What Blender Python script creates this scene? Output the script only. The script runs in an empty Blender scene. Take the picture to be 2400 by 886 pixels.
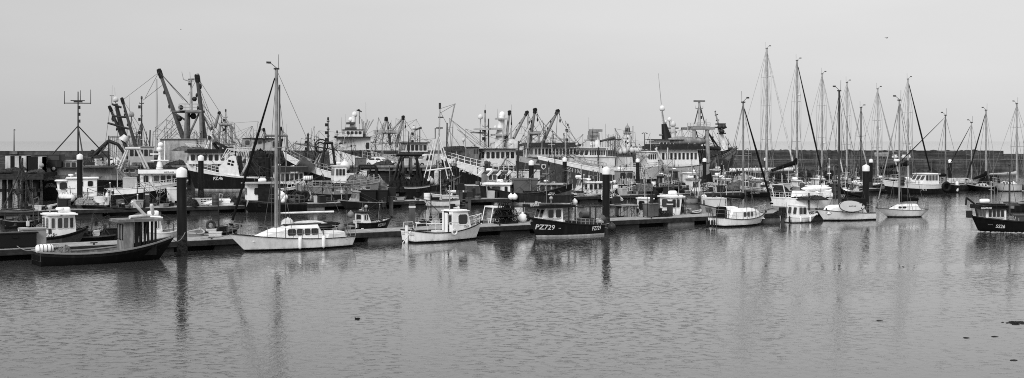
import bpy, math, random
from mathutils import Vector, Matrix
R = math.radians
random.seed(7)
scene = bpy.context.scene
COL = scene.collection
# ---------------------------------------------------------------- survey of the place
# focal length in photo pixels, eye height above the water, horizon row: used to turn measured points into metres
F, H, HY, CX = 3000.0, 6.5, 330.0, 1200.0
def depth(py): return F * H / (py - HY)
def ground(px, py):
    Y = depth(py); return ((px - CX) / F * Y, Y)
def point(px, py, Y): return ((px - CX) / F * Y, Y, H + (HY - py) / F * Y)

# ---------------------------------------------------------------- materials
_M = {}
def mat(kind, v=0.5):
    key = (kind, round(v, 3))
    if key in _M: return _M[key]
    if kind not in ('stone', 'concrete', 'glass', 'net'): v = v * (.42 + 1.16 * v) if v < .5 else min(.9, v * 1.1)
    m = bpy.data.materials.new('%s_%d' % (kind, int(v * 1000))); m.use_nodes = True
    nt = m.node_tree; N = nt.nodes; Lk = nt.links
    b = N['Principled BSDF']
    rough = dict(paint=.42, hull=.5, metal=.5, wood=.8, concrete=.9, fabric=.95, net=1, rubber=.7, glass=.12, rope=.95, stone=.95, plastic=.5, glow=.6).get(kind, .6)
    b.inputs['Roughness'].default_value = rough
    b.inputs['Specular IOR Level'].default_value = dict(glass=.6, hull=.12 if v < .2 else .25, paint=.12 if v < .1 else .25, fabric=.1, net=.05, rubber=.2, wood=.15, concrete=.15, stone=.12, rope=.1).get(kind, .25)
    tc = N.new('ShaderNodeTexCoord')
    def noise(scale, detail, sc=(1, 1, 1), rgh=.6):
        mp = N.new('ShaderNodeMapping'); mp.inputs['Scale'].default_value = sc
        Lk.new(tc.outputs['Object'], mp.inputs['Vector'])
        n = N.new('ShaderNodeTexNoise'); n.inputs['Scale'].default_value = scale; n.inputs['Detail'].default_value = detail
        n.inputs['Roughness'].default_value = rgh
        Lk.new(mp.outputs['Vector'], n.inputs['Vector']); return n
    def remap(n, a, c, lo, hi):
        r = N.new('ShaderNodeMapRange'); r.inputs['From Min'].default_value = a; r.inputs['From Max'].default_value = c
        r.inputs['To Min'].default_value = lo; r.inputs['To Max'].default_value = hi
        Lk.new(n, r.inputs['Value']); return r.outputs['Result']
    def mul(a, c):
        x = N.new('ShaderNodeMath'); x.operation = 'MULTIPLY'; Lk.new(a, x.inputs[0])
        if isinstance(c, float): x.inputs[1].default_value = c
        else: Lk.new(c, x.inputs[1])
        return x.outputs[0]
    amp = dict(paint=.12, hull=.13, metal=.3, wood=.45, concrete=.4, fabric=.35, net=.8, rubber=.3, glass=.3, rope=.4, stone=.5, plastic=.12).get(kind, .2)
    fac = remap(noise(dict(net=9, rope=14, stone=.35, concrete=.8, wood=3).get(kind, 1.7), 6).outputs['Fac'], .3, .7, 1 - amp, 1 + amp * (.6 if v > .4 else 1))
    if kind in ('hull', 'paint'):
        st = noise(2.2, 5, (1.6, 1.6, .12) if kind == 'hull' else (1.2, 1.2, .3))
        if v > .2: fac = mul(fac, remap(st.outputs['Fac'], .48, .72, 1.0, .8 if kind == 'hull' else .86))
        else: fac = mul(fac, remap(st.outputs['Fac'], .5, .75, 1.0, 2.2))
        if kind == 'hull':      # weed and scum just above the water
            sp = N.new('ShaderNodeSeparateXYZ'); Lk.new(tc.outputs['Object'], sp.inputs[0])
            wob = N.new('ShaderNodeMath'); wob.operation = 'ADD'; Lk.new(sp.outputs['Z'], wob.inputs[0])
            Lk.new(remap(noise(3.0, 3, (1, 1, .3)).outputs['Fac'], .3, .7, -.1, .1), wob.inputs[1])
            fac = mul(fac, remap(wob.outputs[0], .02, .22, .5, 1.0))
    if kind == 'wood':
        fac = mul(fac, remap(noise(4, 4, (.25, 6, 6)).outputs['Fac'], .35, .7, 1.15, .6))
    if kind == 'stone':
        fac = mul(fac, remap(noise(2.5, 8, (1, 1, 1.6), .7).outputs['Fac'], .35, .7, .65, 1.3))
        fac = mul(fac, remap(noise(1.2, 5, (1, 1, .12)).outputs['Fac'], .5, .7, 1.0, .55))
        fac = mul(fac, remap(noise(.9, 2, (.12, 1, 2.2)).outputs['Fac'], .42, .6, .75, 1.35))
    if kind == 'concrete':
        fac = mul(fac, remap(noise(1.5, 6, (1, 1, .25)).outputs['Fac'], .45, .7, 1.0, .55))
    out = mul(fac, float(v))
    cb = N.new('ShaderNodeCombineColor')
    for c in ('Red', 'Green', 'Blue'): Lk.new(out, cb.inputs[c])
    Lk.new(cb.outputs[0], b.inputs['Base Color'])
    if kind in ('stone', 'net', 'concrete', 'rope', 'fabric'):
        bp = N.new('ShaderNodeBump'); bp.inputs['Strength'].default_value = .6; bp.inputs['Distance'].default_value = .05
        Lk.new(noise(dict(stone=1.6, net=16, rope=20, fabric=3.5).get(kind, 6), 6).outputs['Fac'], bp.inputs['Height'])
        Lk.new(bp.outputs['Normal'], b.inputs['Normal'])
    _M[key] = m; return m

# ---------------------------------------------------------------- mesh builder
class MB:
    def __init__(s): s.v = []; s.f = []; s.m = []; s.s = []
    def add(s, vs, fs, m=0, smooth=False):
        o = len(s.v); s.v += [tuple(p) for p in vs]
        for f in fs: s.f.append([i + o for i in f]); s.m.append(m); s.s.append(smooth)
        return s
    def box(s, c, d, m=0, rz=0, ry=0, taper=1.0):
        x, y, z = d[0] / 2, d[1] / 2, d[2] / 2
        vs = [Vector((a * x * (taper if e > 0 else 1), b_ * y * (taper if e > 0 else 1), e * z)) for e in (-1, 1) for b_ in (-1, 1) for a in (-1, 1)]
        if ry or rz:
            M = Matrix.Rotation(rz, 3, 'Z') @ Matrix.Rotation(ry, 3, 'Y'); vs = [M @ q for q in vs]
        vs = [(q[0] + c[0], q[1] + c[1], q[2] + c[2]) for q in vs]
        return s.add(vs, [(0, 2, 3, 1), (4, 5, 7, 6), (0, 1, 5, 4), (2, 6, 7, 3), (0, 4, 6, 2), (1, 3, 7, 5)], m)
    def bx(s, x0, x1, y0, y1, z0, z1, m=0): return s.box(((x0 + x1) / 2, (y0 + y1) / 2, (z0 + z1) / 2), (abs(x1 - x0), abs(y1 - y0), abs(z1 - z0)), m)
    def tube(s, p, q, r, r2=None, n=6, m=0, cap=True):
        p = Vector(p); q = Vector(q); d = q - p
        if d.length < 1e-6: return s
        r2 = r if r2 is None else r2
        d.normalize(); a = d.orthogonal().normalized(); b_ = d.cross(a)
        vs = []
        for e, rr in ((p, r), (q, r2)):
            for i in range(n):
                t = 2 * math.pi * i / n; vs.append(e + a * (math.cos(t) * rr) + b_ * (math.sin(t) * rr))
        s.add(vs, [(i, (i + 1) % n, n + (i + 1) % n, n + i) for i in range(n)], m, n > 4)
        if cap: s.add(vs, [tuple(range(n - 1, -1, -1)), tuple(range(n, 2 * n))], m)
        return s
    def path(s, pts, r, n=5, m=0, closed=False):
        for i in range(len(pts) - (0 if closed else 1)): s.tube(pts[i], pts[(i + 1) % len(pts)], r, r, n, m)
        return s
    def sag(s, p, q, drop, r, n=5, m=0, k=8):
        p = Vector(p); q = Vector(q)
        return s.path([p.lerp(q, i / k) - Vector((0, 0, drop * 4 * (i / k) * (1 - i / k))) for i in range(k + 1)], r, n, m)
    def lathe(s, c, prof, n=14, m=0, smooth=True, axis='z', sc=(1, 1, 1)):
        vs = []
        for r, z in prof:
            for i in range(n):
                t = 2 * math.pi * i / n
                p = (r * math.cos(t), r * math.sin(t), z)
                if axis == 'x': p = (p[2], p[0], p[1])
                if axis == 'y': p = (p[0], p[2], p[1])
                vs.append((c[0] + p[0] * sc[0], c[1] + p[1] * sc[1], c[2] + p[2] * sc[2]))
        fs = [(j * n + i, j * n + (i + 1) % n, (j + 1) * n + (i + 1) % n, (j + 1) * n + i) for j in range(len(prof) - 1) for i in range(n)]
        s.add(vs, fs, m, smooth)
        k = len(prof) - 1
        s.add(vs[:n], [tuple(range(n - 1, -1, -1))], m); s.add(vs[k * n:], [tuple(range(n))], m)
        return s
    def ball(s, c, r, m=0, n=12, k=7, sc=(1, 1, 1)):
        return s.lathe(c, [(max(1e-3, r * math.sin(math.pi * j / k)), -r * math.cos(math.pi * j / k)) for j in range(k + 1)], n, m, sc=sc)
    def torus(s, c, Rr, r, axis='y', n=16, k=7, m=0):
        vs = []
        for i in range(n):
            for j in range(k):
                a = 2 * math.pi * i / n; b_ = 2 * math.pi * j / k
                q = ((Rr + r * math.cos(b_)) * math.cos(a), r * math.sin(b_), (Rr + r * math.cos(b_)) * math.sin(a))
                if axis == 'z': q = (q[0], q[2], q[1])
                if axis == 'x': q = (q[1], q[0], q[2])
                vs.append((c[0] + q[0], c[1] + q[1], c[2] + q[2]))
        return s.add(vs, [(i * k + j, ((i + 1) % n) * k + j, ((i + 1) % n) * k + (j + 1) % k, i * k + (j + 1) % k) for i in range(n) for j in range(k)], m, True)
    def prism(s, prof, y0, y1, m=0):      # (x,z) outline carried along y
        n = len(prof)
        vs = [(x, y0, z) for x, z in prof] + [(x, y1, z) for x, z in prof]
        return s.add(vs, [tuple(range(n)), tuple(range(2 * n - 1, n - 1, -1))] + [(i, n + i, n + (i + 1) % n, (i + 1) % n) for i in range(n)], m)
    def heap(s, c, d, m=0, seed=0, n=14, k=6):   # an uneven mound
        rg = random.Random(seed); vs = []; fs = []
        ph = [rg.random() * 6 for _ in range(6)]
        for j in range(k + 1):
            for i in range(n):
                t = 2 * math.pi * i / n; a = j / k * math.pi / 2
                w = 1 + .18 * math.sin(3 * t + ph[0]) + .12 * math.sin(5 * t + ph[1] + 3 * a) + rg.uniform(-.12, .12)
                vs.append((c[0] + d[0] / 2 * math.cos(a) * math.cos(t) * w, c[1] + d[1] / 2 * math.cos(a) * math.sin(t) * w, c[2] + d[2] * math.sin(a) * (1 + rg.uniform(-.2, .15))))
        fs = [(j * n + i, j * n + (i + 1) % n, (j + 1) * n + (i + 1) % n, (j + 1) * n + i) for j in range(k) for i in range(n)]
        return s.add(vs, fs, m, True)
    def mesh(s, name, mats):
        me = bpy.data.meshes.new(name); me.from_pydata(s.v, [], s.f)
        for q in mats: me.materials.append(q)
        me.polygons.foreach_set('material_index', s.m); me.polygons.foreach_set('use_smooth', s.s)
        me.update(); return me
    def build(s, name, mats, parent=None, loc=None, rz=0):
        if not isinstance(mats, (list, tuple)): mats = [mats]
        o = bpy.data.objects.new(name, s.mesh(name, mats)); COL.objects.link(o)
        if parent: o.parent = parent
        if loc: o.location = loc
        if rz: o.rotation_euler[2] = rz
        return o

def tag(o, label, cat, group=None):
    o['label'] = label; o['category'] = cat
    if group: o['group'] = group
    return o
def empty(name, loc, rz=0, label=None, cat=None, group=None):
    o = bpy.data.objects.new(name, None); COL.objects.link(o); o.location = loc; o.rotation_euler[2] = rz
    if label: tag(o, label, cat, group)
    return o
def copy_tree(o, parent=None):
    kids = list(o.children); c = o.copy(); COL.objects.link(c)
    if parent: c.parent = parent
    for k in kids: copy_tree(k, c)
    return c
_T = {}
def text_mesh(s):
    if s in _T: return _T[s]
    cu = bpy.data.curves.new('lettering', 'FONT'); cu.body = s; cu.align_x = 'CENTER'; cu.align_y = 'CENTER'; cu.resolution_u = 2; cu.size = 1.4; cu.offset = .018
    ob = bpy.data.objects.new('lettering', cu); COL.objects.link(ob)
    bpy.context.view_layer.update()
    me = bpy.data.meshes.new_from_object(ob.evaluated_get(bpy.context.evaluated_depsgraph_get()))
    vs = [tuple(v.co) for v in me.vertices]; fs = [tuple(p.vertices) for p in me.polygons]
    bpy.data.objects.remove(ob); bpy.data.meshes.remove(me)
    _T[s] = (vs, fs); return _T[s]      # capital letters come out about one unit high

# ---------------------------------------------------------------- boats
class Boat:
    """A floating hull laid out from its measured stern-to-bow extent, heading and freeboards."""
    def __init__(b, name, label, cat, xs, xb, py, hd, beam, fb, rake=.6, tw=.75, hull=(.03, .6, .6), strake=(0, 0), boot=3, bul=.35,
                 deck=.35, rail=.1, p=2.3, flare=.9, group=None, srake=0, name2=None, raildark=None):
        b.lab = label
        a = R(hd); b.d = (math.cos(a), math.sin(a)); b.n = (-b.d[1], b.d[0]); b.a = a
        Yn = depth(py); b.B = beam; Yc = Yn + beam / 2 * abs(b.n[1]) * .9
        ks, kb = (xs - CX) / F, (xb - CX) / F
        e = tw * beam / 2 * abs(b.n[0] - ks * b.n[1]) * (1 if ks > kb else -1)
        dx, dy = b.d
        b.L = ((kb - ks) * Yc + e) / (dx - dy * (kb + ks) / 2)
        b.C = (kb * (Yc + b.L / 2 * dy) - b.L / 2 * dx, Yc)
        b.u = Yc / F; b.side = 1 if b.n[1] < 0 else -1
        b.fs, b.fm, b.fb = [q * Yn / F for q in fb]; b.rake = rake; b.tw = tw; b.p = p; b.flare = flare; b.srake = srake
        b.root = empty(name, (b.C[0], b.C[1], 0), a, label, cat, group)
        b.N = 22 if Yc < 120 else 15
        b.bul = bul
        b.mkhull(hull, [q * Yn / F for q in strake], boot * Yn / F)
        b.mkdeck(deck)
        if rail: b.mkrail(rail, raildark if raildark is not None else hull[2])
    def sheer(b, s):
        m = .42
        return b.fs * (s - m) * (s - 1) / m + b.fm * s * (s - 1) / (m * (m - 1)) + b.fb * s * (s - m) / (1 - m)
    def sec(b, s, z):
        zs = b.sheer(s); q = max(-.6, min(1.15, z / zs)); t = max(0, (s - .38) / .62)
        st = b.tw + (1 - b.tw) * math.sin(math.pi / 2 * min(1, s / .38))
        a = (1 - t ** b.p) * st; w = (1 - t ** (b.p * .6)) * st * .9
        y = b.B / 2 * ((w + (a - w) * max(0, q) ** b.flare) if q >= 0 else w * (1 + q * .9))
        x = -b.L / 2 + b.L * s - b.rake * (1 - q) * t ** 2 + b.srake * (1 - q) * (1 - min(1, s / .38)) ** 2
        return x, max(y, .012)
    def surf(b, x, z):
        s = (x + b.L / 2) / b.L
        for _ in range(6):
            s = max(0, min(1, s)); s += (x - b.sec(s, z)[0]) / b.L
        s = max(0, min(1, s)); return b.sec(s, z)[1]
    def X(b, px, off=0):
        k = (px - CX) / F; ox, oy = b.C[0] + off * b.n[0], b.C[1] + off * b.n[1]
        return (k * oy - ox) / (b.d[0] - k * b.d[1])
    def Z(b, py, x=0, off=0): return H + (HY - py) / F * (b.C[1] + off * b.n[1] + x * b.d[1])
    def pt(b, px, py, off=0):
        x = b.X(px, off); return (x, off, b.Z(py, x, off))
    def W(b, x, y, z): return (b.C[0] + x * b.d[0] + y * b.n[0], b.C[1] + x * b.d[1] + y * b.n[1], z)
    def sat(b, x): return max(0, min(1, (x + b.L / 2) / b.L))
    def dz(b, x): return b.sheer(b.sat(x)) - b.bul
    def mkhull(b, hv, sk, boot):
        mb = MB(); N = b.N
        for sd in (1, -1):
            vs = []
            for i in range(N + 1):
                s = (i / N) ** .85; zs = b.sheer(s); kz = zs - (sk[0] + (sk[1] - sk[0]) * s * s)
                kz = max(boot * 1.2, kz)
                for z in (-.45, 0, boot, boot + (kz - boot) * .4, boot + (kz - boot) * .75, kz, (kz + zs) / 2, zs):
                    x, y = b.sec(s, z); vs.append((x, y * sd, z))
            nr = 8
            for j in range(nr - 1):
                m = 0 if j < 2 else (1 if j < 5 else 2)
                if j >= 5 and sk == [0, 0]: continue
                fs = []
                for i in range(N):
                    q = (i * nr + j, (i + 1) * nr + j, (i + 1) * nr + j + 1, i * nr + j + 1)
                    fs.append(q if sd < 0 else q[::-1])
                mb.add(vs, fs, m, True)
            b.tr = vs[:nr] if sd == 1 else b.tr
        tr = b.tr; nr = len(tr)
        top = nr if sk != [0, 0] else 6
        for j in range(top - 1):
            p, q = tr[j], tr[j + 1]
            mb.add([p, q, (q[0], -q[1], q[2]), (p[0], -p[1], p[2])], [(0, 1, 2, 3)], 0 if j < 2 else (1 if j < 5 else 2))
        b.hull = mb.build('hull', [mat('hull', q) for q in hv], b.root)
    def edge(b, inset=0, dzz=0, n=None, s0=0, s1=1):
        n = n or b.N; out = []
        for i in range(n + 1):
            s = s0 + (s1 - s0) * i / n; z = b.sheer(s); x, y = b.sec(s, z); out.append((x, max(.01, y - inset), z + dzz))
        return out
    def mkdeck(b, dv):
        mb = MB(); e = b.edge(.05, 0); n = len(e)
        for sd in (1, -1):
            low = []
            for i, (x, y, z) in enumerate(e):
                xx, yy = b.sec(i / (n - 1), z - b.bul); low.append((min(x, xx - .02), max(.005, min(y, yy - .06) * sd * sd) * sd, z - b.bul))
            vs = [(x, y * sd, z) for x, y, z in e] + low + [(q[0], 0, q[2]) for q in low]
            fs = [(i, i + 1, n + i + 1, n + i) for i in range(n - 1)] + [(n + i, n + i + 1, 2 * n + i + 1, 2 * n + i) for i in range(n - 1)]
            mb.add(vs, [f if sd > 0 else f[::-1] for f in fs])
        x, y, z = e[0]
        mb.add([(x + .02, y, z), (x + .02, -y, z), (x + .02, -y, z - b.bul), (x + .02, y, z - b.bul)], [(0, 1, 2, 3)])
        mb.build('deck', mat('paint', dv), b.root)
    def mkrail(b, w, v):
        mb = MB()
        for sd in (1, -1):
            e = b.edge(-.03, 0); f = b.edge(w, 0); n = len(e); h = w * .7
            vs = []
            for p, q in zip(e, f):
                vs += [(p[0], p[1] * sd, p[2] - h * .6), (p[0], p[1] * sd, p[2] + h * .4), (q[0], q[1] * sd, q[2] + h * .4), (q[0], q[1] * sd, q[2] - h * .3)]
            fs = []
            for i in range(n - 1):
                for j in range(4):
                    q = (i * 4 + j, (i + 1) * 4 + j, (i + 1) * 4 + (j + 1) % 4, i * 4 + (j + 1) % 4); fs.append(q if sd < 0 else q[::-1])
            mb.add(vs, fs, 0)
        x, y, z = b.edge(0, 0)[0]; h = w * .7
        mb.bx(x - .03, x + w, -y, y, z - h * .6, z + h * .42)
        x, y, z = b.edge(0, 0)[-1]; mb.box((x - .02, 0, z), (.14, .12, .16))
        mb.build('gunwale', mat('paint', v), b.root)
    def letters(b, txt, px, py, hpx, v=.75, slope=0, stretch=1.0, parent=None, y=None, name='lettering', arch=0):
        """paint a word on the near side of the hull (or on an upright face at side offset y)"""
        o0 = b.side * (b.B / 2 * .95 if y is None else y)
        x0, _, z0 = b.pt(px, py, o0); hh = hpx * b.u
        for _ in range(5 if y is None else 0):
            o0 = b.side * b.surf(x0, z0); x0, _, z0 = b.pt(px, py, o0)
        vs, fs = text_mesh(txt); dr = -b.side; out = []
        for tx, ty, _ in vs:
            x = x0 + dr * tx * hh * stretch; z = z0 + ty * hh + slope * tx * hh * stretch - arch * (tx * hh * stretch) ** 2
            yy = (b.surf(x, z) + .02) if y is None else y
            out.append((x, b.side * yy, z))
        MB().add(out, fs).build(name, mat('plastic', v), parent or b.hull)
    def house(b, p0, p1, yt, yb, w=.62, v=.72, rf=.15, ra=0, n=3, wz=(.45, .85), roofv=None, over=.12, name='wheelhouse', nf=3, y=0, wv=.012, na=0,
              rect=None, door=None, rt=.08, fr=None, full=False, gap=.22):
        wd = w * b.B; o = b.side * wd / 2
        # the measured width covers the near side and one end face
        xa, xf = sorted((b.X(p0), b.X(p1)))
        xm = (xa + xf) / 2; k = (p0 + p1 - 2 * CX) / 2 / F
        sh = 0 if full else wd * abs(b.n[0] - k * b.n[1]) / abs(b.d[0] - k * b.d[1])
        ln = max(.45 * (xf - xa), (xf - xa) - sh); xa, xf = xm - ln / 2, xm + ln / 2
        z0 = b.Z(yb, xm); z1 = b.Z(yt, xm); z0 = min(z0, b.dz(xm) + .02, b.dz(xa), b.dz(xf)) if z0 < b.dz(xm) + .6 else z0
        vz = b.Z(yb, xm)
        wf = min(wd / 2, max(.3 * wd, b.surf(xf - rf * .3, b.sheer(b.sat(xf))) - .03)); wf0 = min(wf, max(.1, b.surf(xf, z0) - .06)); wa0 = min(wd / 2, max(.1, b.surf(xa, z0) - .06))
        zs_ = min(z1 - .2, max(z0 + .01, b.sheer(b.sat(xf)) + .02)); fz = (zs_ - z0) / (z1 - z0)
        mb = MB(); vs = []
        for sd in (-1, 1): vs += [(xa, y + sd * wa0, z0), (xf, y + sd * wf0, z0), (xf - rf * fz, y + sd * wf, zs_), (xf - rf, y + sd * wf, z1), (xa + ra, y + sd * wd / 2, z1), (xa + ra * fz, y + sd * wd / 2, zs_)]
        mb.add(vs, [(0, 1, 2, 5), (5, 2, 3, 4), (11, 8, 7, 6), (10, 9, 8, 11), (0, 5, 11, 6), (5, 4, 10, 11), (7, 8, 2, 1), (8, 9, 3, 2), (4, 3, 9, 10)])
        h = mb.build(name, mat('paint', v), b.root)
        b.hs = (xa, xf, z0, z1, wd)
        r = MB(); ov = over
        for i, (ww, hh) in enumerate(((1, 0), (.7, rt * .6))):
            r.bx(xa + ra - ov + i * .06, xf - rf + ov * 1.3 - i * .06, y - (wd / 2 + ov) * ww, y + (wd / 2 + ov) * ww, z1 + hh + .001, z1 + hh + rt)
        rf_ = r.build('roof', mat('paint', roofv if roofv is not None else v), h)
        zz0, zz1 = vz + (z1 - vz) * wz[0], vz + (z1 - vz) * wz[1]
        far = b.C[1] > 165
        fv = fr if fr is not None else (v * .75 if v > .3 else .5)
        def pane(c, ax, ay, ww, hh):      # rounded opening: frame ring and glass
            mb = MB(); nrm = Vector(ax).cross(Vector(ay)).normalized(); c = Vector(c); ax = Vector(ax); ay = Vector(ay)
            def ring(gx, gy, d):
                q = min(gx, gy) * .35
                return [c + ax * sx + ay * sy + nrm * d for sx, sy in ((-gx + q, -gy), (gx - q, -gy), (gx, -gy + q), (gx, gy - q), (gx - q, gy), (-gx + q, gy), (-gx, gy - q), (-gx, -gy + q))]
            g = ring(ww / 2, hh / 2, .012)
            mb.add(g, [tuple(range(8))], 1)
            if not far:
                ot = ring(ww / 2 + .05, hh / 2 + .05, .022); i2 = ring(ww / 2, hh / 2, .022)
                mb.add(ot + i2, [(i, (i + 1) % 8, 8 + (i + 1) % 8, 8 + i) for i in range(8)], 0)
            return mb.build('window', [mat('paint', fv), mat('glass', random.choice((wv, wv, wv * 2, wv * 5)))], h)
        def taper(z): t = (z - z0) / (z1 - z0); return xa + ra * t, xf - rf * t
        zc = (zz0 + zz1) / 2; ta, tf = taper(zc); ta += .12; tf -= .12
        cells = rect if rect else [((i + gap / 2) / n, (i + 1 - gap / 2) / n) for i in range(n)]
        for sd in (1, -1):
            for c0, c1 in cells:
                wx0, wx1 = ta + (tf - ta) * c0, ta + (tf - ta) * c1
                tt = ((wx0 + wx1) / 2 - xa) / (xf - xa); sl = (wf - wd / 2) / (xf - rf * .5 - xa); q_ = math.hypot(1, sl)
                pane(((wx0 + wx1) / 2, y + sd * (wd / 2 + sl * ((wx0 + wx1) / 2 - xa)), zc), (-sd / q_, -sl / q_, 0), (0, 0, 1), wx1 - wx0, zz1 - zz0)
        up = Vector((-rf, 0, z1 - z0)).normalized(); t = (zc - z0) / (z1 - z0)
        for i in range(nf):
            cw = 2 * wf / nf; pane((xf - rf * t, y - wf + cw * (i + .5), zc), (0, 1, 0), up, cw * .74, zz1 - zz0)
        upa = Vector((ra, 0, z1 - z0)).normalized()
        for i in range(na):
            cw = wd / na; pane((xa + ra * t, y - wd / 2 + cw * (i + .5), zc), (0, -1, 0), upa, cw * .6, zz1 - zz0)
        if door:
            d = MB(); sd = b.side; c0, c1 = door[0], door[1]; X0, X1 = xa + (xf - xa) * c0, xa + (xf - xa) * c1
            d.bx(X0, X1, y + sd * (wd / 2 + .004), y + sd * (wd / 2 + .03), vz + .05, vz + (z1 - vz) * .93)
            d.build('door', mat('paint', door[2]), h)
        b.h = h; b.rz = z1 + rt * 1.6; return h
    def stick(b, p0, p1, r, r2=None, name='mast', v=.5, o0=0, o1=0, parent=None, n=8, kind='metal'):
        return MB().tube(b.pt(p0[0], p0[1], o0), b.pt(p1[0], p1[1], o1), r, r2, n).build(name, mat(kind, v), parent or b.root)
    def wires(b, segs, r=.02, v=.12, name='rigging', parent=None):
        mb = MB()
        for q in segs:
            o0 = q[4] if len(q) > 4 else 0; o1 = q[5] if len(q) > 5 else 0
            mb.tube(b.pt(q[0], q[1], o0), b.pt(q[2], q[3], o1), r, r, 4, cap=False)
        return mb.build(name, mat('metal', v), parent or b.root)
    def dome(b, px, py, rp, v=.75, foot=None, off=0, name='radar_dome', parent=None):
        x, y, z = b.pt(px, py, off); r = rp * b.u; mb = MB()
        mb.lathe((x, y, z), [(.02, r * 1.05), (r * .45, r * .95), (r * .85, r * .55), (r, 0), (r * .95, -r * .55), (r * .7, -r * .85), (r * .2, -r * .9), (r * .2, -r * .9 - (foot or r * .8))], 12)
        return mb.build(name, mat('paint', v), parent or b.root)
    def aerials(b, lst, r=.02, v=.2):
        for px, y0, y1 in lst: b.stick((px, y1), (px + random.uniform(-1.5, 1.5), y0), r, r * .5, 'aerial', v, n=4)
    def rails(b, s0, s1, hpx, n=8, r=.022, v=.6, sides=(1, -1), inset=.06, rows=2, name='guard_rail'):
        hh = hpx * b.u
        for sd in sides:
            mb = MB(); e = b.edge(inset, 0, n, s0, s1); e = [(x, y * sd, z) for x, y, z in e]
            for x, y, z in e: mb.tube((x, y, z), (x, y, z + hh), r, r, 5)
            for k in range(rows):
                mb.path([(x, y, z + hh * (k + 1) / rows) for x, y, z in e], r * .8, 5)
            mb.build(name, mat('metal', v), b.root)
    def gear(b, kind, px, py, size, label, group=None, off=0, rz=None, v=None, lift=0):
        """something lying on this boat: a thing of its own"""
        x = b.X(px, off); z = b.Z(py, x, off) if py else b.dz(x)
        return gear(kind, b.W(x, off, max(z, b.dz(x)) + lift), size, label, group, b.a + (random.uniform(-.5, .5) if rz is None else rz), v)
WAVE_FINE, WAVE_LONG, WAVE_DASH, SUN_E, SKY = .0125, .004, .045, 2.8, (.69, .74, .775, .78, 1.05, .88)
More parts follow.
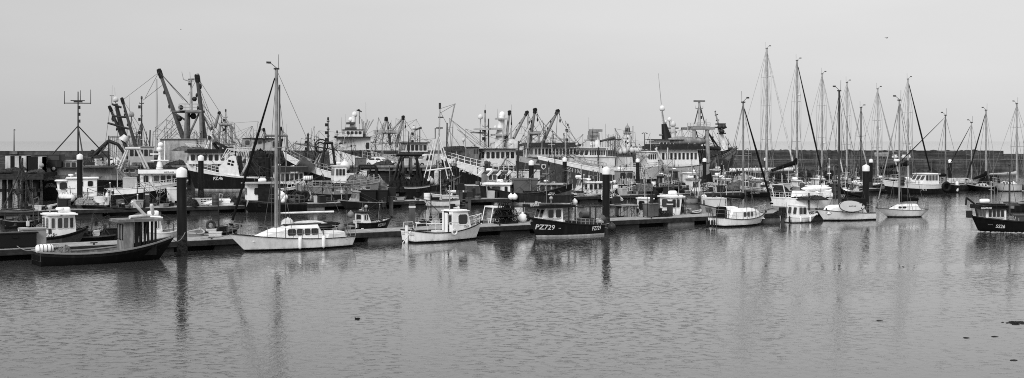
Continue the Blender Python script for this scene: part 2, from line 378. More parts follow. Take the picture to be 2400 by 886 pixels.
# ---------------------------------------------------------------- loose gear (each piece a thing of its own)
_G = {}
NAMES = dict(crate='fish_crate', pot='lobster_pot', net='net_heap', barrel='barrel', coil='rope_coil', buoy='buoy', fender='fender', tyre='tyre_fender', locker='storage_box', raft='liferaft', bin='insulated_bin', motor='outboard_motor', kayak='kayak')
CATS = dict(crate='crate', pot='lobster pot', net='fishing net', barrel='barrel', coil='rope', buoy='buoy', fender='fender', tyre='tyre', locker='box', raft='liferaft', bin='bin', motor='outboard motor', kayak='kayak')
def gear_mesh(kind, v):
    key = (kind, v)
    if key in _G: return _G[key]
    mb = MB(); ms = [mat('plastic', v)]
    if kind == 'crate':
        mb.bx(-.4, .4, -.25, .25, 0, .04); mb.bx(-.4, .4, -.25, -.21, 0, .32); mb.bx(-.4, .4, .21, .25, 0, .32)
        mb.bx(-.4, -.36, -.25, .25, 0, .32); mb.bx(.36, .4, -.25, .25, 0, .32); mb.bx(-.43, .43, -.27, -.2, .27, .33); mb.bx(-.43, .43, .2, .27, .27, .33)
        mb.heap((0, 0, .05), (.66, .4, .2), 0, 3)
    elif kind == 'bin':
        mb.box((0, 0, .35), (.9, .7, .7), taper=1.08); mb.bx(-.5, .5, -.4, .4, .7, .8); mb.bx(-.35, -.2, -.33, .33, -.1, 0); mb.bx(.2, .35, -.33, .33, -.1, 0)
    elif kind == 'locker':
        mb.bx(-.5, .5, -.4, .4, 0, .82); mb.bx(-.54, .54, -.44, .44, .83, .9); mb.bx(-.06, .06, -.46, -.4, .6, .72); mb.bx(-.5, .5, -.42, -.4, .1, .14)
    elif kind == 'pot':
        ms = [mat('metal', v), mat('net', v * .8)]
        for x in (-.4, 0, .4):
            mb.path([(x, .28 * math.cos(t), .06 + .36 * math.sin(t)) for t in [math.pi * i / 6 for i in range(7)]], .022, 5)
        for t in (0, .5, 1): mb.tube((-.4, .28 * math.cos(math.pi * t), .06 + .36 * math.sin(math.pi * t)), (.4, .28 * math.cos(math.pi * t), .06 + .36 * math.sin(math.pi * t)), .02, n=5)
        mb.bx(-.42, .42, -.3, .3, 0, .05)
        for i in range(6):      # netting strands
            a0, a1 = math.pi * i / 6, math.pi * (i + 1) / 6
            for k in range(5):
                x = -.4 + .16 * k
                mb.tube((x, .28 * math.cos(a0), .06 + .36 * math.sin(a0)), (x + .16, .28 * math.cos(a1), .06 + .36 * math.sin(a1)), .014, n=4, m=1, cap=False)
                mb.tube((x + .16, .28 * math.cos(a0), .06 + .36 * math.sin(a0)), (x, .28 * math.cos(a1), .06 + .36 * math.sin(a1)), .014, n=4, m=1, cap=False)
        mb.heap((0, 0, .05), (.5, .35, .2), 1, 5)
    elif kind == 'net':
        ms = [mat('net', v), mat('rope', min(.5, v * 2 + .05))]
        mb.heap((0, 0, 0), (1, 1, .6), 0, int(v * 100), 20, 8); mb.heap((.25, .1, 0), (.6, .7, .75), 0, 9, 16, 6)
        rg = random.Random(4)
        for i in range(9):
            a = rg.random() * 6; mb.path([(.46 * math.cos(a + t * .5) * (1 - t * .5), .46 * math.sin(a + t * .5) * (1 - t * .5), .05 + .72 * t) for t in (0, .25, .5, .75, 1)], .014, 4, 1)
    elif kind == 'barrel':
        mb.lathe((0, 0, 0), [(.27, 0), (.29, .05), (.29, .28), (.305, .3), (.29, .32), (.29, .58), (.305, .6), (.29, .62), (.29, .85), (.27, .9), (.25, .88)], 14)
    elif kind == 'coil':
        ms = [mat('rope', v)]
        for i in range(4): mb.torus((0, 0, .05 + i * .07), .3 - .02 * (i % 2), .05, 'z', 14, 5)
        mb.path([(.3, 0, .2), (.45, .1, .05), (.7, .05, .03)], .03)
    elif kind == 'buoy':
        mb.ball((0, 0, .25), .25, n=14, k=9); mb.lathe((0, 0, .48), [(.06, 0), (.07, .06), (.03, .1)], 8)
    elif kind == 'fender':
        ms = [mat('plastic', v), mat('rope', .1)]
        mb.lathe((0, 0, 0), [(.03, -.42), (.09, -.38), (.12, -.3), (.12, .28), (.09, .36), (.04, .4)], 12); mb.tube((0, 0, .4), (0, 0, .85), .018, m=1); mb.lathe((0, 0, -.48), [(.02, 0), (.035, .03), (.02, .07)], 6, 1)
    elif kind == 'tyre':
        ms = [mat('rubber', v)]
        mb.torus((0, 0, 0), .3, .11, 'y', 18, 8); mb.tube((0, 0, .38), (0, 0, .95), .02)
    elif kind == 'raft':
        ms = [mat('plastic', v), mat('rope', .08)]
        mb.lathe((0, 0, .33), [(.05, -.62), (.22, -.6), (.31, -.5), (.33, -.3), (.33, .3), (.31, .5), (.22, .6), (.05, .62)], 16, axis='x')
        for x in (-.4, -.14, .14, .4): mb.torus((x, 0, .33), .33, .022, 'x', 18, 5, 1)
        mb.bx(-.5, .5, -.3, -.22, 0, .1, 1); mb.bx(-.5, .5, .22, .3, 0, .1, 1)
    elif kind == 'motor':
        ms = [mat('plastic', v), mat('metal', .1), mat('paint', .6)]
        mb.box((-.05, 0, .62), (.55, .36, .5), taper=.8); mb.box((-.05, 0, .4), (.5, .34, .08), 2); mb.box((-.02, 0, -.05), (.22, .14, .85), 1, taper=1.3); mb.box((-.1, 0, -.5), (.5, .05, .06), 1)
        mb.lathe((-.1, 0, -.68), [(.02, -.25), (.07, -.1), (.07, .15), (.03, .25)], 8, 1, axis='x'); mb.box((.2, 0, .2), (.2, .26, .35), 1)
        for i in range(3): mb.box((-.36, .1 * math.cos(i * 2.1), -.68 + .1 * math.sin(i * 2.1)), (.03, .12, .12), 1)
    elif kind == 'kayak':
        n = 16; prof = []
        for i in range(n + 1):
            t = i / n; r = math.sin(math.pi * min(1, max(0, t))) ** .6
            prof.append((max(.01, .36 * r), -1.9 + 3.8 * t))
        mb.lathe((0, 0, .2), prof, 14, axis='x', sc=(1, 1, .55)); mb.tube((-1.4, 0, .4), (1.4, 0, .4), .03)
    me = mb.mesh(NAMES[kind], ms); _G[key] = me; return me
GV = dict(crate=.6, pot=.03, net=.05, barrel=.1, coil=.3, buoy=.7, fender=.75, tyre=.02, locker=.5, raft=.75, bin=.55, motor=.02, kayak=.75)
def gear(kind, loc, size, label, group=None, rz=0, v=None, roll=0):
    o = bpy.data.objects.new(NAMES[kind], gear_mesh(kind, v if v is not None else GV[kind])); COL.objects.link(o)
    o.location = loc; o.rotation_euler = (roll, 0, rz); o.scale = (size,) * 3 if isinstance(size, (int, float)) else size
    return tag(o, label, CATS[kind], group)

# ---------------------------------------------------------------- water, sky, light
wm = bpy.data.materials.new('harbour_water'); wm.use_nodes = True
nt = wm.node_tree; N = nt.nodes; Lk = nt.links; pb = N['Principled BSDF']
pb.inputs['Base Color'].default_value = (.04, .04, .04, 1); pb.inputs['Roughness'].default_value = .04; pb.inputs['IOR'].default_value = 1.55
tc = N.new('ShaderNodeTexCoord')
def wnoise(scale, det, sc, dist=0, rgh=.55):
    mp = N.new('ShaderNodeMapping'); mp.inputs['Scale'].default_value = sc; mp.inputs['Rotation'].default_value = (0, 0, .3)
    Lk.new(tc.outputs['Object'], mp.inputs['Vector'])
    n = N.new('ShaderNodeTexNoise'); n.inputs['Scale'].default_value = scale; n.inputs['Detail'].default_value = det; n.inputs['Distortion'].default_value = dist; n.inputs['Roughness'].default_value = rgh
    Lk.new(mp.outputs['Vector'], n.inputs['Vector']); return n.outputs['Fac']
def mth(op, a, c):
    x = N.new('ShaderNodeMath'); x.operation = op
    for i, q in enumerate((a, c)):
        if isinstance(q, (int, float)): x.inputs[i].default_value = q
        else: Lk.new(q, x.inputs[i])
    return x.outputs[0]
patch = N.new('ShaderNodeMapRange'); Lk.new(wnoise(.05, 5, (.6, 1.4, 1), .6), patch.inputs['Value'])
patch.inputs['From Min'].default_value = .38; patch.inputs['From Max'].default_value = .64; patch.inputs['To Min'].default_value = .3; patch.inputs['To Max'].default_value = 1.55
fine = mth('MULTIPLY', mth('SUBTRACT', wnoise(3.0, 4, (1.4, .55, 1), .3), .5), patch.outputs[0])
hgt = mth('ADD', mth('MULTIPLY', fine, WAVE_FINE), mth('MULTIPLY', wnoise(.8, 3, (.6, 1.3, 1), .5), WAVE_LONG))
dash = mth('MULTIPLY', mth('MAXIMUM', mth('SUBTRACT', wnoise(3.2, 4, (.75, 1.0, 1), .5, .55), .54), 0), patch.outputs[0])
hgt = mth('ADD', hgt, mth('MULTIPLY', dash, WAVE_DASH))
bp = N.new('ShaderNodeBump'); bp.inputs['Strength'].default_value = 1; bp.inputs['Distance'].default_value = 1
Lk.new(hgt, bp.inputs['Height']); Lk.new(bp.outputs['Normal'], pb.inputs['Normal'])
w = MB(); w.add([(-9000, -60, 0), (9000, -60, 0), (9000, 14000, 0), (-9000, 14000, 0)], [(0, 1, 2, 3)])
sea = w.build('harbour_water', wm); sea['kind'] = 'structure'

SUN_EL, SUN_AZ = R(38), R(205)       # high, behind the camera's shoulder
world = bpy.data.worlds.new('World'); scene.world = world; world.use_nodes = True
nt = world.node_tree; N = nt.nodes; Lk = nt.links
bg = N['Background']; bg.inputs['Strength'].default_value = .1
sky = N.new('ShaderNodeTexSky'); sky.sky_type = 'NISHITA'; sky.sun_disc = False; sky.sun_elevation = SUN_EL; sky.sun_rotation = SUN_AZ; sky.air_density = 2; sky.dust_density = 6
bw = N.new('ShaderNodeRGBToBW'); Lk.new(sky.outputs[0], bw.inputs[0])
geo = N.new('ShaderNodeTexCoord'); sp = N.new('ShaderNodeSeparateXYZ'); Lk.new(geo.outputs['Generated'], sp.inputs[0])
cr = N.new('ShaderNodeValToRGB'); Lk.new(sp.outputs['Z'], cr.inputs[0])        # the even layer of cloud, paler a little above the horizon
el = cr.color_ramp.elements
el[0].position = 0; el[0].color = (SKY[0],) * 3 + (1,)
el[1].position = 1; el[1].color = (SKY[4],) * 3 + (1,)
for pos, val in ((.04, SKY[1]), (.09, SKY[2]), (.2, SKY[3]), (.5, SKY[5])):
    e = el.new(pos); e.color = (val,) * 3 + (1,)
nz = N.new('ShaderNodeTexNoise'); nz.inputs['Scale'].default_value = 2.2; nz.inputs['Detail'].default_value = 4
mp = N.new('ShaderNodeMapping'); mp.inputs['Scale'].default_value = (1, 1, 5); Lk.new(geo.outputs['Generated'], mp.inputs[0]); Lk.new(mp.outputs[0], nz.inputs[0])
mr = N.new('ShaderNodeMapRange'); mr.inputs['From Min'].default_value = .3; mr.inputs['From Max'].default_value = .7; mr.inputs['To Min'].default_value = 9.35; mr.inputs['To Max'].default_value = 10.4
Lk.new(nz.outputs[0], mr.inputs[0])
def wm_(op, a, c):
    x = N.new('ShaderNodeMath'); x.operation = op
    for i, q in enumerate((a, c)):
        if isinstance(q, (int, float)): x.inputs[i].default_value = q
        else: Lk.new(q, x.inputs[i])
    return x.outputs[0]
cloud = wm_('MULTIPLY', cr.outputs[0], mr.outputs[0])
az = N.new('ShaderNodeMapRange'); Lk.new(sp.outputs['X'], az.inputs[0]); az.inputs['From Min'].default_value = -.42; az.inputs['From Max'].default_value = .15; az.inputs['To Min'].default_value = .8; az.inputs['To Max'].default_value = 1.02
cloud = wm_('MULTIPLY', cloud, az.outputs[0])
tot = wm_('ADD', wm_('MULTIPLY', cloud, .93), wm_('MULTIPLY', bw.outputs[0], .07))
Lk.new(tot, bg.inputs['Color'])
sl = bpy.data.lights.new('sun', 'SUN'); sl.energy = SUN_E; sl.angle = R(25); sl.color = (1, 1, 1)
so = bpy.data.objects.new('sun', sl); COL.objects.link(so)
# lamp shines along -Z: the sun stands behind the camera, a little to its left
dirv = Vector((-.42 * math.cos(SUN_EL), -.9 * math.cos(SUN_EL), math.sin(SUN_EL)))
so.rotation_euler = dirv.to_track_quat('Z', 'Y').to_euler(); so.location = (-60, -80, 120)

cam = bpy.data.cameras.new('camera'); co = bpy.data.objects.new('camera', cam); COL.objects.link(co); scene.camera = co
co.location = (0, 0, H); co.rotation_euler = (R(90), 0, 0)
cam.sensor_width = 36; cam.lens = 45; cam.shift_y = -(443 - HY) / 2400; cam.clip_start = .5; cam.clip_end = 30000

# ---------------------------------------------------------------- breakwater, lighthouse, far shore details
YB = 271
def bz(py, Y=YB): return H + (HY - py) / F * Y
def bxw(px, Y=YB): return (px - CX) / F * Y
wl = empty('breakwater_wall', (0, YB, 0), label='long dark stone breakwater wall closing off the harbour behind the yachts', cat='breakwater')
mb = MB()
mb.prism([(-130, -1), (-130, bz(354.5)), (bxw(1560), bz(352)), (bxw(2352), bz(353.5)), (bxw(2352), -1)], .0, 5)
o = mb.build('parapet', mat('stone', .055), wl)
mb = MB(); mb.prism([(bxw(2352), -1), (bxw(2352), bz(361)), (150, bz(362)), (150, -1)], .4, 5); mb.build('low_parapet', mat('stone', .052), wl)
mb = MB(); mb.bx(bxw(1700), 150, -3.2, .05, -1, bz(374, YB - 3)); mb.build('quay_ledge', mat('stone', .06), wl)
mb = MB(); mb.bx(bxw(1700), 150, -3.26, -3.1, bz(374.6, YB - 3) - .02, bz(373.2, YB - 3)); mb.build('coping', mat('concrete', .12), wl)
mb = MB(); rg = random.Random(3)
for i in range(60):
    x = rg.uniform(bxw(1720), 120); mb.heap((x, -3.6, -.3), (rg.uniform(1, 2.6), 1.6, rg.uniform(.5, 1.0)), 0, i, 8, 3)
mb.build('weedy_footing', mat('stone', .03), wl)
mb = MB()
for px, py, ww, hh in ((2053, 362, .6, .9), (2062, 362, .9, .8), (2072, 362, .9, .9), (2080, 362, .5, .9)): mb.bx(bxw(px) - ww / 2, bxw(px) + ww / 2, -.03, .02, bz(py) - hh / 2, bz(py) + hh / 2)
mb.build('faded_paint_patch', mat('stone', .3), wl)
mb = MB()
for i in range(40):
    mb.heap((rg.uniform(bxw(1740), bxw(2350)), 2, bz(353.5) - .1), (rg.uniform(.8, 2), 1, rg.uniform(.15, .4)), 0, i, 7, 3)
mb.build('coping_stones', mat('stone', .035), wl)
for px, wpx in ((2092, 16), (2113, 14), (2124, 12)):
    gear('kayak', (bxw(px), YB - 1.6, bz(373, YB - 2)), (wpx * .022, 1.3, 2.2), 'small upturned white dinghy stored on the breakwater ledge below the painted patches', 'dinghies on the breakwater ledge', v=.5)

YL = 430
t = empty('lighthouse', point(1470.5, 346, YL), label='small white lighthouse with lantern and gallery at the pier end', cat='lighthouse')
u = YL / F
mb = MB(); mb.lathe((0, 0, -6), [(9.5 * u, 0), (8.2 * u, 6 + 8 * u), (7.2 * u, 6 + 31 * u), (7.2 * u, 6 + 32 * u)], 20); mb.build('tower', mat('paint', .62), t)
mb = MB(); mb.lathe((0, 0, 31.6 * u), [(6 * u, 0), (9.5 * u, .1), (9.5 * u, .5), (8.4 * u, .55)], 20); mb.build('gallery', mat('paint', .35), t)
mb = MB()
for i in range(14):
    a = i * math.tau / 14; mb.tube((9 * u * math.cos(a), 9 * u * math.sin(a), 32 * u), (9 * u * math.cos(a), 9 * u * math.sin(a), 38 * u), .06, n=4)
mb.torus((0, 0, 38 * u), 9 * u, .06, 'z', 20, 4); mb.torus((0, 0, 35 * u), 9 * u, .05, 'z', 20, 4); mb.build('railing', mat('metal', .3), t)
mb = MB(); mb.lathe((0, 0, 32 * u), [(5.6 * u, 0), (5.6 * u, 14 * u)], 12); l = mb.build('lantern_room', [mat('paint', .3)], t)
mb = MB()
for i in range(6):
    a = i * math.tau / 6 + .3; mb.box((5.7 * u * math.cos(a), 5.7 * u * math.sin(a), 41 * u), (.05, 3.4 * u, 8 * u), rz=a)
mb.build('lantern_glass', mat('glass', .03), l)
mb = MB(); mb.lathe((0, 0, 46 * u), [(6.4 * u, 0), (5.4 * u, 2 * u), (3 * u, 5 * u), (1.2 * u, 7 * u), (.8 * u, 9 * u), (.1 * u, 12 * u)], 12); mb.build('cupola', mat('paint', .3), t)
for z in (8, 19): MB().bx(-1.5 * u, 1 * u, -8.3 * u, -7.2 * u, z * u, (z + 5) * u).build('window', mat('glass', .03), t)
MB().tube((11 * u, -3, 20 * u), (11 * u, -3, 51 * u), .12).build('aerial', mat('metal', .25), t)
YS = 300
t = empty('pier_hut', point(1497, 362, YS), label='flat roofed pale hut with one dark doorway on the pier near the lighthouse', cat='hut'); u = YS / F
MB().bx(-21 * u, 19 * u, 0, 4, -3, 17 * u).build('wall', mat('concrete', .45), t)
MB().bx(-21.6 * u, 19.6 * u, -.1, 4.1, 17 * u, 18.5 * u).build('roof', mat('concrete', .2), t)
MB().bx(-8 * u, 1 * u, -.05, .1, 1 * u, 14 * u).build('door', mat('wood', .04), t)
def lamp(px, py, pt_, Y, label, two=False, arm=4):
    x, y, z = point(px, py, Y); h = (py - pt_) / F * Y; u = Y / F
    t = empty('street_lamp', (x, y, z), label=label, cat='lamp post')
    MB().tube((0, 0, 0), (0, 0, h), .14, .08, 8).build('pole', mat('metal', .06), t)
    for s in ((-1, 1) if two else (1,)):
        mb = MB(); mb.path([(0, 0, h - .05), (s * arm * .4 * u, 0, h + .12), (s * arm * u, 0, h)], .05); mb.build('arm', mat('metal', .06), t)
        MB().box((s * arm * u, 0, h - .06), (3.4 * u, .35, 1.6 * u)).build('lamp_head', mat('metal', .05), t)
    return t
lamp(33, 355, 304, YB + 2, 'single lamp post standing on a pale block along the breakwater top', arm=1)
lamp(1511, 350, 312, 300, 'tall lamp post with two heads beside the pale pier hut', True, 5)
t = MB().bx(bxw(24), bxw(42), -.4, 1, bz(361.5), bz(354.4)).build('lamp_plinth', mat('concrete', .12), None, (0, YB, 0)); tag(t, 'grey concrete plinth under the lamp post on the breakwater', 'plinth')

# ---------------------------------------------------------------- quays
QY, QZ = 190, 2.55
t = empty('fish_quay', (0, QY, 0), label='concrete fish quay with vehicles and nets behind the small boats', cat='quay')
xa, xb = bxw(150, QY), bxw(1035, QY)
MB().bx(xa, xb, 0, 13, QZ - .5, QZ).build('quay_deck', mat('concrete', .16), t)
MB().bx(xa + .2, xb - .2, .4, 13, -1, QZ - .5).build('quay_face', mat('stone', .03), t)
MB().bx(xa, xb, -.25, .5, QZ + .003, QZ + .3).build('kerb_beam', mat('concrete', .2), t)
for i in range(26): MB().tube((xa + 1 + i * (xb - xa - 2) / 25, -.15, -1), (xa + 1 + i * (xb - xa - 2) / 25, -.15, QZ - .05), .2).build('fender_pile', mat('wood', .03), t)

PYq, PZ_ = 137, 3.1
t = empty('timber_jetty', (0, PYq, 0), label='dark timber jetty on heavy piles carrying black and white blocks', cat='jetty')
def jx(px): return (px - CX) / F * PYq
MB().bx(jx(-160), jx(106), 0, 7, PZ_ - .35, PZ_).build('jetty_deck', mat('wood', .05), t)
MB().bx(jx(-160), jx(104), -.3, 0, PZ_ - .75, PZ_ - .12).build('edge_beam', mat('wood', .06), t)
MB().bx(jx(-160), jx(90), .4, .7, 1.0, 1.35).build('cross_beam', mat('wood', .03), t)
for px in (-60, 6, 20, 50, 63, 80): MB().tube((jx(px), .1 if px % 2 else .5, -1), (jx(px), .1 if px % 2 else .5, PZ_ - .3), .3 if px > 70 else .24, n=10).build('pile', mat('wood', .02), t)
MB().bx(jx(28), jx(47), 3.2, 3.6, -1, PZ_ - .4).build('brick_pier', mat('stone', .3), t); MB().bx(jx(68), jx(73), 3.2, 3.5, -1, PZ_ - .4).build('brick_pier', mat('stone', .28), t)
MB().bx(jx(14), jx(17), 3.2, 3.5, -1, PZ_ - .4).build('brick_pier', mat('stone', .28), t)
def block(px0, px1, pt_, bands, label):
    x0, x1 = jx(px0), jx(px1); z1 = bz(pt_, PYq); t = empty('barrier_block', ((x0 + x1) / 2, PYq + 1.2, PZ_), label=label, cat='barrier', group='black and white blocks on the jetty'); hw = (x1 - x0) / 2
    MB().bx(-hw, hw, 0, 1.4, .002, z1 - PZ_).build('block', mat('paint', .02), t)
    for a, c in bands: MB().bx(-hw + 2 * hw * a, -hw + 2 * hw * c, -.02, 1.42, .01, z1 - PZ_ + .02).build('white_band', mat('concrete', .5), t)
block(2, 52, 366, [(.0, .24), (.45, .64), (.77, 1)], 'long barrier block with three broad white bands at the jetty end')
block(55, 89, 368, [(.72, 1)], 'mostly black barrier block with a single white band on the jetty')
gear('net', (jx(20), PYq + .2, PZ_), (2.4, 1, .7), 'heap of dark rope and chain at the foot of the banded blocks', rz=.2, v=.03)
gear('net', (jx(82), PYq + .3, PZ_), (1.6, 1, .5), 'low tangle of dark line below the single banded block', rz=.5, v=.05)
gear('buoy', (jx(91), PYq + .8, PZ_ + .5), 1.0, 'pale round float hanging beside the single banded block', v=.35)

def pontoon(name, A, ang, t0, t1, w, label, fl=(.28, .02), step=5.2, seed=1):
    t = empty(name, (A[0], A[1], 0), R(ang), label, 'pontoon'); rg = random.Random(seed)
    MB().bx(t0, t1, 0, w, .47, .62).build('deck', mat('wood', .36), t)
    mb = MB(); mb.bx(t0, t1, -.12, -.003, .3, .6); mb.bx(t0, t1, w + .003, w + .12, .3, .6); mb.build('edge_beam', mat('wood', .06), t)
    x = t0 + .5; i = 0
    while x < t1 - 2:
        l = rg.uniform(2, 2.9)
        MB().bx(x, x + l, -.02, w - .1, -.4, .29).build('float', mat('concrete', .17 if rg.random() < .4 else .025), t)  # most floats near black, putting the shade under the deck into colour
        MB().bx(x + l, x + step, .6, w - .6, -.4, .29).build('float_gap_shade', mat('rubber', .012), t)  # near-black block standing in for the shade between floats
        x += step; i += 1
    x = t0 + 2
    while x < t1:
        mb = MB(); mb.bx(x - .04, x + .04, .2, .28, .62, .72); mb.tube((x - .2, .24, .74), (x + .2, .24, .74), .035); mb.build('cleat', mat('metal', .05), t); x += 7
    return t
A0, AA = (-9.65, 82.0), 35.6
pontoon('mooring_pontoon', A0, AA, -26, 48, 2.8, 'long wooden mooring pontoon on concrete floats running behind the nearest boats', seed=5)
pontoon('mooring_pontoon', (-14.3, 122.6), 30.5, -38, 70, 2.4, 'second wooden pontoon lined with small boats in mid harbour', seed=2)
pontoon('mooring_pontoon', ground(1500, 449), 24, -8, 46, 2.2, 'farthest wooden pontoon in the marina below the yacht masts', seed=8)
def PA(px, off=1.2):      # a spot on the first pontoon seen at column px
    k = (px - CX) / F; c, s = math.cos(R(AA)), math.sin(R(AA)); ox, oy = A0[0] - s * off, A0[1] + c * off
    t = (k * oy - ox) / (c - k * s); return (ox + t * c, oy + t * s, .62)

def pile(px, ytop, wpx, Y, label, cap=(.17, .66), v=.022, z=None):
    x = (px - CX) / F * Y; r = wpx / 2 / F * Y; zt = bz(ytop, Y); t = empty('mooring_pile', (x, Y, 0), label=label, cat='pile', group='mooring piles')
    ch = cap[0] * 0 + r * 1.35
    MB().lathe((0, 0, 0), [(r * .92, -1), (r * .92, zt - r * .55)], 16).build('shaft', [mat('hull', v)], t)
    rg = random.Random(int(px)); m = MB()
    m.lathe((0, 0, 0), [(r * .97, -.5), (r * .99, .35), (r * 1.0, .6 + .3 * rg.random()), (r * .94, 1.0 + .2 * rg.random())], 16); m.build('weed_band', mat('net', .035), t)
    t.rotation_euler = (rg.uniform(-.006, .006), rg.uniform(-.008, .008), 0)
    if cap[1]:
        MB().lathe((0, 0, zt - ch - r * .6), [(r * 1.04, 0), (r * 1.04, ch), (r * .75, ch + r * .25), (.02, ch + r * .6)], 14).build('cap', mat('paint', cap[1]), t)
    return t
pile(427, 391, 25, 72.4, 'thickest black pile with white pointed cap at the near pontoon beside the black workboat')
pile(1420, 390, 19, 91.5, 'black pile with white cap on the near pontoon behind the dark boat marked PZ729')
pile(2029, 385, 16.5, 113, 'black white capped pile behind the yacht carrying a surfboard')
pile(471, 363, 14, 138, 'slim black pile with white cap in front of the trawler marked PZ46')
pile(187, 360, 14, 128, 'black pile with white cap beside the dark trawler stern with an arched name', v=.02)
pile(629, 366, 13, 138, 'black pile without a white cap behind the yacht mast', cap=(0, 0))
pile(1139, 376, 9, 152, 'grey weathered pile in front of the white trawler side', cap=(0, .1), v=.06)
pile(1147, 378, 6, 154, 'narrow grey pile standing close behind a thicker grey one', cap=(0, .1), v=.08)
pile(1245, 375, 12.5, 150, 'black pile with white cap by the bow of the grey hull marked PZ1196')
pile(1323, 368, 11, 160, 'black white capped pile in front of the hull marked PZ1196')
pile(1495, 371, 9.5, 168, 'black white capped pile before the big white trawler')
pile(1651, 370, 9.5, 168, 'black white capped pile below the tall gantry posts')
pile(1693, 383, 8, 165, 'dark uncapped pile beside the ragged orange netting arch', cap=(0, 0))
pile(1794, 369, 8, 185, 'slender black white capped pile against the breakwater by the tallest mast')
pile(2041, 372, 9, 165, 'black pile with white cap peeping from behind a bigger pile')
pile(2227, 373, 9, 185, 'solitary black pile with white cap behind the tarpaulin covered boat')
def post(px, yb, yt, wpx, label, v=.12, Y=None, band=True):
    Y = Y or depth(yb); x = (px - CX) / F * Y; r = wpx / 2 / F * Y; z0 = bz(yb, Y); z1 = bz(yt, Y); t = empty('service_post', (x, Y, max(z0, 0)), label=label, cat='post')
    h = z1 - max(z0, 0)
    MB().box((0, 0, h / 2), (2 * r, 2 * r, h), rz=.5).build('post', mat('metal', v), t)
    if band: MB().box((0, 0, h * .88), (2.2 * r, 2.2 * r, h * .07), rz=.5).build('pale_band', mat('plastic', .6), t); MB().box((0, 0, h + .04), (2.3 * r, 2.3 * r, .08), rz=.5).build('cap', mat('metal', .06), t)
post(966, 535, 478, 11, 'grey service post with a pale band standing behind the white boat with a wheelhouse door', .14, 88)
x, y, z = PA(1570, 1.9); post(1570, 512, 474, 10, 'grey service post in front of the white cabin on the near pontoon', .1, y)
# fuel tank and cabinets on the near pontoon
x, y, z = PA(1525, 1.6); t = empty('fuel_tank', (x, y, z), R(AA), 'upright mottled grey fuel tank on the near pontoon beside the small cabins', 'tank')
MB().bx(-.5, .5, -.35, .35, .08, 1.0).build('tank', mat('concrete', .11), t); MB().bx(-.54, .54, -.39, .39, 1.003, 1.06).build('lid', mat('metal', .2), t); mb = MB()
for a in (-.45, .45):
    for c in (-.3, .3): mb.bx(a - .04, a + .04, c - .04, c + .04, 0, .08)
mb.build('foot', mat('metal', .03), t); MB().tube((.1, 0, 1.06), (.1, 0, 1.75), .13, n=10).build('filler_pipe', mat('metal', .04), t); MB().path([(-.62, -.3, 0), (-.62, -.3, 1.7), (-.5, -.3, 1.75)], .03).build('hose_stand', mat('metal', .03), t)
x, y, z = PA(1540, 1.6); gear('locker', (x, y, z), (.6, .6, .75), 'squat black box beside the mottled grey fuel tank', rz=R(AA), v=.02)
for i, px in enumerate((1550, 1561)): x, y, z = PA(px, 1.5); gear('pot', (x, y, z), 1.1, 'black lobster pot sitting by the grey service post on the near pontoon', 'pots by the service post', R(AA + 20 * i))
for i, (px, lz) in enumerate(((1178, 0), (1194, 0), (1180, .5), (1193, .5), (1186, 1.0))):
    x, y, z = PA(px, 1.9); gear('pot', (x, y, z + lz), 1.25, 'black lobster pot stacked on the near pontoon astern of the white boat', 'stack of lobster pots', R(AA + 4 * i), .012)
x, y, z = PA(72, 1.2); gear('locker', (x + .1, y, z), (1.25, 1.1, 1.15), 'pale grey storage cabinet on the near pontoon behind a white liferaft', rz=R(AA), v=.33)
x, y, z = PA(30, .9); gear('locker', (x, y, z), (2.3, 1.1, .95), 'long black storage bin beside the pale cabinet on the near pontoon', rz=R(AA), v=.012)
scene.view_settings.view_transform = 'Standard'; scene.view_settings.look = 'None'; scene.view_settings.exposure = 0; scene.view_settings.gamma = 1
scene.cycles.use_denoising = False; scene.cycles.filter_width = 1.0; scene.cycles.sample_clamp_indirect = 4; scene.cycles.max_bounces = 6
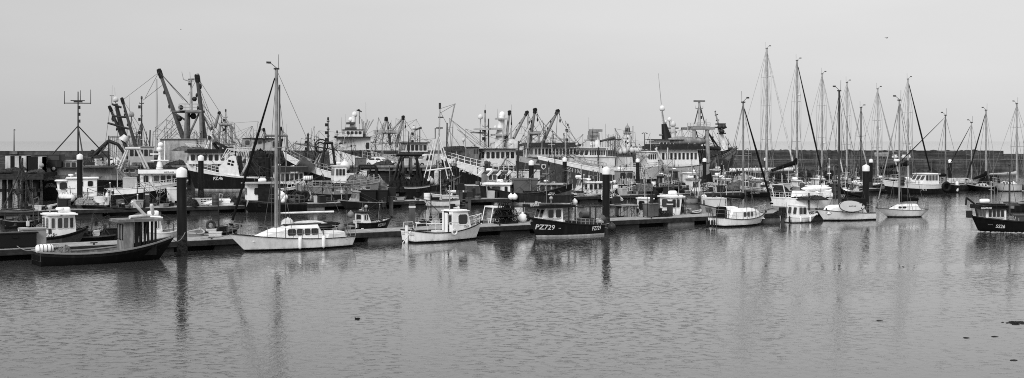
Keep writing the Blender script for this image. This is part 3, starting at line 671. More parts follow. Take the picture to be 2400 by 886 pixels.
# ================================================================ sailing yacht fittings
def coachroof(b, p0, p1, yt, yb, w=.55, v=.72, fwd=.9, aft=.25, wins=(), wy=(.35, .75), far=False, nm='coachroof', steps=None):
    """low cabin with rounded shoulders; wins = measured columns of each side light"""
    xa, xf = sorted((b.X(p0), b.X(p1))); xm = (xa + xf) / 2; wd = w * b.B
    z0 = b.dz(xm) - .05; z1 = b.Z(yt, xm); hh = z1 - z0
    mb = MB(); n = 10; vs = []
    for i in range(n + 1):
        t = i / n; x = xa + (xf - xa) * t
        up = min(1, max(0, (x - xa) / max(.01, aft)), max(.0, (xf - x) / fwd) ** .7) if 0 < i < n else .05
        ww = wd / 2 * (1 - .35 * max(0, t - .5) * 2 * (1 if fwd > .3 else 0))
        zb = min(z0, b.dz(x) - .05)
        for y, z in ((-ww, zb), (-ww * .93, z0 + hh * up * .75), (-ww * .72, z0 + hh * up * .97), (0, z0 + hh * up * 1.03), (ww * .72, z0 + hh * up * .97), (ww * .93, z0 + hh * up * .75), (ww, zb)):
            vs.append((x, y, z))
    mb.add(vs, [(i * 7 + j, i * 7 + j + 1, (i + 1) * 7 + j + 1, (i + 1) * 7 + j) for i in range(n) for j in range(6)], 0, False)
    mb.add(vs, [(0, 1, 2, 3, 4, 5, 6)[::-1], tuple(n * 7 + j for j in range(7))], 0)
    h = mb.build(nm, mat('paint', v), b.root)
    for q0, q1 in wins:
        x0, x1 = sorted((b.X(q0, b.side * wd / 2), b.X(q1, b.side * wd / 2)))
        for sd in (1, -1):
            def yy(x, k):
                t = (x - xa) / (xf - xa); return sd * wd / 2 * (1 - .35 * max(0, t - .5) * 2 * (1 if fwd > .3 else 0)) * (1 - .07 * k / .75)
            za, zb = z0 + hh * wy[0], z0 + hh * wy[1]; q = min(.06, (x1 - x0) * .3)
            pts = [(x0 + q, wy[0]), (x1 - q, wy[0]), (x1, wy[0] + .1), (x1, wy[1] - .1), (x1 - q, wy[1]), (x0 + q, wy[1]), (x0, wy[1] - .1), (x0, wy[0] + .1)]
            vs = [(x, yy(x, k) + sd * .022, z0 + hh * k) for x, k in pts]
            MB().add(vs, [tuple(range(8))]).build('window', mat('glass', .012), h)
    b.cr = (xa, xf, z0, z1, wd); return h
def pulpit(b, at_bow=True, h=.6, v=.5, r=.02, name=None):
    mb = MB(); s0, s1 = (.84, .995) if at_bow else (.0, .1)
    e = b.edge(.06, 0, 4, s0, s1)
    L = [(x, y, z + h) for x, y, z in e]; Rr = [(x, -y, z + h) for x, y, z in e]
    ring = (L + Rr[::-1]) if at_bow else (L[::-1] + Rr)
    mb.path(ring, r, 5); mb.path([(x, y, z - h * .5) for x, y, z in ring], r * .7, 5)
    for x, y, z in ring[::2]: mb.tube((x, y, z - h), (x, y, z), r, n=5)
    return mb.build(name or ('pulpit' if at_bow else 'pushpit'), mat('metal', v), b.root)
def lifelines(b, h=.6, v=.35, s0=.08, s1=.86, n=6, r=.014):
    for sd in (1, -1):
        mb = MB(); e = [(x, y * sd, z) for x, y, z in b.edge(.08, 0, n, s0, s1)]
        for x, y, z in e: mb.tube((x, y, z), (x, y, z + h), r * 1.3, n=5)
        mb.path([(x, y, z + h) for x, y, z in e], r * .7, 4); mb.path([(x, y, z + h * .5) for x, y, z in e], r * .7, 4)
        mb.build('guard_rail', mat('metal', v), b.root)
def rig(b, px, yt, yb, r=.07, v=.45, stay=None, backstay=None, spread=(.55,), furl=None, top=True, shroud=True, wr=.016, lower=None, radar=None, sv=.16):
    """mast with masthead gear, spreaders, shrouds, stays and (where seen) a rolled headsail"""
    x, _, zt = b.pt(px, yt); zb = b.Z(yb, x); zb = max(zb, b.dz(x))
    m = MB().tube((x, 0, zb), (x, 0, zt), r, r * .78, 10).build('mast', mat('metal', v), b.root); b.mast = (x, zb, zt)
    if top:
        mb = MB(); mb.box((x, 0, zt + .05), (.3, .16, .1)); mb.path([(x, 0, zt + .1), (x + .35, 0, zt + .35), (x + .55, 0, zt + .35)], .02, 4); mb.tube((x - .1, .05, zt), (x - .12, .05, zt + .9), .014, n=4)
        mb.box((x + .5, 0, zt + .4), (.3, .02, .12)); mb.build('masthead_gear', mat('metal', .08), m)
    if radar: z = zb + (zt - zb) * radar; MB().lathe((x + .28, 0, z), [(.05, -.1), (.24, -.08), (.26, .04), (.2, .12), (.02, .14)], 12).build('radar_dome', mat('paint', .7), m)
    mb = MB(); tips = []
    for f in spread:
        z = zb + (zt - zb) * f; w = b.B * .42
        for sd in (1, -1): mb.tube((x, 0, z), (x - .1, sd * w, z + .06), .03, .022, 5); tips.append((sd, (x - .1, sd * w, z + .06)))
    if spread: mb.build('spreader', mat('metal', v), m)
    wr_ = MB(); xs, xb = b.edge()[0][0], b.edge()[-1][0]
    if shroud:
        for sd, t in tips:
            s = b.sat(x - .1); ch = (x - .15, sd * b.sec(s, b.sheer(s))[1] * .95, b.sheer(s))
            wr_.tube((x, 0, zt - .1), t, wr, n=4, cap=False); wr_.tube(t, ch, wr, n=4, cap=False); wr_.tube((x, 0, t[2] - .1), (ch[0] - .5, ch[1], ch[2]), wr, n=4, cap=False); wr_.tube((x, 0, t[2] - .1), (ch[0] + .6, ch[1], ch[2]), wr, n=4, cap=False)
    fy = stay or (xb - .1, b.fb + .1, zt - .15)
    wr_.tube((x, 0, fy[2]), (fy[0], 0, fy[1]), wr, n=4, cap=False)
    if backstay != 0: wr_.tube((x, 0, zt), (xs + .1, 0, b.fs + .1), wr, n=4, cap=False)
    wr_.build('rigging', mat('metal', sv), b.root)
    if furl:
        p = Vector((fy[0], 0, fy[1])); q = Vector((x, 0, fy[2])); a = p.lerp(q, .07); c = p.lerp(q, .5); e = p.lerp(q, .96)
        mb = MB(); mb.tube(a, c, furl[0] * .9, furl[0], 8); mb.tube(c, e, furl[0], furl[0] * .45, 8); mb.lathe(p.lerp(q, .045), [(.13, -.06), (.13, .06)], 8)
        mb.build('furled_headsail', mat('fabric', furl[1]), b.root)
def boom(b, px_end, py_end, py_mast, r=.05, v=.6, cover=None):
    x, zb, zt = b.mast; xe, _, ze = b.pt(px_end, py_end); zm = b.Z(py_mast, x)
    o = MB().tube((x, 0, zm), (xe, 0, ze), r, r, 8).build('boom', mat('metal', v), b.root)
    if cover:
        mb = MB(); n = 12; vs = []; k = 8; rg = random.Random(int(px_end))
        for i in range(n + 1):
            t = i / n; cx = x + (xe - x) * t; cz = zm + (ze - zm) * t
            hh = cover[0] * ((1 - .5 * t) + (cover[2] * max(0, 1 - t * 7) if len(cover) > 2 else 0)) * rg.uniform(.9, 1.1); ww = cover[0] * .42
            for j in range(k):
                a = 2 * math.pi * j / k; vs.append((cx, ww * math.cos(a), cz + hh * .42 + hh * .58 * math.sin(a)))
        mb.add(vs, [(i * k + j, (i + 1) * k + j, (i + 1) * k + (j + 1) % k, i * k + (j + 1) % k) for i in range(n) for j in range(k)], 0, True)
        mb.add(vs, [tuple(range(k)), tuple(n * k + j for j in range(k))[::-1]])
        mb.build('sail_cover', mat('fabric', cover[1]), o)
def roofgear(b, xs, kinds, v=.6):
    """bits on a wheelhouse roof, each a part"""
    xa, xf, z0, z1, wd = b.hs
    for f, k in zip(xs, kinds):
        x = xa + (xf - xa) * f; z = b.rz - .03
        if k == 'radar': MB().lathe((x, 0, z), [(.07, 0), (.07, .16), (.24, .18), (.27, .26), (.22, .34), (.02, .36)], 12).build('radar_dome', mat('paint', .75), b.h)
        if k == 'bar': m = MB(); m.tube((x, 0, z), (x, 0, z + .4), .06); m.box((x, 0, z + .45), (1.3, .14, .14), rz=.5); m.build('radar_scanner', mat('paint', .75), b.h)
        if k == 'aer': MB().tube((x, .2, z), (x - .05, .2, z + 2.2), .018, .008, 4).build('aerial', mat('metal', .3), b.h)
        if k == 'light': m = MB(); m.tube((x, -.2, z), (x, -.2, z + .3), .03); m.ball((x, -.2, z + .38), .13); m.build('searchlight', mat('paint', .4), b.h)
        if k == 'mast': m = MB(); m.tube((x, 0, z), (x, 0, z + 1.5), .045, .03); m.tube((x, -.4, z + 1.0), (x, .4, z + 1.0), .025); m.ball((x, 0, z + 1.55), .07); m.build('light_mast', mat('metal', .35), b.h)
        if k == 'horn': MB().lathe((x, .1, z + .12), [(.03, -.2), (.05, 0), (.12, .2)], 8, axis='x').build('horn', mat('metal', .5), b.h)
        if k == 'raft': m = MB(); m.lathe((x, 0, z + .19), [(.04, -.36), (.13, -.35), (.17, -.25), (.17, .25), (.13, .35), (.04, .36)], 12, axis='x'); m.build('liferaft_canister', mat('plastic', .75), b.h)
def moor(p, q, label, drop=.15, r=.022, v=.3): return tag(MB().sag((0, 0, 0), Vector(q) - Vector(p), drop, r).build('mooring_rope', mat('rope', v), None, p), label, 'rope')
def fend(b, px, label, group=None, dz_=-.1, size=1.0, v=None):
    o = b.side * b.B / 2; x = b.X(px, o); s = b.sat(x); z = b.sheer(s)
    zc = max(z - .42 * size + dz_, .5 * size + .02)
    return gear('fender', b.W(x, b.side * (b.surf(x, zc) + .14 * size), zc), size, label, group, b.a, v)

# ================================================================ the nearest row, along the first pontoon
# 1 black workboat
b = Boat('workboat', 'long black open workboat with a small upright wheelhouse and a raised bow', 'workboat', 74, 411, 617, 34, 2.5, (33, 27, 55), rake=.9, tw=.8, hull=(.008, .008, .03), strake=(9, 11), boot=2, bul=.5, deck=.16, rail=.11, p=2.4, raildark=.3)
b.house(274, 364, 515, 574, w=.5, v=.3, rf=0, n=1, rect=[(.15, .85)], wz=(2, 2.1), roofv=.1, over=.14, nf=0, full=False)
bpy.data.objects.remove(b.h.children[0], do_unlink=True)
for c in list(b.h.children): bpy.data.objects.remove(c, do_unlink=True)
bpy.data.objects.remove(b.h, do_unlink=True)
xa, xf, z0, z1, wd = b.hs; z0 = b.dz(xa); hw = wd / 2
xm = xa + (xf - xa) * .3
h = MB().bx(xa, xa + .06, -hw, hw, z0, z1).bx(xa + .06, xm, hw - .05, hw, z0, z1).bx(xa + .06, xm, -hw, -hw + .05, z0, z1).build('wheelhouse', mat('paint', .22), b.root)
MB().bx(xa - .35, xf + .35, -hw - .18, hw + .18, z1 + .002, z1 + .08).bx(xa - .37, xf + .37, -hw - .2, hw + .2, z1 - .07, z1 - .001).build('roof', mat('paint', .2), h)
for sd in (-1, 1): MB().bx(xm + .05, xm + (xf - xm) * .22, sd * hw - .03, sd * hw + .03, z0, z1 - .07).build('door', mat('paint', .02), h)
mb = MB()
for sd in (-1, 1):
    y = sd * hw
    for f, g in ((.3, .3), (.42, .62), (.68, .66), (.84, .86), (1, 1)): mb.tube((xm + (xf - xm) * f, y, z0 + .1), (xm + (xf - xm) * g, y, z1 - .05), .06, n=6)
    mb.bx(xm + (xf - xm) * .2, xf, y - .04, y + .04, z0 + .1, z0 + .55)
mb.tube((xf, 0, z0 + .2), (xf, 0, z1 - .05), .06); mb.bx(xf - .03, xf + .03, -hw, hw, z0 + .1, z0 + .6); mb.build('window_post', mat('paint', .02), h)
for y in (-.25, .25):
    m = MB(); m.bx(xa - .03, xa - .002, y - .19, y + .19, z0 + (z1 - z0) * .5, z0 + (z1 - z0) * .88, 1)
    for a in (-.21, .19): m.bx(xa - .045, xa - .003, y + a, y + a + .04, z0 + (z1 - z0) * .47, z0 + (z1 - z0) * .9)
    m.build('window', [mat('rubber', .015), mat('glass', .1)], h)
mb = MB().tube((xa + .4, -.3, z1 + .17), (xf - .3, .1, z1 + .2), .09, n=8).tube((xa + .9, .3, z1 + .16), (xf, .3, z1 + .18), .08, n=8); mb.build('rolled_canvas', mat('fabric', .55), h)
MB().tube((xa + 1.35, 0, z1 + .22), (xa + .6, -.1, z1 + 1.0), .08, n=8).build('exhaust_pipe', mat('metal', .6), h)
gear('fender', b.W(xa + 1.75, .05, z1 + .55), .85, 'pale fender propped on the workboat wheelhouse roof', rz=0, v=.55, roll=.5)
gear('raft', b.W(b.X(102), -.2, b.fs - .12), .72, 'white liferaft canister lashed on the stern of the black workboat', rz=b.a)
gear('net', b.W(b.X(140), -.3, b.fs - .3), (1.0, .8, .7), 'tangle of grey rope heaped beside the white liferaft', rz=b.a, v=.12)
gear('coil', b.W(b.X(360), 0, b.dz(b.X(360))), 1.1, 'coil of line on the raised foredeck of the black workboat', rz=1, v=.15)
moor(b.W(-b.L / 2 + .2, 1.0, b.fs + .02), (PA(40, .3)[0], PA(40, .3)[1], .75), 'thin rope running from the black workboat stern to the pontoon cleat')
moor(b.W(b.L / 2 - .3, 0, b.fb), (point(434, 545, 72.2)), 'slack rope between the workboat bow and the thick white capped pile', .4)

# 2 white yacht
b = Boat('sailing_yacht', 'large white yacht with three long cabin lights and a slack pale sail on its boom', 'yacht', 834, 533, 587, 215.6, 2.35, (26, 27, 44), rake=1.15, tw=.6, hull=(.012, .78, .78), boot=5, bul=.08, deck=.62, rail=.06, raildark=.03, p=2.0, srake=.25)
coachroof(b, 585, 752, 527, 552, w=.6, v=.74, fwd=2.2, aft=.3, wins=((675, 694), (696, 712), (714, 728), (730, 746)), wy=(.3, .75))
MB().bx(b.cr[0] + .2, b.cr[0] + 2.6, -.45, .45, b.cr[3] + .01, b.cr[3] + .07).build('sliding_hatch', mat('wood', .12), b.root)
rig(b, 648, 163, 545, r=.125, v=.3, spread=(.52,), furl=(.085, .015), radar=None, wr=.014)
boom(b, 782, 496, 500, .06, .75)
MB().tube((b.mast[0] - .15, .12, b.mast[1]), (b.mast[0] - .15, .1, b.mast[1] + 8.8), .05).build('mast_track', mat('metal', .12), b.root)
MB().heap((b.mast[0] - .7, 0, b.cr[3]), (.9, .45, .42), 0, 3).heap((b.mast[0] - 2.0, 0, b.cr[3]), (2.2, .45, .2), 0, 5).build('loose_sail', mat('fabric', .6), b.root)
pulpit(b, True, .62, .3); pulpit(b, False, .6, .35); lifelines(b, .58, .3)
coachroof(b, 752, 800, 541, 556, w=.75, v=.6, fwd=.05, aft=.05, nm='cockpit_coaming')
fend(b, 703, 'white fender hung amidships on the large white yacht, the one nearer its bow', dz_=-.05, size=.9)
fend(b, 757, 'white fender hung near the stern of the large white yacht', dz_=-.05, size=.9)
b.gear('motor', 806, 545, .6, 'small dark outboard engine clamped at the large yacht stern', v=.06)
b.gear('buoy', 800, 541, .9, 'mottled round float tied on the large yacht stern rail', v=.2)
moor(b.W(b.L / 2 - .4, 0, b.fb), (PA(470, .3)[0], PA(470, .3)[1], .72), 'rope leading from the large yacht bow to the near pontoon', .1)

# 3 little white cabin boat with open stern
b = Boat('cabin_boat', 'small white boat with a tall cabin and dark edged door, flowing script on its side', 'motor boat', 939, 1129, 566, 35, 2.0, (29, 22, 41), rake=.5, tw=.86, hull=(.012, .8, .8), boot=4, bul=.3, deck=.5, rail=.08, raildark=.02, p=2.2, srake=.1)
b.house(1036, 1110, 494, 546, w=.66, v=.78, rf=.42, n=1, rect=[(.28, .96)], wz=(.42, .86), over=.05, nf=2, na=0, rt=.06, fr=.8)
xa, xf, z0, z1, wd = b.hs
for nm, y0, y1, za, zb, v in (('door', -.08, .3, .06, .93, .75), ('window', -.52, -.2, .5, .84, .02)):
    mb = MB(); mb.bx(xa - .045, xa - .02, y0, y1, z0 + (z1 - z0) * za, z0 + (z1 - z0) * zb)
    if nm == 'door': mb.bx(xa - .03, xa - .003, y0 - .1, y1 + .1, z0 + .06, z0 + (z1 - z0) * .99, 1)
    else: mb.bx(xa - .035, xa - .003, y0 - .05, y1 + .05, z0 + (z1 - z0) * (za - .04), z0 + (z1 - z0) * (zb + .04), 1)
    mb.build(nm, [mat('paint' if nm == 'door' else 'glass', v), mat('rubber', .015 if nm == 'door' else .4)], b.h)
b.letters('Pixie', 1094, 530, 6.5, .03, .1, .75, b.h, y=wd / 2 + .015)
roofgear(b, (.1, .45), ('mast', 'horn'))
mb = MB(); mb.bx(-b.L / 2 - .1, -b.L / 2 - .02, -.12, .12, -.3, b.fs + .3); mb.build('rudder', mat('paint', .75), b.root); MB().path([(-b.L / 2 - .1, 0, b.fs + .3), (-b.L / 2 + .9, .1, b.fs + .35)], .03).build('tiller', mat('wood', .2), b.root)
pulpit(b, True, .55, .6, .025)
mb = MB()
for sd in (-1, 1): mb.path([(-b.L / 2 + .15, sd * .8, b.fs), (-b.L / 2 + .2, sd * .8, b.fs + .45), (-b.L / 2 + .9, sd * .85, b.fs + .45), (-b.L / 2 + 1, sd * .88, b.fs)], .025); mb.path([(.0 - .2, sd * .85, b.dz(0)), (-.2, sd * .85, b.dz(0) + .9), (.5, sd * .85, b.dz(0) + .9)], .02)
mb.build('hand_rail', mat('metal', .55), b.root)
MB().bx(-b.L / 2 + 1.2, -b.L / 2 + 1.6, -.7, .7, b.fm - .3, b.fm - .05).bx(-b.L / 2 + 2.0, -b.L / 2 + 2.6, -.35, .35, b.fm - .3, b.fm + .1).build('thwart', mat('paint', .6), b.root)
gear('tyre', b.W(b.X(1063, -1), -1.12, b.sheer(.5) + .0), .55, 'small pale lifebelt hung over the side under the cabin door', rz=b.a, v=.6)
b.letters('FY 51', 951, 545, 4, .1, 0, .8)
moor(b.W(-b.L / 2, -.5, b.fs), b.W(-b.L / 2 - .6, -.4, 0), 'short white rope trailing from the small white boat stern', .0, .03, .7)

# 4 dark boat PZ729
b = Boat('fishing_boat', 'dark inshore fishing boat marked PZ729 twice in white on its hull', 'fishing boat', 1418, 1236, 555, 213, 2.3, (24, 30, 48), rake=.75, tw=.8, hull=(.6, .02, .02), boot=4.5, bul=.45, deck=.4, rail=.1, raildark=.03, p=2.3)
b.house(1238, 1319, 484, 522, w=.74, v=.76, rf=.5, ra=0, n=2, rect=[(.02, .36), (.5, .86)], wz=(.33, .84), roofv=.02, over=.2, nf=2, rt=.12)
xa, xf, z0, z1, wd = b.hs
m = MB().bx(xf - 2.2, xf + .32, -wd / 2 - .24, wd / 2 + .24, z1 - .06, z1 + .16).bx(xa - .9, xf - 2.0, -wd / 2 - .2, wd / 2 + .2, z1 - .02, z1 + .1); m.build('name_board', mat('paint', .02), b.h)
b.letters('PEGASUS', 1253, 480.5, 6.2, .75, .02, .72, b.h, y=wd / 2 + .255)
b.letters('PZ729', 1278, 533, 11.5, .62, -.05, .95); b.letters('PZ729', 1398, 535, 9.5, .72, .04, .8); b.letters('+', 1243, 519, 11, .35, 0, .9); b.letters('..', 1312, 532, 9, .6, 0, 1)
roofgear(b, (.55, .15, .9), ('aer', 'light', 'horn'))
mb = MB(); z = b.fm
for px in (1333, 1348, 1383, 1396):
    for y in (-.9, .9): mb.tube((b.X(px, y), y, b.dz(b.X(px))), (b.X(px, y), y, b.Z(482 if px > 1340 else 486, b.X(px))), .055)
mb.tube((b.X(1348), -.9, b.Z(484, b.X(1348))), (b.X(1348), .9, b.Z(484, b.X(1348))), .05); mb.tube((b.X(1396), -.9, b.Z(483, b.X(1396))), (b.X(1396), .9, b.Z(483, b.X(1396))), .05)
mb.build('gallows', mat('metal', .05), b.root)
b.rails(.05, .5, 13, 7, .02, .35)
m = MB().bx(b.X(1372) - .5, b.X(1372) + .5, -.4, .4, b.dz(0), b.dz(0) + .7).tube((b.X(1372) - .3, 0, b.dz(0) + .9), (b.X(1372) + .4, 0, b.dz(0) + .9), .25); m.build('net_hauler', mat('metal', .12), b.root)
b.gear('buoy', 1411, 522, 1.1, 'dull round float on the stern of the dark boat marked PZ729', v=.15)
b.gear('net', 1402, 521, (.9, .7, .4), 'pale rope heap on the after deck of the dark boat marked PZ729', v=.4); b.gear('crate', 1360, 0, 1, 'fish crate on the working deck of the dark boat marked PZ729', v=.25); b.gear('bin', 1340, 0, .8, 'dark tub by the wheelhouse of the boat marked PZ729', v=.05)
for k, (y0_, y1_) in enumerate(((523, 528), (535, 520))): moor(b.W(-b.L / 2 + .1, .6 - k, b.fs + .05), point(1428 - k * 3, y0_, 90.8), ('upper' if k == 0 else 'lower') + ' rope tying the dark boat PZ729 stern to the near pile', .05, .025, .45)
gear('buoy', point(1434, 541, 91), 1.1, 'half sunk dark round buoy beside the pile astern of PZ729', v=.08)

# 5 bluff white yacht with transom to the viewer
b = Boat('sailing_yacht', 'stubby white yacht with three square cabin lights and a short bowsprit', 'yacht', 1659, 1795, 530, 36, 2.3, (22, 17, 30), rake=.7, tw=.75, hull=(.012, .76, .76), boot=4, bul=.06, deck=.6, rail=.07, raildark=.08, p=2.1, srake=.1)
coachroof(b, 1694, 1782, 488, 508, w=.66, v=.74, fwd=1.0, aft=.2, wins=((1743, 1750), (1752, 1759), (1761, 1767)), wy=(.3, .72))
coachroof(b, 1694, 1726, 484, 500, w=.5, v=.72, fwd=.3, aft=.15, nm='doghouse', wins=((1726, 1730),))
rig(b, 1742, 241, 490, r=.085, v=.25, spread=(.5,), stay=(b.L / 2 + .8, b.fb + .25, b.Z(246, 0)), furl=(.08, .015))
MB().tube((b.L / 2 - .9, 0, b.fb + .05), (b.L / 2 + .95, 0, b.fb + .28), .07).build('bowsprit', mat('wood', .3), b.root)
pulpit(b, True, .55, .4); pulpit(b, False, .6, .2); lifelines(b, .5, .3)
boom(b, 1697, 462, 466, .05, .3, (.3, .015, .8))
MB().path([(-b.L / 2 - .2, -.3, b.fs + .3), (-b.L / 2 - .25, -.3, -.2)], .03).path([(-b.L / 2 - .2, .1, b.fs + .3), (-b.L / 2 - .25, .1, -.2)], .03).path([(-b.L / 2 - .22, -.3, .3), (-b.L / 2 - .22, .1, .3)], .03).build('boarding_ladder', mat('metal', .08), b.root)
m = MB().prism([(-.2, 0), (.25, 0), (.15, .95), (-.1, .95)], -.4, .4).build('spray_hood', mat('fabric', .02), b.root); m.location = (b.X(1690), 0, b.fm)
for i in range(4): fend(b, 1662 + i * 6, 'dark fender at the stern quarter of the stubby white yacht', 'dark fenders on the stubby yacht', -.1, .6, .03)

# 6 little motor boat with two fenders
b = Boat('motor_boat', 'little white motor boat with a wrap-around dark cabin and a black outboard', 'motor boat', 1828, 1914, 522, 24, 1.9, (14, 13, 18), rake=.6, tw=.85, hull=(.1, .72, .72), strake=(3, 3), boot=2, bul=.25, deck=.5, rail=.07, raildark=.75, p=2.0)
b.house(1842, 1902, 482, 509, w=.72, v=.72, rf=.55, ra=.2, n=2, wz=(.3, .88), over=.03, nf=2, na=2, rt=.05, gap=.12)
gear('motor', b.W(-b.L / 2 - .3, 0, .35), 1.0, 'black outboard tipped up astern of the little white motor boat', rz=b.a, roll=.0, v=.012)
b.gear('net', 1826, 505, (.9, .6, .6), 'dark bundle in the cockpit of the little white motor boat', v=.02)
for px, yt in ((1832, 476), (1837, 478), (1843, 474)): b.stick((px, 505), (px + 1, yt), .015, .01, 'fishing_rod', .1, -.4, -.4, n=4)
fend(b, 1876, 'slanting white fender on the side of the little motor boat', size=.62, dz_=.05); fend(b, 1900, 'white fender by the bow of the little motor boat', size=.62, dz_=.0); fend(b, 1852, 'long black strap fender on the side of the little motor boat', size=.6, v=.02)
b.rails(.6, .95, 8, 4, .015, .5)

# 7 yacht with surfboard
b = Boat('sailing_yacht', 'white yacht carrying a big oval paddle board along its side rail', 'yacht', 2053, 1913, 517.5, 204, 2.2, (17, 19, 28), rake=.8, tw=.8, hull=(.02, .75, .78), strake=(4, 5), boot=3, bul=.06, deck=.65, rail=.07, raildark=.08, p=2.0, srake=-.1)
coachroof(b, 1932, 2020, 480, 498, w=.66, v=.76, fwd=.5, aft=.15, wins=((1940, 1944),), wy=(.4, .7))
rig(b, 1967, 214, 482, r=.1, v=.07, spread=(.22,), backstay=None, furl=None, sv=.1)
b.stick((1956, 388), (1958, 470), .05, name='rolled_jib', v=.12)
boom(b, 2016, 463, 452, .06, .2, (.36, .015, 1.0))
n = 20; vs = []; xa, _, za = b.pt(1966, 484, 1.15); xe, _, ze = b.pt(2026, 482, 1.15)
for sd in (0, .1):
    for i in range(n):
        t = 2 * math.pi * i / n; c = math.cos(t); s_ = math.sin(t)
        vs.append(((xa + xe) / 2 + (xe - xa) / 2 * c, 1.12 + sd - .0 + .25 * -s_ * .3, (za + ze) / 2 + .47 * s_ * (1 - .15 * c) - .05 * c))
o = MB().add(vs, [tuple(range(n))[::-1], tuple(range(n, 2 * n))] + [(i, (i + 1) % n, n + (i + 1) % n, n + i) for i in range(n)]).build('paddle_board', mat('plastic', .5), None, (b.C[0], b.C[1], 0), b.a)
tag(o, 'oval paddle board with dark edge standing on the yacht rail', 'paddle board')
MB().path([(x, y + .0, z) for x, y, z in vs[n:]], .03, 5, closed=True).build('edge_band', mat('rubber', .015), o)
tv, tf = text_mesh('sport sup'); hh = .17
MB().add([((xa + xe) / 2 - tx * hh * .8, 1.235 - .0, (za + ze) / 2 + ty * hh) for tx, ty, _ in tv], tf).build('lettering', mat('plastic', .03), o)
mb = MB()
for px, py in ((2016, 474), (2022, 480), (2019, 488)): x, y, z = b.pt(px, py, 1.24); mb.box((x, 1.24, z), (.12, .04, .1))
mb.build('fin_box', mat('rubber', .015), o)
MB().prism([(-.9, 0), (.9, 0), (.7, .6), (-.8, .65)], -.6, .6).build('spray_hood', mat('fabric', .03), b.root).location = (b.X(2000), 0, b.cr[3] - .15)
pulpit(b, False, .6, .35); lifelines(b, .5, .3, .05, .5); b.letters('Sea Spray', 1942, 499, 2.6, .1, 0, .9)
MB().tube((-b.L / 2 - .25, 0, -.2), (-b.L / 2 - .25, 0, b.fs), .06).build('rudder', mat('paint', .5), b.root)

# 8 outermost yacht
b = Boat('sailing_yacht', 'slender pale yacht with a thick black sail cover at the outer pontoon end', 'yacht', 2178, 2053, 509.5, 201, 2.1, (18, 17, 23), rake=1.2, tw=.5, hull=(.02, .62, .62), boot=2.5, bul=.05, deck=.6, rail=.05, raildark=.12, p=1.9, srake=.8)
coachroof(b, 2083, 2148, 478, 494, w=.6, v=.74, fwd=1.3, aft=.15, wins=((2108, 2115), (2117, 2125)), wy=(.4, .7))
rig(b, 2108, 236, 478, r=.085, v=.3, spread=(.5,), furl=(.05, .3), radar=.42)
boom(b, 2150, 470, 471, .06, .2, (.5, .012, .9)); pulpit(b, True, .6, .25, .022); pulpit(b, False, .6, .25, .022); lifelines(b, .55, .3)
MB().tube((b.X(2151), 0, b.fm), (b.X(2151), 0, b.Z(458, 0)), .05).build('boom_gallows', mat('metal', .06), b.root)

# 9 boat under way at the edge of the picture, and the one behind it
b = Boat('fishing_boat', 'dark fishing boat marked SS26 under way with a white wheelhouse and foam at its bow', 'fishing boat', 2440, 2277, 545, 183, 3.2, (24, 27, 36), rake=.5, tw=.85, hull=(.02, .012, .02), boot=2, bul=.5, deck=.2, rail=.12, raildark=.03, p=2.6)
b.house(2284, 2358, 486, 522, w=.66, v=.66, rf=.08, n=4, wz=(.42, .88), roofv=.02, over=.12, nf=3, rt=.18, gap=.25)
xa, xf, z0, z1, wd = b.hs
b.letters('ALBATROSS', 2312, 488, 4, .7, .0, .85, b.h, y=wd / 2 + .135); b.letters('SS26', 2345, 531, 8, .62, -.02, .85); b.letters('wave', 2321, 526, 3, .3, 0, 1)
MB().bx(xa - .1, xf + .3, -wd / 2 - .12, wd / 2 + .12, z1 - .1, z1 + .2).build('name_board', mat('paint', .02), b.h)
roofgear(b, (.8, .35, .2, .45), ('raft', 'aer', 'aer', 'mast'))
MB().path([(b.L / 2 - .3, .3, b.fb), (b.L / 2 - .1, .3, b.fb + .9), (b.L / 2 + .5, .3, b.fb + 1.35), (b.L / 2 + .55, .3, b.fb + .8)], .07).bx(b.L / 2 + .1, b.L / 2 + .45, .1, .4, b.fb - .1, b.fb + .4).build('pot_hauler', mat('metal', .03), b.root)
mz = b.dz(0); xm = b.X(2366)
MB().tube((xm, 0, mz), (xm, 0, b.Z(388, xm)), .08, .05).tube((xm, -.5, b.Z(425, xm)), (xm, .5, b.Z(425, xm)), .03).ball((xm, 0, b.Z(386, xm)), .1).build('mast', mat('metal', .08), b.root)
MB().tube((xm, 0, b.Z(480, xm)), (b.X(2385), 0, b.Z(476, xm)), .06).heap((b.X(2376), 0, b.Z(482, xm)), (.9, .25, .2), 0, 4).build('steadying_sail', mat('fabric', .1), b.root)
b.wires([(2366, 390, 2382, 480), (2366, 390, 2340, 485)], .02)
b.gear('net', 2375, 0, (2, 1.6, 1.1), 'heap of pale fish boxes and net on the deck of the boat marked SS26', v=.15); b.gear('bin', 2390, 0, 1.2, 'tall tub at the stern of the boat marked SS26', v=.1)
mb = MB(); rg = random.Random(9)
for i in range(45):
    t = rg.random() ** 1.6; x = b.L / 2 - .5 - t * b.L * .9; s = b.sat(x); y = b.sec(s, 0)[1] + .1 + rg.random() ** 2 * (.35 + t * .7)
    for sd in (1, -1): mb.heap((x, sd * y, 0.002), (rg.uniform(.1, .35), rg.uniform(.03, .1), rg.uniform(.02, .05)), 0, i, 7, 2)
for i in range(30):
    x = b.L / 2 - .3 + rg.uniform(-.3, .8); mb.heap((x, rg.uniform(-.9, .9), .002), (rg.uniform(.2, .6), .1, .05), 0, i, 6, 2)
o = mb.build('bow_wave_foam', mat('plastic', .4), None, (b.C[0], b.C[1], 0), b.a); o['kind'] = 'stuff'
b = Boat('fishing_boat', 'small dark boat with a dull cover partly hidden behind the boat marked SS26', 'fishing boat', 2352, 2420, 497, 15, 2.2, (20, 20, 26), hull=(.02, .02, .05), boot=2, deck=.2, raildark=.1)
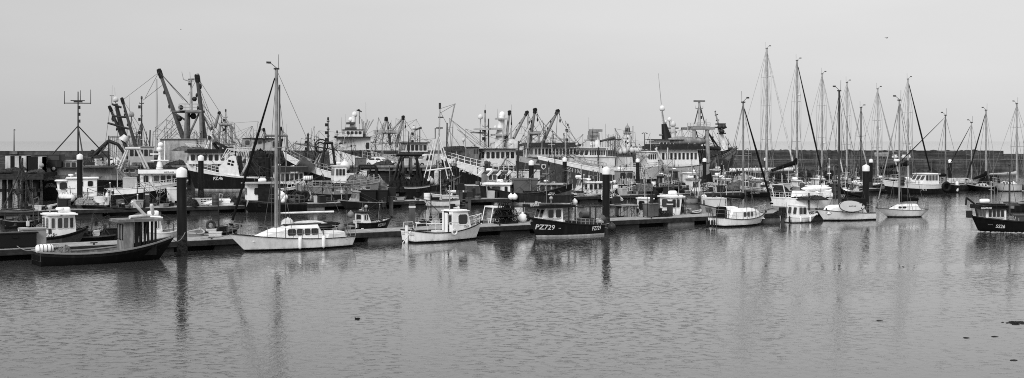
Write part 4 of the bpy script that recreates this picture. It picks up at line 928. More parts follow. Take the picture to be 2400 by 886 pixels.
b.house(2356, 2385, 474, 488, w=.7, v=.3, n=2, nf=2, roofv=.35)
# ================================================================ boats on the far side of the first pontoon
def thicket(b, seed, n_pole, n_wire, reach, r=.022):
    '''the slender poles, whips and stays that stand above a working deck'''
    rg = random.Random(seed); tops = []; u = b.u
    for i in range(n_pole):
        s = rg.uniform(.08, .92); x = -b.L / 2 + b.L * s; y = rg.uniform(-.35, .35) * b.B; z0 = b.dz(x); h = reach * rg.uniform(.35, 1.0) * u; lean = rg.gauss(0, .07) * h
        o = MB().tube((x, y, z0), (x + lean, y, z0 + h), r * rg.uniform(1, 2.2), r * .8, 5)
        if rg.random() < .5: o.tube((x + lean * .8 - .5, y, z0 + h * .8), (x + lean * .8 + .5, y, z0 + h * .8), r, r, 4)
        if rg.random() < .5: o.box((x + lean * .7, y, z0 + h * .72), (.16, .16, .3))
        if rg.random() < .25: o.ball((x + lean, y, z0 + h), r * 3)
        o.build('slender_pole', mat('metal', rg.choice((.03, .05, .08, .25, .55))), b.root); tops.append((x + lean, y, z0 + h))
    m = MB()
    for i in range(n_wire):
        p = rg.choice(tops); s = rg.uniform(.02, .98); x = -b.L / 2 + b.L * s; q = (x, rg.choice((-1, 1)) * b.sec(s, b.sheer(s))[1] * .9, b.sheer(s))
        if rg.random() < .25: q = rg.choice(tops)
        if p is not q: m.tube(p, q, r * .8, r * .8, 4, cap=False)
    m.build('stays', mat('metal', .06), b.root)
def FB(label, xs, xb, py, hd, beam, fb, name='fishing_boat', cat='fishing boat', poles=None, **k):
    b = Boat(name, label, cat, xs, xb, py, hd, beam, fb, **k)
    if poles is None: poles = 0 if name in ('dinghy', 'tender', 'skiff', 'speedboat', 'motor_cruiser', 'motor_sailer') else 4 if name == 'motor_boat' else 8
    if poles: thicket(b, int(xs * 7 + xb), poles, poles * 2, 68 if name != 'trawler' else 70, .018 if b.C[1] < 110 else .026)
    return b
def clutter(b, n, s0, s1, what, seed, vs=(.03, .5)):
    """assorted working gear on one deck; each piece labelled by the boat it lies on"""
    rg = random.Random(seed)
    words = dict(crate='fish crate', pot='lobster pot', net='mound of net', barrel='plastic drum', coil='coil of rope', buoy='round float', locker='deck box', bin='insulated fish bin', tyre='tyre fender')
    tone = lambda v: 'black' if v < .04 else 'dark' if v < .15 else 'grey' if v < .42 else 'pale'
    made = {}
    for i in range(int(n * 1.6)):
        s = rg.uniform(s0, s1); x = -b.L / 2 + b.L * s; y = rg.uniform(-.3, .3) * b.B; k = rg.choice(['crate', 'net', 'coil', 'bin', 'barrel', 'pot', 'buoy', 'locker', 'net'])
        v = rg.choice((.02, .045, .16, vs[1])); sz = rg.uniform(.8, 1.2) if k != 'net' else (rg.uniform(.9, 1.5), rg.uniform(.7, 1.1), rg.uniform(.6, 1.1))  # mostly dark tones, deep shade between the boats put into the colour
        
        if k == 'pot': v = min(v, .05)
        if k == 'buoy': v = min(v, .16); sz *= .8
        if k in ('locker', 'bin'): sz *= rg.uniform(.5, .8)
        key = (k, tone(v)); made.setdefault(key, 0); made[key] += 1
        if made[key] > 1: continue
        lb = '%s %s on the deck of %s' % (key[1], words[k], what)
        gear(k, b.W(x, y, b.dz(x) + .01), sz, lb, None, b.a + rg.uniform(-.5, .5), v)

b = FB('white wheelhouse boat with a radar on its curved roof astern of the black workboat', 40, 205, 583, 33, 2.4, (26, 28, 46), hull=(.02, .12, .02), strake=(6, 8), boot=3, raildark=.02, deck=.2)
b.house(99, 181, 503, 549, w=.7, v=.76, rf=.12, n=4, rect=[(.02, .16), (.3, .5), (.56, .76), (.84, .99)], wz=(.35, .86), over=.1, nf=2, na=2, fr=.5)
b.letters('PZ25', 117, 552, 8, .02, .05, .9); b.letters('SEA', 145, 505.2, 3, .03, 0, 1, b.h, y=b.hs[4] / 2 + .11); roofgear(b, (.5, .65, .12), ('radar', 'raft', 'light'))
clutter(b, 8, .05, .35, 'the white wheelhouse boat marked PZ25', 3)
b.aerials([(135, 455, 500), (90, 470, 520)])
t = FB('low black lighter with pale ice along its edge beside the white wheelhouse', 125, 278, 575, 33, 2.2, (20, 20, 22), name='lighter', cat='barge', hull=(.01, .012, .02), boot=1, raildark=.12, p=4, rake=.2, tw=.95)  # its black hull also stands in for the broad shadow here
clutter(t, 9, .1, .9, 'the low black lighter', 12, (.03, .7))
b = FB('small white cuddy boat half hidden behind the black workboat wheelhouse', 340, 432, 566, 33, 2.1, (22, 22, 32), name='motor_boat', cat='motor boat', hull=(.03, .6, .6), deck=.4)
b.house(343, 384, 510, 552, w=.72, v=.75, rf=.25, n=2, rect=[(.1, .5), (.58, .95)], nf=2, na=0); roofgear(b, (.3,), ('raft',))
b = FB('grey clinker dinghy with its bow beside the thick black pile', 428, 470, 566, 60, 1.6, (20, 20, 28), name='dinghy', cat='dinghy', hull=(.15, .25, .3), deck=.15, raildark=.4)
b = FB('open dark skiff with rusty winch moored beyond the large white yacht bow', 468, 565, 556, 30, 2.0, (14, 12, 24), name='skiff', cat='skiff', hull=(.02, .02, .05), deck=.12, raildark=.06)
b.stick((513, 540), (512, 478), .06, .04, 'pole', .04); b.gear('tyre', 494, 528, .9, 'rusty ring upright in the open dark skiff', v=.08); b.rails(.5, .95, 10, 4, .02, .08); clutter(b, 5, .1, .8, 'the open dark skiff', 5)
b = FB('white flat dinghy lying just ahead of the large white yacht', 450, 545, 566, 30, 1.6, (9, 8, 10), name='dinghy', cat='dinghy', hull=(.2, .5, .6), deck=.5, raildark=.6)
clutter(b, 3, .2, .7, 'the white flat dinghy', 8)
# inflatable and moorings behind the yacht
b = FB('dark upturned inflatable tender beyond the large white yacht boom', 735, 790, 538, 30, 1.6, (10, 10, 13), name='tender', cat='dinghy', hull=(.02, .03, .03), deck=.05, raildark=.05)
m = MB().lathe((0, 0, .3), [(.02, -1.2), (.3, -1.1), (.45, -.4), (.42, .4), (.2, 1.1), (.02, 1.3)], 10, axis='x', sc=(1, 1, .6)).build('cover', mat('fabric', .025), b.root)
b = FB('dark hulled boat marked PZ850 with a white two-window cabin', 822, 918, 537, 30, 2.0, (15, 15, 25), hull=(.03, .018, .018), boot=2, deck=.45, raildark=.02, p=2.5, rake=.4)
b.house(832, 874, 499, 524, w=.72, v=.74, rf=.4, n=2, rect=[(.02, .5), (.6, .98)], wz=(.4, .86), roofv=.03, over=.1, nf=2, na=1)
b.letters('PZ850', 895, 527, 7.5, .6, .1, .85); roofgear(b, (.3, .6), ('horn', 'light')); b.gear('buoy', 822, 511, 1.0, 'dull float at the stern of the dark boat marked PZ850', v=.25); b.stick((862, 495), (905, 525), .05, name='boat_hook', v=.1)
b.aerials([(812, 492, 520), (820, 495, 520)])
clutter(b, 3, .02, .2, 'the boat marked PZ850', 55)
b = FB('white dinghy with outboard lying astern of the large white yacht', 760, 850, 552, 30, 1.7, (10, 9, 11), name='dinghy', cat='dinghy', hull=(.2, .55, .6), deck=.5, raildark=.65)
clutter(b, 4, .2, .8, 'the white dinghy astern of the large yacht', 18)
# white open boat behind the little cabin boat
b = FB('low white angling boat full of tackle behind the grey service post', 1078, 968, 541, 207, 2.0, (20, 17, 20), name='motor_boat', cat='motor boat', hull=(.3, .65, .7), boot=2, strake=(3, 3), deck=.4, raildark=.7)
b.rails(.1, .9, 11, 6, .02, .4); clutter(b, 10, .05, .8, 'the low white angling boat', 21, (.03, .7)); b.stick((1010, 525), (1010, 455), .04, name='pole', v=.05); b.gear('motor', 1060, 500, .8, 'black outboard on the low white angling boat')
# grey cuddy with windscreen
b = FB('grey open boat with a white windscreen hoop beside the lobster pots', 1130, 1222, 533, 28, 2.0, (16, 14, 22), name='motor_boat', cat='motor boat', hull=(.05, .16, .2), deck=.15, raildark=.25, boot=2)
xa, xf = b.X(1146), b.X(1172); z0 = b.dz(0); z1 = b.Z(485, 0)
m = MB()
for y in (-.7, .7): m.path([(xa - .3, y, z0), (xa, y, z1), (xf, y, z1), (xf + .5, y, z0 + .5)], .045)
m.bx(xa, xf, -.75, .75, z1, z1 + .09); m.build('windscreen_hoop', mat('paint', .75), b.root); MB().bx(xf, xf + .03, -.65, .65, z0 + .4, z1 - .1).build('windscreen', mat('glass', .05), b.root)
b.rails(.5, .98, 12, 5, .025, .35); clutter(b, 7, .05, .7, 'the grey open boat by the lobster pots', 31)
b.gear('buoy', 1163, 497, 1.2, 'grey wheel shaped float in the grey open boat', v=.25)
gear('buoy', PA(1225, 2.2), 1.3, 'white float on the pontoon by the dark bow of PZ729', v=.7)
b = FB('bow of a second grey open boat nosing past the lobster pots', 1175, 1235, 526, 25, 1.9, (14, 14, 20), name='motor_boat', cat='motor boat', hull=(.05, .12, .15), deck=.12, raildark=.25, boot=2); clutter(b, 5, .1, .9, 'the second grey open boat', 37)
# Stello
b = FB('open working boat with dark lettering and a small white shelter by the fuel tank', 1428, 1562, 526, 24, 2.2, (17, 14, 18), name='workboat', cat='workboat', hull=(.03, .2, .35), boot=2, deck=.3, raildark=.05)
b.house(1494, 1532, 466, 506, w=.7, v=.66, rf=.1, n=2, rect=[(.04, .46), (.56, .94)], wz=(.35, .88), roofv=.75, nf=2, na=1, over=.08); roofgear(b, (.4, .75), ('mast', 'aer'))
b.letters('STELLO', 1440, 510, 5, .02, 0, 1.0); b.letters('S101', 1465, 507, 4, .05, 0, 1)
b.gear('motor', 1446, 489, 1.1, 'dark outboard tilted in the open working boat by the fuel tank', v=.03); clutter(b, 8, .05, .5, 'the open working boat by the fuel tank', 41, (.03, .6))
m = MB(); xa = b.X(1462); zt = b.Z(452, xa)
for y in (-.7, .7):
    for px in (1464, 1480): m.tube((b.X(px), y, b.dz(0)), (b.X(px), y, zt - .9), .04)
m.bx(b.X(1440), b.X(1484), -.8, .8, zt - .98, zt - .9); m.build('cover_frame', mat('metal', .3), b.root)
b = FB('boat with a tall narrow white wheelhouse behind the grey service post', 1536, 1620, 521, 24, 2.2, (18, 15, 24), name='fishing_boat', hull=(.05, .3, .3), boot=2, deck=.25, raildark=.3, strake=(3, 3))
b.house(1547, 1592, 462, 505, w=.7, v=.78, rf=-.25, n=2, rect=[(.1, .5), (.62, .95)], wz=(.45, .9), over=.16, nf=2, na=1, rt=.12); roofgear(b, (.55, .8), ('aer', 'raft'))
clutter(b, 6, .5, .92, 'the boat with the tall narrow white wheelhouse', 47); b.aerials([(1615, 480, 505), (1600, 476, 505), (1607, 476, 505)], .03)
b = FB('tiny black tender with pale gunwale lying alone beyond the near pontoon', 1614, 1643, 507, 20, 1.3, (10, 10, 14), name='tender', cat='dinghy', hull=(.02, .015, .02), deck=.1, raildark=.5)
b = FB('pale hulled crabber with a square white crate amidships and its bow pointing west', 1735, 1639, 511, 205, 2.3, (17, 20, 33), hull=(.06, .4, .4), boot=2, deck=.15, raildark=.06, p=2.6)
b.gear('bin', 1672, 487, (1.7, 1.6, 1.1), 'large square white bin on the pale hulled crabber', v=.6); clutter(b, 9, .1, .8, 'the pale hulled crabber', 51, (.03, .6)); b.gear('net', 1690, 488, (1, 1, 1.1), 'white bundle of line next to the square white bin', v=.5)
b.stick((1662, 490), (1680, 460), .05, name='derrick', v=.3); b.aerials([(1688, 440, 490)]); b.stick((1712, 490), (1712, 460), .06, .05, 'post', .05)
# big white cruiser
b = FB('big white motor cruiser with raked windscreen and two kayaks on its roof', 1806, 1968, 509, 22, 3.0, (46, 43, 46), name='motor_cruiser', cat='motor boat', hull=(.1, .35, .74), strake=(20, 24), boot=3, deck=.7, raildark=.75, rake=1.0, bul=.1)
b.house(1880, 1952, 451, 472, w=.74, v=.78, rf=1.5, ra=.25, n=4, rect=[(.02, .12), (.24, .52), (.54, .74), (.76, .93)], wz=(.32, .95), nf=2, na=2, over=.06, rt=.1, gap=.08)
MB().prism([(b.X(1870), b.Z(462, 0)), (b.X(1945), b.Z(460, 0)), (b.X(1930), b.Z(449, 0)), (b.X(1872), b.Z(448, 0))], -1.0, 1.0).build('flybridge', mat('paint', .78), b.root)
b.rails(.45, .98, 13, 6, .02, .6); b.rails(.0, .4, 12, 5, .02, .5)
MB().path([(-b.L / 2 + .2, -.9, b.fs), (-b.L / 2 - .1, -.9, b.fs + 1.1), (-b.L / 2 - .1, .9, b.fs + 1.1), (-b.L / 2 + .2, .9, b.fs)], .05).build('davit', mat('metal', .6), b.root)
gear('kayak', b.W(b.X(1908), -.4, b.Z(448, 0)), (.85, 1.3, 1.2), 'white kayak lying along the cruiser flybridge', rz=b.a, v=.78); gear('kayak', b.W(b.X(1965), .5, b.Z(453, 0) - .1), (.8, 1.3, 1.2), 'second white kayak overhanging the cruiser windscreen', rz=b.a - .15, v=.75)
MB().path([(b.X(1948), .5, b.fb), (b.X(1948), .5, b.Z(458, 0)), (b.X(1985), .5, b.Z(458, 0))], .05).build('kayak_rack', mat('metal', .4), b.root)
b.stick((1896, 500), (1896, 452), .06, name='flag_staff', v=.03, o0=b.side * 1.6, o1=b.side * 1.6); b.stick((1930, 375), (1916, 475), .06, .06, 'outrigger', .1); clutter(b, 3, .8, .95, 'the big white motor cruiser', 62)
b.gear('net', 1888, 478, (3.2, 1, .5), 'dark folded cover on the cruiser side deck behind the little motor boat', v=.03, off=b.side * 1.3); b.gear('net', 1905, 478, (1.3, .8, .5), 'black bundle of netting at the cruiser foredeck edge', v=.02, off=b.side * 1.3)

# ================================================================ near side of the second pontoon
b = FB('black crabber marked WH578 with white clutter on its foredeck', 340, 187, 506, 205, 2.6, (17, 18, 30), hull=(.01, .012, .015), boot=1, deck=.3, raildark=.03, p=2.6)
b.letters('WH 578', 241, 497, 7, .7, 0, .62)
b.gear('bin', 240, 480, (1.3, 1.2, .9), 'white bin amidships on the black crabber marked WH578', v=.65); b.gear('fender', 251, 478, 1.3, 'plump white fender standing on the black crabber marked WH578', v=.7, lift=.5); b.gear('net', 205, 480, (2, 1.4, .8), 'pale net piled in the bow of the crabber marked WH578', v=.18)
clutter(b, 12, .1, .8, 'the black crabber marked WH578', 71); b.stick((236, 490), (247, 450), .07, name='gantry_leg', v=.03); b.stick((258, 490), (258, 445), .06, name='gantry_leg', v=.03); b.stick((232, 452), (264, 450), .06, name='gantry_beam', v=.03)
b = FB('grey open boat with white crates and a black outboard by the thick pile', 446, 300, 497, 206, 2.4, (15, 13, 16), name='workboat', cat='workboat', hull=(.02, .05, .12), boot=1, deck=.2, raildark=.25)
clutter(b, 14, .1, .9, 'the grey open boat with a black outboard', 75, (.03, .65)); b.stick((337, 490), (338, 440), .05, name='light_mast', v=.05); b.stick((346, 490), (349, 446), .03, name='pole', v=.6)
b.gear('motor', 402, 478, 1.5, 'large black outboard on the grey open boat by the thick pile', v=.015); b.gear('bin', 414, 470, (1.6, 1.3, 1.5), 'white console housing on the grey open boat by the thick pile', v=.65); b.gear('net', 325, 485, (1.5, 1, .9), 'striped grey bundle on the grey open boat', v=.2)
b = FB('white speedboat with twin outboards moored beside the second pontoon', 596, 464, 497, 202, 2.2, (19, 21, 22), name='speedboat', cat='motor boat', hull=(.2, .3, .7), strake=(10, 11), boot=2, deck=.7, raildark=.72, rake=1.1, bul=.12)
coachroof(b, 470, 545, 466, 478, w=.7, v=.74, fwd=1.6, aft=.1, nm='foredeck')
for i, px in enumerate((572, 590)): gear('motor', b.W(-b.L / 2 - .15, -.45 + .9 * i, .55), 1.25, 'outboard with a pale cowl band on the white speedboat, the one ' + ('nearer the viewer' if i == (1 if b.side > 0 else 0) else 'farther from the viewer'), rz=b.a, v=.05)
MB().path([(b.X(515), -.8, b.fm), (b.X(518), -.8, b.fm + .8), (b.X(518), .8, b.fm + .8), (b.X(515), .8, b.fm)], .03).build('windscreen_frame', mat('metal', .4), b.root); b.rails(.7, .97, 10, 4, .02, .6); clutter(b, 5, .15, .5, 'the white speedboat', 79)
b = FB('dark fishing boat with a white cabin end and hanging white floats behind the yacht mast', 720, 566, 498, 203, 2.9, (20, 22, 30), hull=(.02, .012, .05), strake=(4, 5), boot=1, deck=.2, raildark=.1, p=2.6)
b.house(572, 650, 430, 477, w=.62, v=.74, rf=0, n=1, rect=[(.6, .8)], wz=(.45, .8), roofv=.4, nf=2, over=.2, fr=.7); xa, xf, z0, z1, wd = b.hs
MB().bx(xa + .1, xf - .9, b.side * (wd / 2 + .005), b.side * (wd / 2 + .05), z0, z1 - .05).build('side_panel', mat('wood', .03), b.h); roofgear(b, (.45,), ('raft',))
for i, (px, py) in enumerate(((654, 452), (661, 457), (656, 464), (668, 463), (663, 470))): x, o, z = b.pt(px, py, b.side * 1.3); gear('buoy', b.W(x, o, z - .25), 1.1 if i % 2 else .95, 'white float in the hanging cluster behind the yacht mast', 'cluster of hanging white floats', v=.72)
b.rails(.05, .6, 18, 7, .03, .15); clutter(b, 8, .05, .45, 'the dark fishing boat behind the yacht mast', 83)
b = FB('dark low barge piled with tyres and crates below the red-roofed wheelhouse', 790, 690, 489, 202, 2.6, (18, 18, 20), name='barge', cat='barge', hull=(.02, .03, .06), boot=1, deck=.15, raildark=.08, p=4, rake=.3, tw=.95)
b.lab = 0; clutter(b, 14, .05, .9, 'the dark low barge', 88); b.aerials([(695, 450, 480), (707, 430, 480)], .05)
b.root['label'] = 'dark low barge piled with tyres and crates ahead of the stern lettered in an arc'
for i, px in enumerate((697, 714)): x, o, z = b.pt(px, 459, b.side * 1.2); gear('tyre', b.W(x, o, z), 1.3, 'large tyre hung on the side of the dark low barge', 'tyres on the low barge', b.a, .03)
b = FB('dark launch with a hooped windscreen and stacked black tubs near the middle of the harbour', 905, 795, 491, 204, 2.4, (16, 17, 22), name='launch', cat='workboat', hull=(.02, .03, .08), boot=1, deck=.2, raildark=.25)
b.house(815, 842, 450, 476, w=.7, v=.4, rf=.5, n=1, nf=2, roofv=.4); clutter(b, 10, .05, .6, 'the dark launch with the hooped windscreen', 93); b.gear('bin', 892, 470, (1.5, 1.3, 1.3), 'large black tub on the after end of the dark launch', v=.012); b.gear('bin', 862, 472, (1.6, 1.3, 1.4), 'broad black tank amidships on the dark launch', v=.015)
b.gear('motor', 916, 474, 1.6, 'black outboard leaning at the stern of the dark launch', v=.012)
b = FB('white skiff with a dark numbered patch below the mid pontoon', 905, 955, 477, 20, 1.9, (15, 13, 17), name='skiff', cat='skiff', hull=(.1, .65, .65), boot=1, deck=.3, raildark=.03)
MB().add([(b.X(935, b.side) + q[0], b.side * (b.B / 2 + .03), .42 + q[1]) for q in ((-.6, -.22), (.6, -.22), (.6, .22), (-.6, .22))], [(0, 1, 2, 3)]).build('number_patch', mat('paint', .02), b.hull); b.letters('1SS26', 938, 470, 6, .6, 0, .8, y=b.B / 2 + .04); clutter(b, 4, .1, .8, 'the white skiff with the numbered patch', 97)
b = FB('long white open boat with dark gunwale lying across the end of the mid pontoon', 1078, 970, 485, 197, 2.2, (17, 14, 22), name='skiff', cat='skiff', hull=(.25, .66, .66), boot=2, deck=.3, raildark=.15, strake=(4, 5))
b.letters('PE', 978, 468, 4, .05, 0, .9); clutter(b, 10, .08, .85, 'the long white open boat', 101, (.03, .6)); b.gear('motor', 1079, 458, 1.4, 'black hooded outboard on the long white open boat', v=.012); b.gear('motor', 1100, 473, 1.2, 'second black outboard standing near the long white open boat', v=.015)
b = FB('white cuddy boat with two rounded side windows above the long white open boat', 1098, 1008, 474, 195, 2.4, (16, 15, 20), name='motor_boat', cat='motor boat', hull=(.1, .65, .7), boot=1, deck=.5, raildark=.6)
b.house(1042, 1086, 449, 468, w=.7, v=.76, rf=.45, n=2, wz=(.4, .84), nf=2, roofv=.7, over=.12); roofgear(b, (.5, .7, .2), ('mast', 'aer', 'aer')); clutter(b, 4, .1, .4, 'the white cuddy boat', 105)
# brown netter and neighbour
b = FB('dark netter with a curved white cabin and a pale line along its waterline', 1345, 1124, 479, 168, 3.6, (22, 24, 42), hull=(.5, .035, .035), boot=4, deck=.3, raildark=.03, p=2.7, rake=.3)
b.house(1139, 1206, 432, 459, w=.62, v=.78, rf=-.1, n=3, rect=[(.05, .2), (.38, .8), (.88, 1.0)], wz=(.28, .84), roofv=.68, over=.2, nf=3, rt=.12); roofgear(b, (.5, .3), ('raft', 'light'))
m = MB().bx(-.3, .3, -.06, .06, -1.0, .5).build('bow_plank', mat('paint', .6), b.root); x, o, z = b.pt(1160, 462, b.side * 1.6); m.location = (x, b.side * (b.surf(x, .8) + .1), .75); m.scale = (.25, 1, .8)
for i, px in enumerate((1198, 1207)): x, o, z = b.pt(px, 464, b.side * 1.8); gear('buoy', b.W(x, b.side * (b.surf(x, .9) + .3), z - .2), 1.25, 'white float hung on the dark netter side', 'white floats on the dark netter', v=.75)
b.gear('bin', 1230, 452, (2.6, 1.9, 1.9), 'tall grey tarpaulin covered box on the dark netter deck', v=.16); clutter(b, 14, .12, .6, 'the dark netter with the curved white cabin', 111); b.stick((1216, 452), (1300, 400), .09, .06, 'derrick', .05); b.stick((1218, 450), (1262, 392), .07, .05, 'derrick', .06); b.stick((1213, 455), (1213, 360), .1, .06, 'mast', .04); b.gear('tyre', 1190, 453, 1.3, 'dark tyre beside the curved white cabin', v=.02)
b.stick((1225, 460), (1237, 415), .06, .05, 'gantry_leg', .5); b.stick((1243, 460), (1232, 417), .06, .05, 'gantry_leg', .5)
b = FB('low wheelhouse boat with a plumb grey bow and long sloping dark windows', 1225, 1341, 479, -12, 3.2, (26, 30, 49), hull=(.2, .14, .02), strake=(12, 16), boot=3, deck=.25, raildark=.1, p=3, rake=.15)
b.house(1262, 1338, 432, 449, w=.7, v=.12, rf=.6, n=4, wz=(.1, .9), roofv=.4, over=.15, nf=3, gap=.12, wv=.05); roofgear(b, (.2, .45, .3), ('radar', 'horn', 'mast')); clutter(b, 6, .02, .3, 'the low boat with a plumb grey bow', 117); b.stick((1294, 478), (1333, 440), .06, .06, 'spar', .5, 1.7, 1.7); b.letters('FY16', 1294, 453, 4, .5, .05, 1)
b = FB('black hulled boat with five cabin lights left of the tall white capped pile', 1334, 1440, 473, 8, 2.9, (20, 18, 26), hull=(.015, .015, .6), strake=(3, 4), boot=1, deck=.4, raildark=.5)
b.root['label'] = 'black hulled boat with five cabin lights behind the near pontoon pile beside PZ729'
b.house(1370, 1440, 428, 457, w=.6, v=.68, rf=.2, n=5, wz=(.45, .9), roofv=.66, nf=3, na=1, gap=.3); b.letters('FY180', 1386, 464, 4.5, .6, 0, .8); roofgear(b, (.1, .5), ('radar', 'mast')); clutter(b, 9, .05, .4, 'the black hulled boat with five cabin lights', 121, (.03, .7)); b.stick((1364, 480), (1366, 405), .06, .05, 'mast', .04); b.rails(.3, .95, 10, 6, .025, .4)
gear('buoy', (*ground(1347, 478), -.1), 1.2, 'small white marker float by the black hulled boat', v=.7)

# ================================================================ beyond the second pontoon, west side
b = FB('pale boat with a narrow white wheelhouse and a row of round floats along its side', 250, 133, 480, 197, 3.2, (20, 20, 36), hull=(.015, .02, .5), strake=(5, 9), boot=2, deck=.4, raildark=.5, p=2.5)
b.house(160, 228, 418, 455, w=.62, v=.78, rf=.0, n=2, rect=[(.1, .3), (.48, .68)], wz=(.5, .85), nf=0, roofv=.7, over=.2, name='deckhouse'); roofgear(b, (.92, .5), ('radar', 'mast'))
b.house(137, 165, 424, 453, w=.5, v=.78, rf=-.2, n=1, wz=(.3, .9), nf=2, roofv=.75)
for i, (px, py) in enumerate(((143, 462), (149, 464), (156, 465), (163, 467), (168, 467), (160, 470))): x, o, z = b.pt(px, py, b.side * 1.5); gear('buoy', b.W(x, b.side * (b.surf(x, .9) + .3), z - .25), 1.5 if i > 1 else 1.2, 'white float in the row slung along the pale boat side', 'row of slung white floats', v=.62)
clutter(b, 8, .05, .4, 'the pale boat with slung floats', 131)
b = FB('dark trawler stern bearing an arched name under grey upper works', 88, 330, 468, 12, 5.5, (48, 44, 46), name='trawler', cat='trawler', hull=(.02, .02, .02), boot=1, deck=.2, raildark=.05, p=3, tw=.9, bul=.8)
b.letters('HEDERA', 118, 434, 8, .28, 0, .6, arch=.6)
b.house(105, 325, 392, 424, w=.98, v=.22, rf=2.2, n=0, rect=[], nf=0, roofv=.09, name='whaleback', over=.02)
b.house(112, 196, 378, 394, w=.8, v=.45, rf=.2, n=5, wz=(.15, .85), nf=3, roofv=.25, name='wheelhouse')
zt = b.Z(295, 0); x0 = b.X(183)
m = MB(); m.tube((x0, 0, b.Z(392, 0)), (x0, 0, b.Z(215, 0)), .12, .06)
for dx_, dy_ in ((-3.0, -1.2), (3.2, 1), (.8, -2)): m.tube((x0 + dx_, dy_, b.Z(372, 0)), (x0, 0, zt), .08, .07)
for z_, w_ in ((b.Z(242, 0), 1.5), (b.Z(236, 0), .8)): m.tube((x0 - w_, 0, z_), (x0 + w_ * .9, 0, z_), .05)
for dx_, ya, yb_ in ((-1.45, 214, 244), (1.35, 210, 244), (.25, 212, 240)): m.tube((x0 + dx_, 0, b.Z(yb_, 0)), (x0 + dx_, 0, b.Z(ya, 0)), .045, .03)
for y_ in (252, 268, 284): m.box((x0 + .12, 0, b.Z(y_, 0)), (.25, .25, .35))
m.box((x0, 0, b.Z(238, 0)), (.9, .5, .2)); m.build('tripod_mast', mat('metal', .05), b.root)
b.rails(.05, .5, 12, 8, .03, .1); b.stick((118, 395), (118, 362), .06, name='gallows', v=.08); b.stick((129, 395), (129, 362), .06, name='gallows', v=.08); b.stick((118, 362), (129, 362), .06, name='gallows', v=.08); clutter(b, 5, .5, .8, 'the dark trawler with an arched name', 137)
for i, px in enumerate((30, 55, 92)):
    pass
b = FB('rust dark potting boat crowded with frames at the picture edge', -30, 108, 512, 32, 2.8, (22, 20, 26), hull=(.02, .03, .06), boot=1, deck=.15, raildark=.15)
clutter(b, 14, .3, .95, 'the rust dark potting boat', 141); m = MB()
xm = b.X(50); mz = b.dz(xm)
m.tube((xm, 0, mz), (xm + .1, 0, b.Z(370, xm)), .12, .07); m.tube((xm - 1.6, 0, mz), (xm, 0, b.Z(395, xm)), .05); m.tube((xm + .9, 0, mz), (xm + .1, 0, b.Z(385, xm)), .05); m.tube((xm - .7, 0, b.Z(455, xm)), (xm + .7, 0, b.Z(410, xm)), .06); m.tube((xm + .35, 0, mz), (xm + .38, 0, b.Z(410, xm)), .06)
m.heap((xm + .1, 0, b.Z(425, xm)), (.35, .3, .45), 0, 3).heap((xm - .2, 0, b.Z(455, xm)), (.6, .4, .5), 0, 8).heap((xm + .25, 0, b.Z(400, xm)), (.3, .3, .3), 0, 9); m.build('rigged_mast', mat('net', .04), b.root); b.wires([(5, 490, 48, 400), (78, 480, 50, 385), (30, 490, 49, 372)], .03)
b = FB('grey dinghy with number 400 and a pale gunwale by the second pontoon', 62, 143, 497, 30, 2.0, (14, 12, 20), name='dinghy', cat='dinghy', hull=(.02, .05, .05), deck=.25, raildark=.5)
b.letters('400', 121, 487, 4, .4, .1, .8); m = MB().path([(b.X(78), 0, b.dz(0)), (b.X(78), 0, b.dz(0) + 1.0), (b.X(90), 0, b.dz(0) + 1.2), (b.X(94), 0, b.dz(0) + .3)], .08).build('hauler_hoop', mat('rope', .15), b.root)
b = FB('low black skiff with a pale thwart in the dark water at the picture edge', 0, 100, 535, 33, 2.2, (20, 16, 22), name='skiff', cat='skiff', hull=(.015, .02, .05), deck=.1, raildark=.2); clutter(b, 8, .1, .9, 'the low black skiff at the picture edge', 149); b.stick((78, 520), (79, 470), .05, name='pole', v=.12); b.stick((12, 545), (12, 498), .05, name='frame_post', v=.06); b.stick((0, 500), (85, 497), .05, name='frame_beam', v=.06)

# PZ54
b = FB('black trawler marked PZ54 with a white wheelhouse under a white name roof', 250, 440, 479, 16, 4.2, (36, 40, 54), name='trawler', cat='trawler', hull=(.012, .012, .75), strake=(14, 5), boot=1, deck=.3, raildark=.7, p=2.6, bul=.7)
b.letters('PZ54', 376, 448, 9, .55, .1, .75); b.letters('YE', 395, 445, 8, .3, 0, .6)
b.house(328, 420, 406, 436, w=.66, v=.68, rf=.1, n=5, rect=[(.06, .2), (.34, .5), (.53, .67), (.7, .82), (.86, .98)], wz=(.3, .84), roofv=.78, over=.2, nf=3, rt=.25); b.letters('WILFRANIA', 396, 404, 4.2, .03, .0, .75, b.h, y=b.hs[4] / 2 + .22)
MB().bx(b.hs[0] - .2, b.hs[1] + .27, -b.hs[4] / 2 - .21, b.hs[4] / 2 + .21, b.hs[3] + .05, b.hs[3] + .4).build('name_board', mat('paint', .78), b.h)
x0 = b.X(374); MB().lathe((x0, 0, b.Z(402, x0)), [(.42, 0), (.28, .8), (.12, 1.6), (.1, 3.0)], 10).box((x0, 0, b.Z(376, x0)), (1.8, .5, .1)).box((x0 - .5, 0, b.Z(361, x0)), (.9, .3, .12)).tube((x0 + .5, 0, b.Z(375, x0)), (x0 + .5, 0, b.Z(330, x0)), .06).ball((x0 + .1, 0, b.Z(340, x0)), .3).ball((x0, 0, b.Z(350, x0)), .3).build('white_mast', mat('paint', .72), b.root)
b.rails(.35, .97, 10, 9, .03, .6); b.house(288, 328, 418, 455, w=.85, v=.45, rf=.3, n=0, rect=[], nf=0, name='shelter', roofv=.4, over=.02); clutter(b, 8, .05, .3, 'the black trawler marked PZ54', 153)
b.gear('tyre', 303, 448, 1.3, 'black wheel leaning on the grey shelter of the trawler marked PZ54', v=.02)
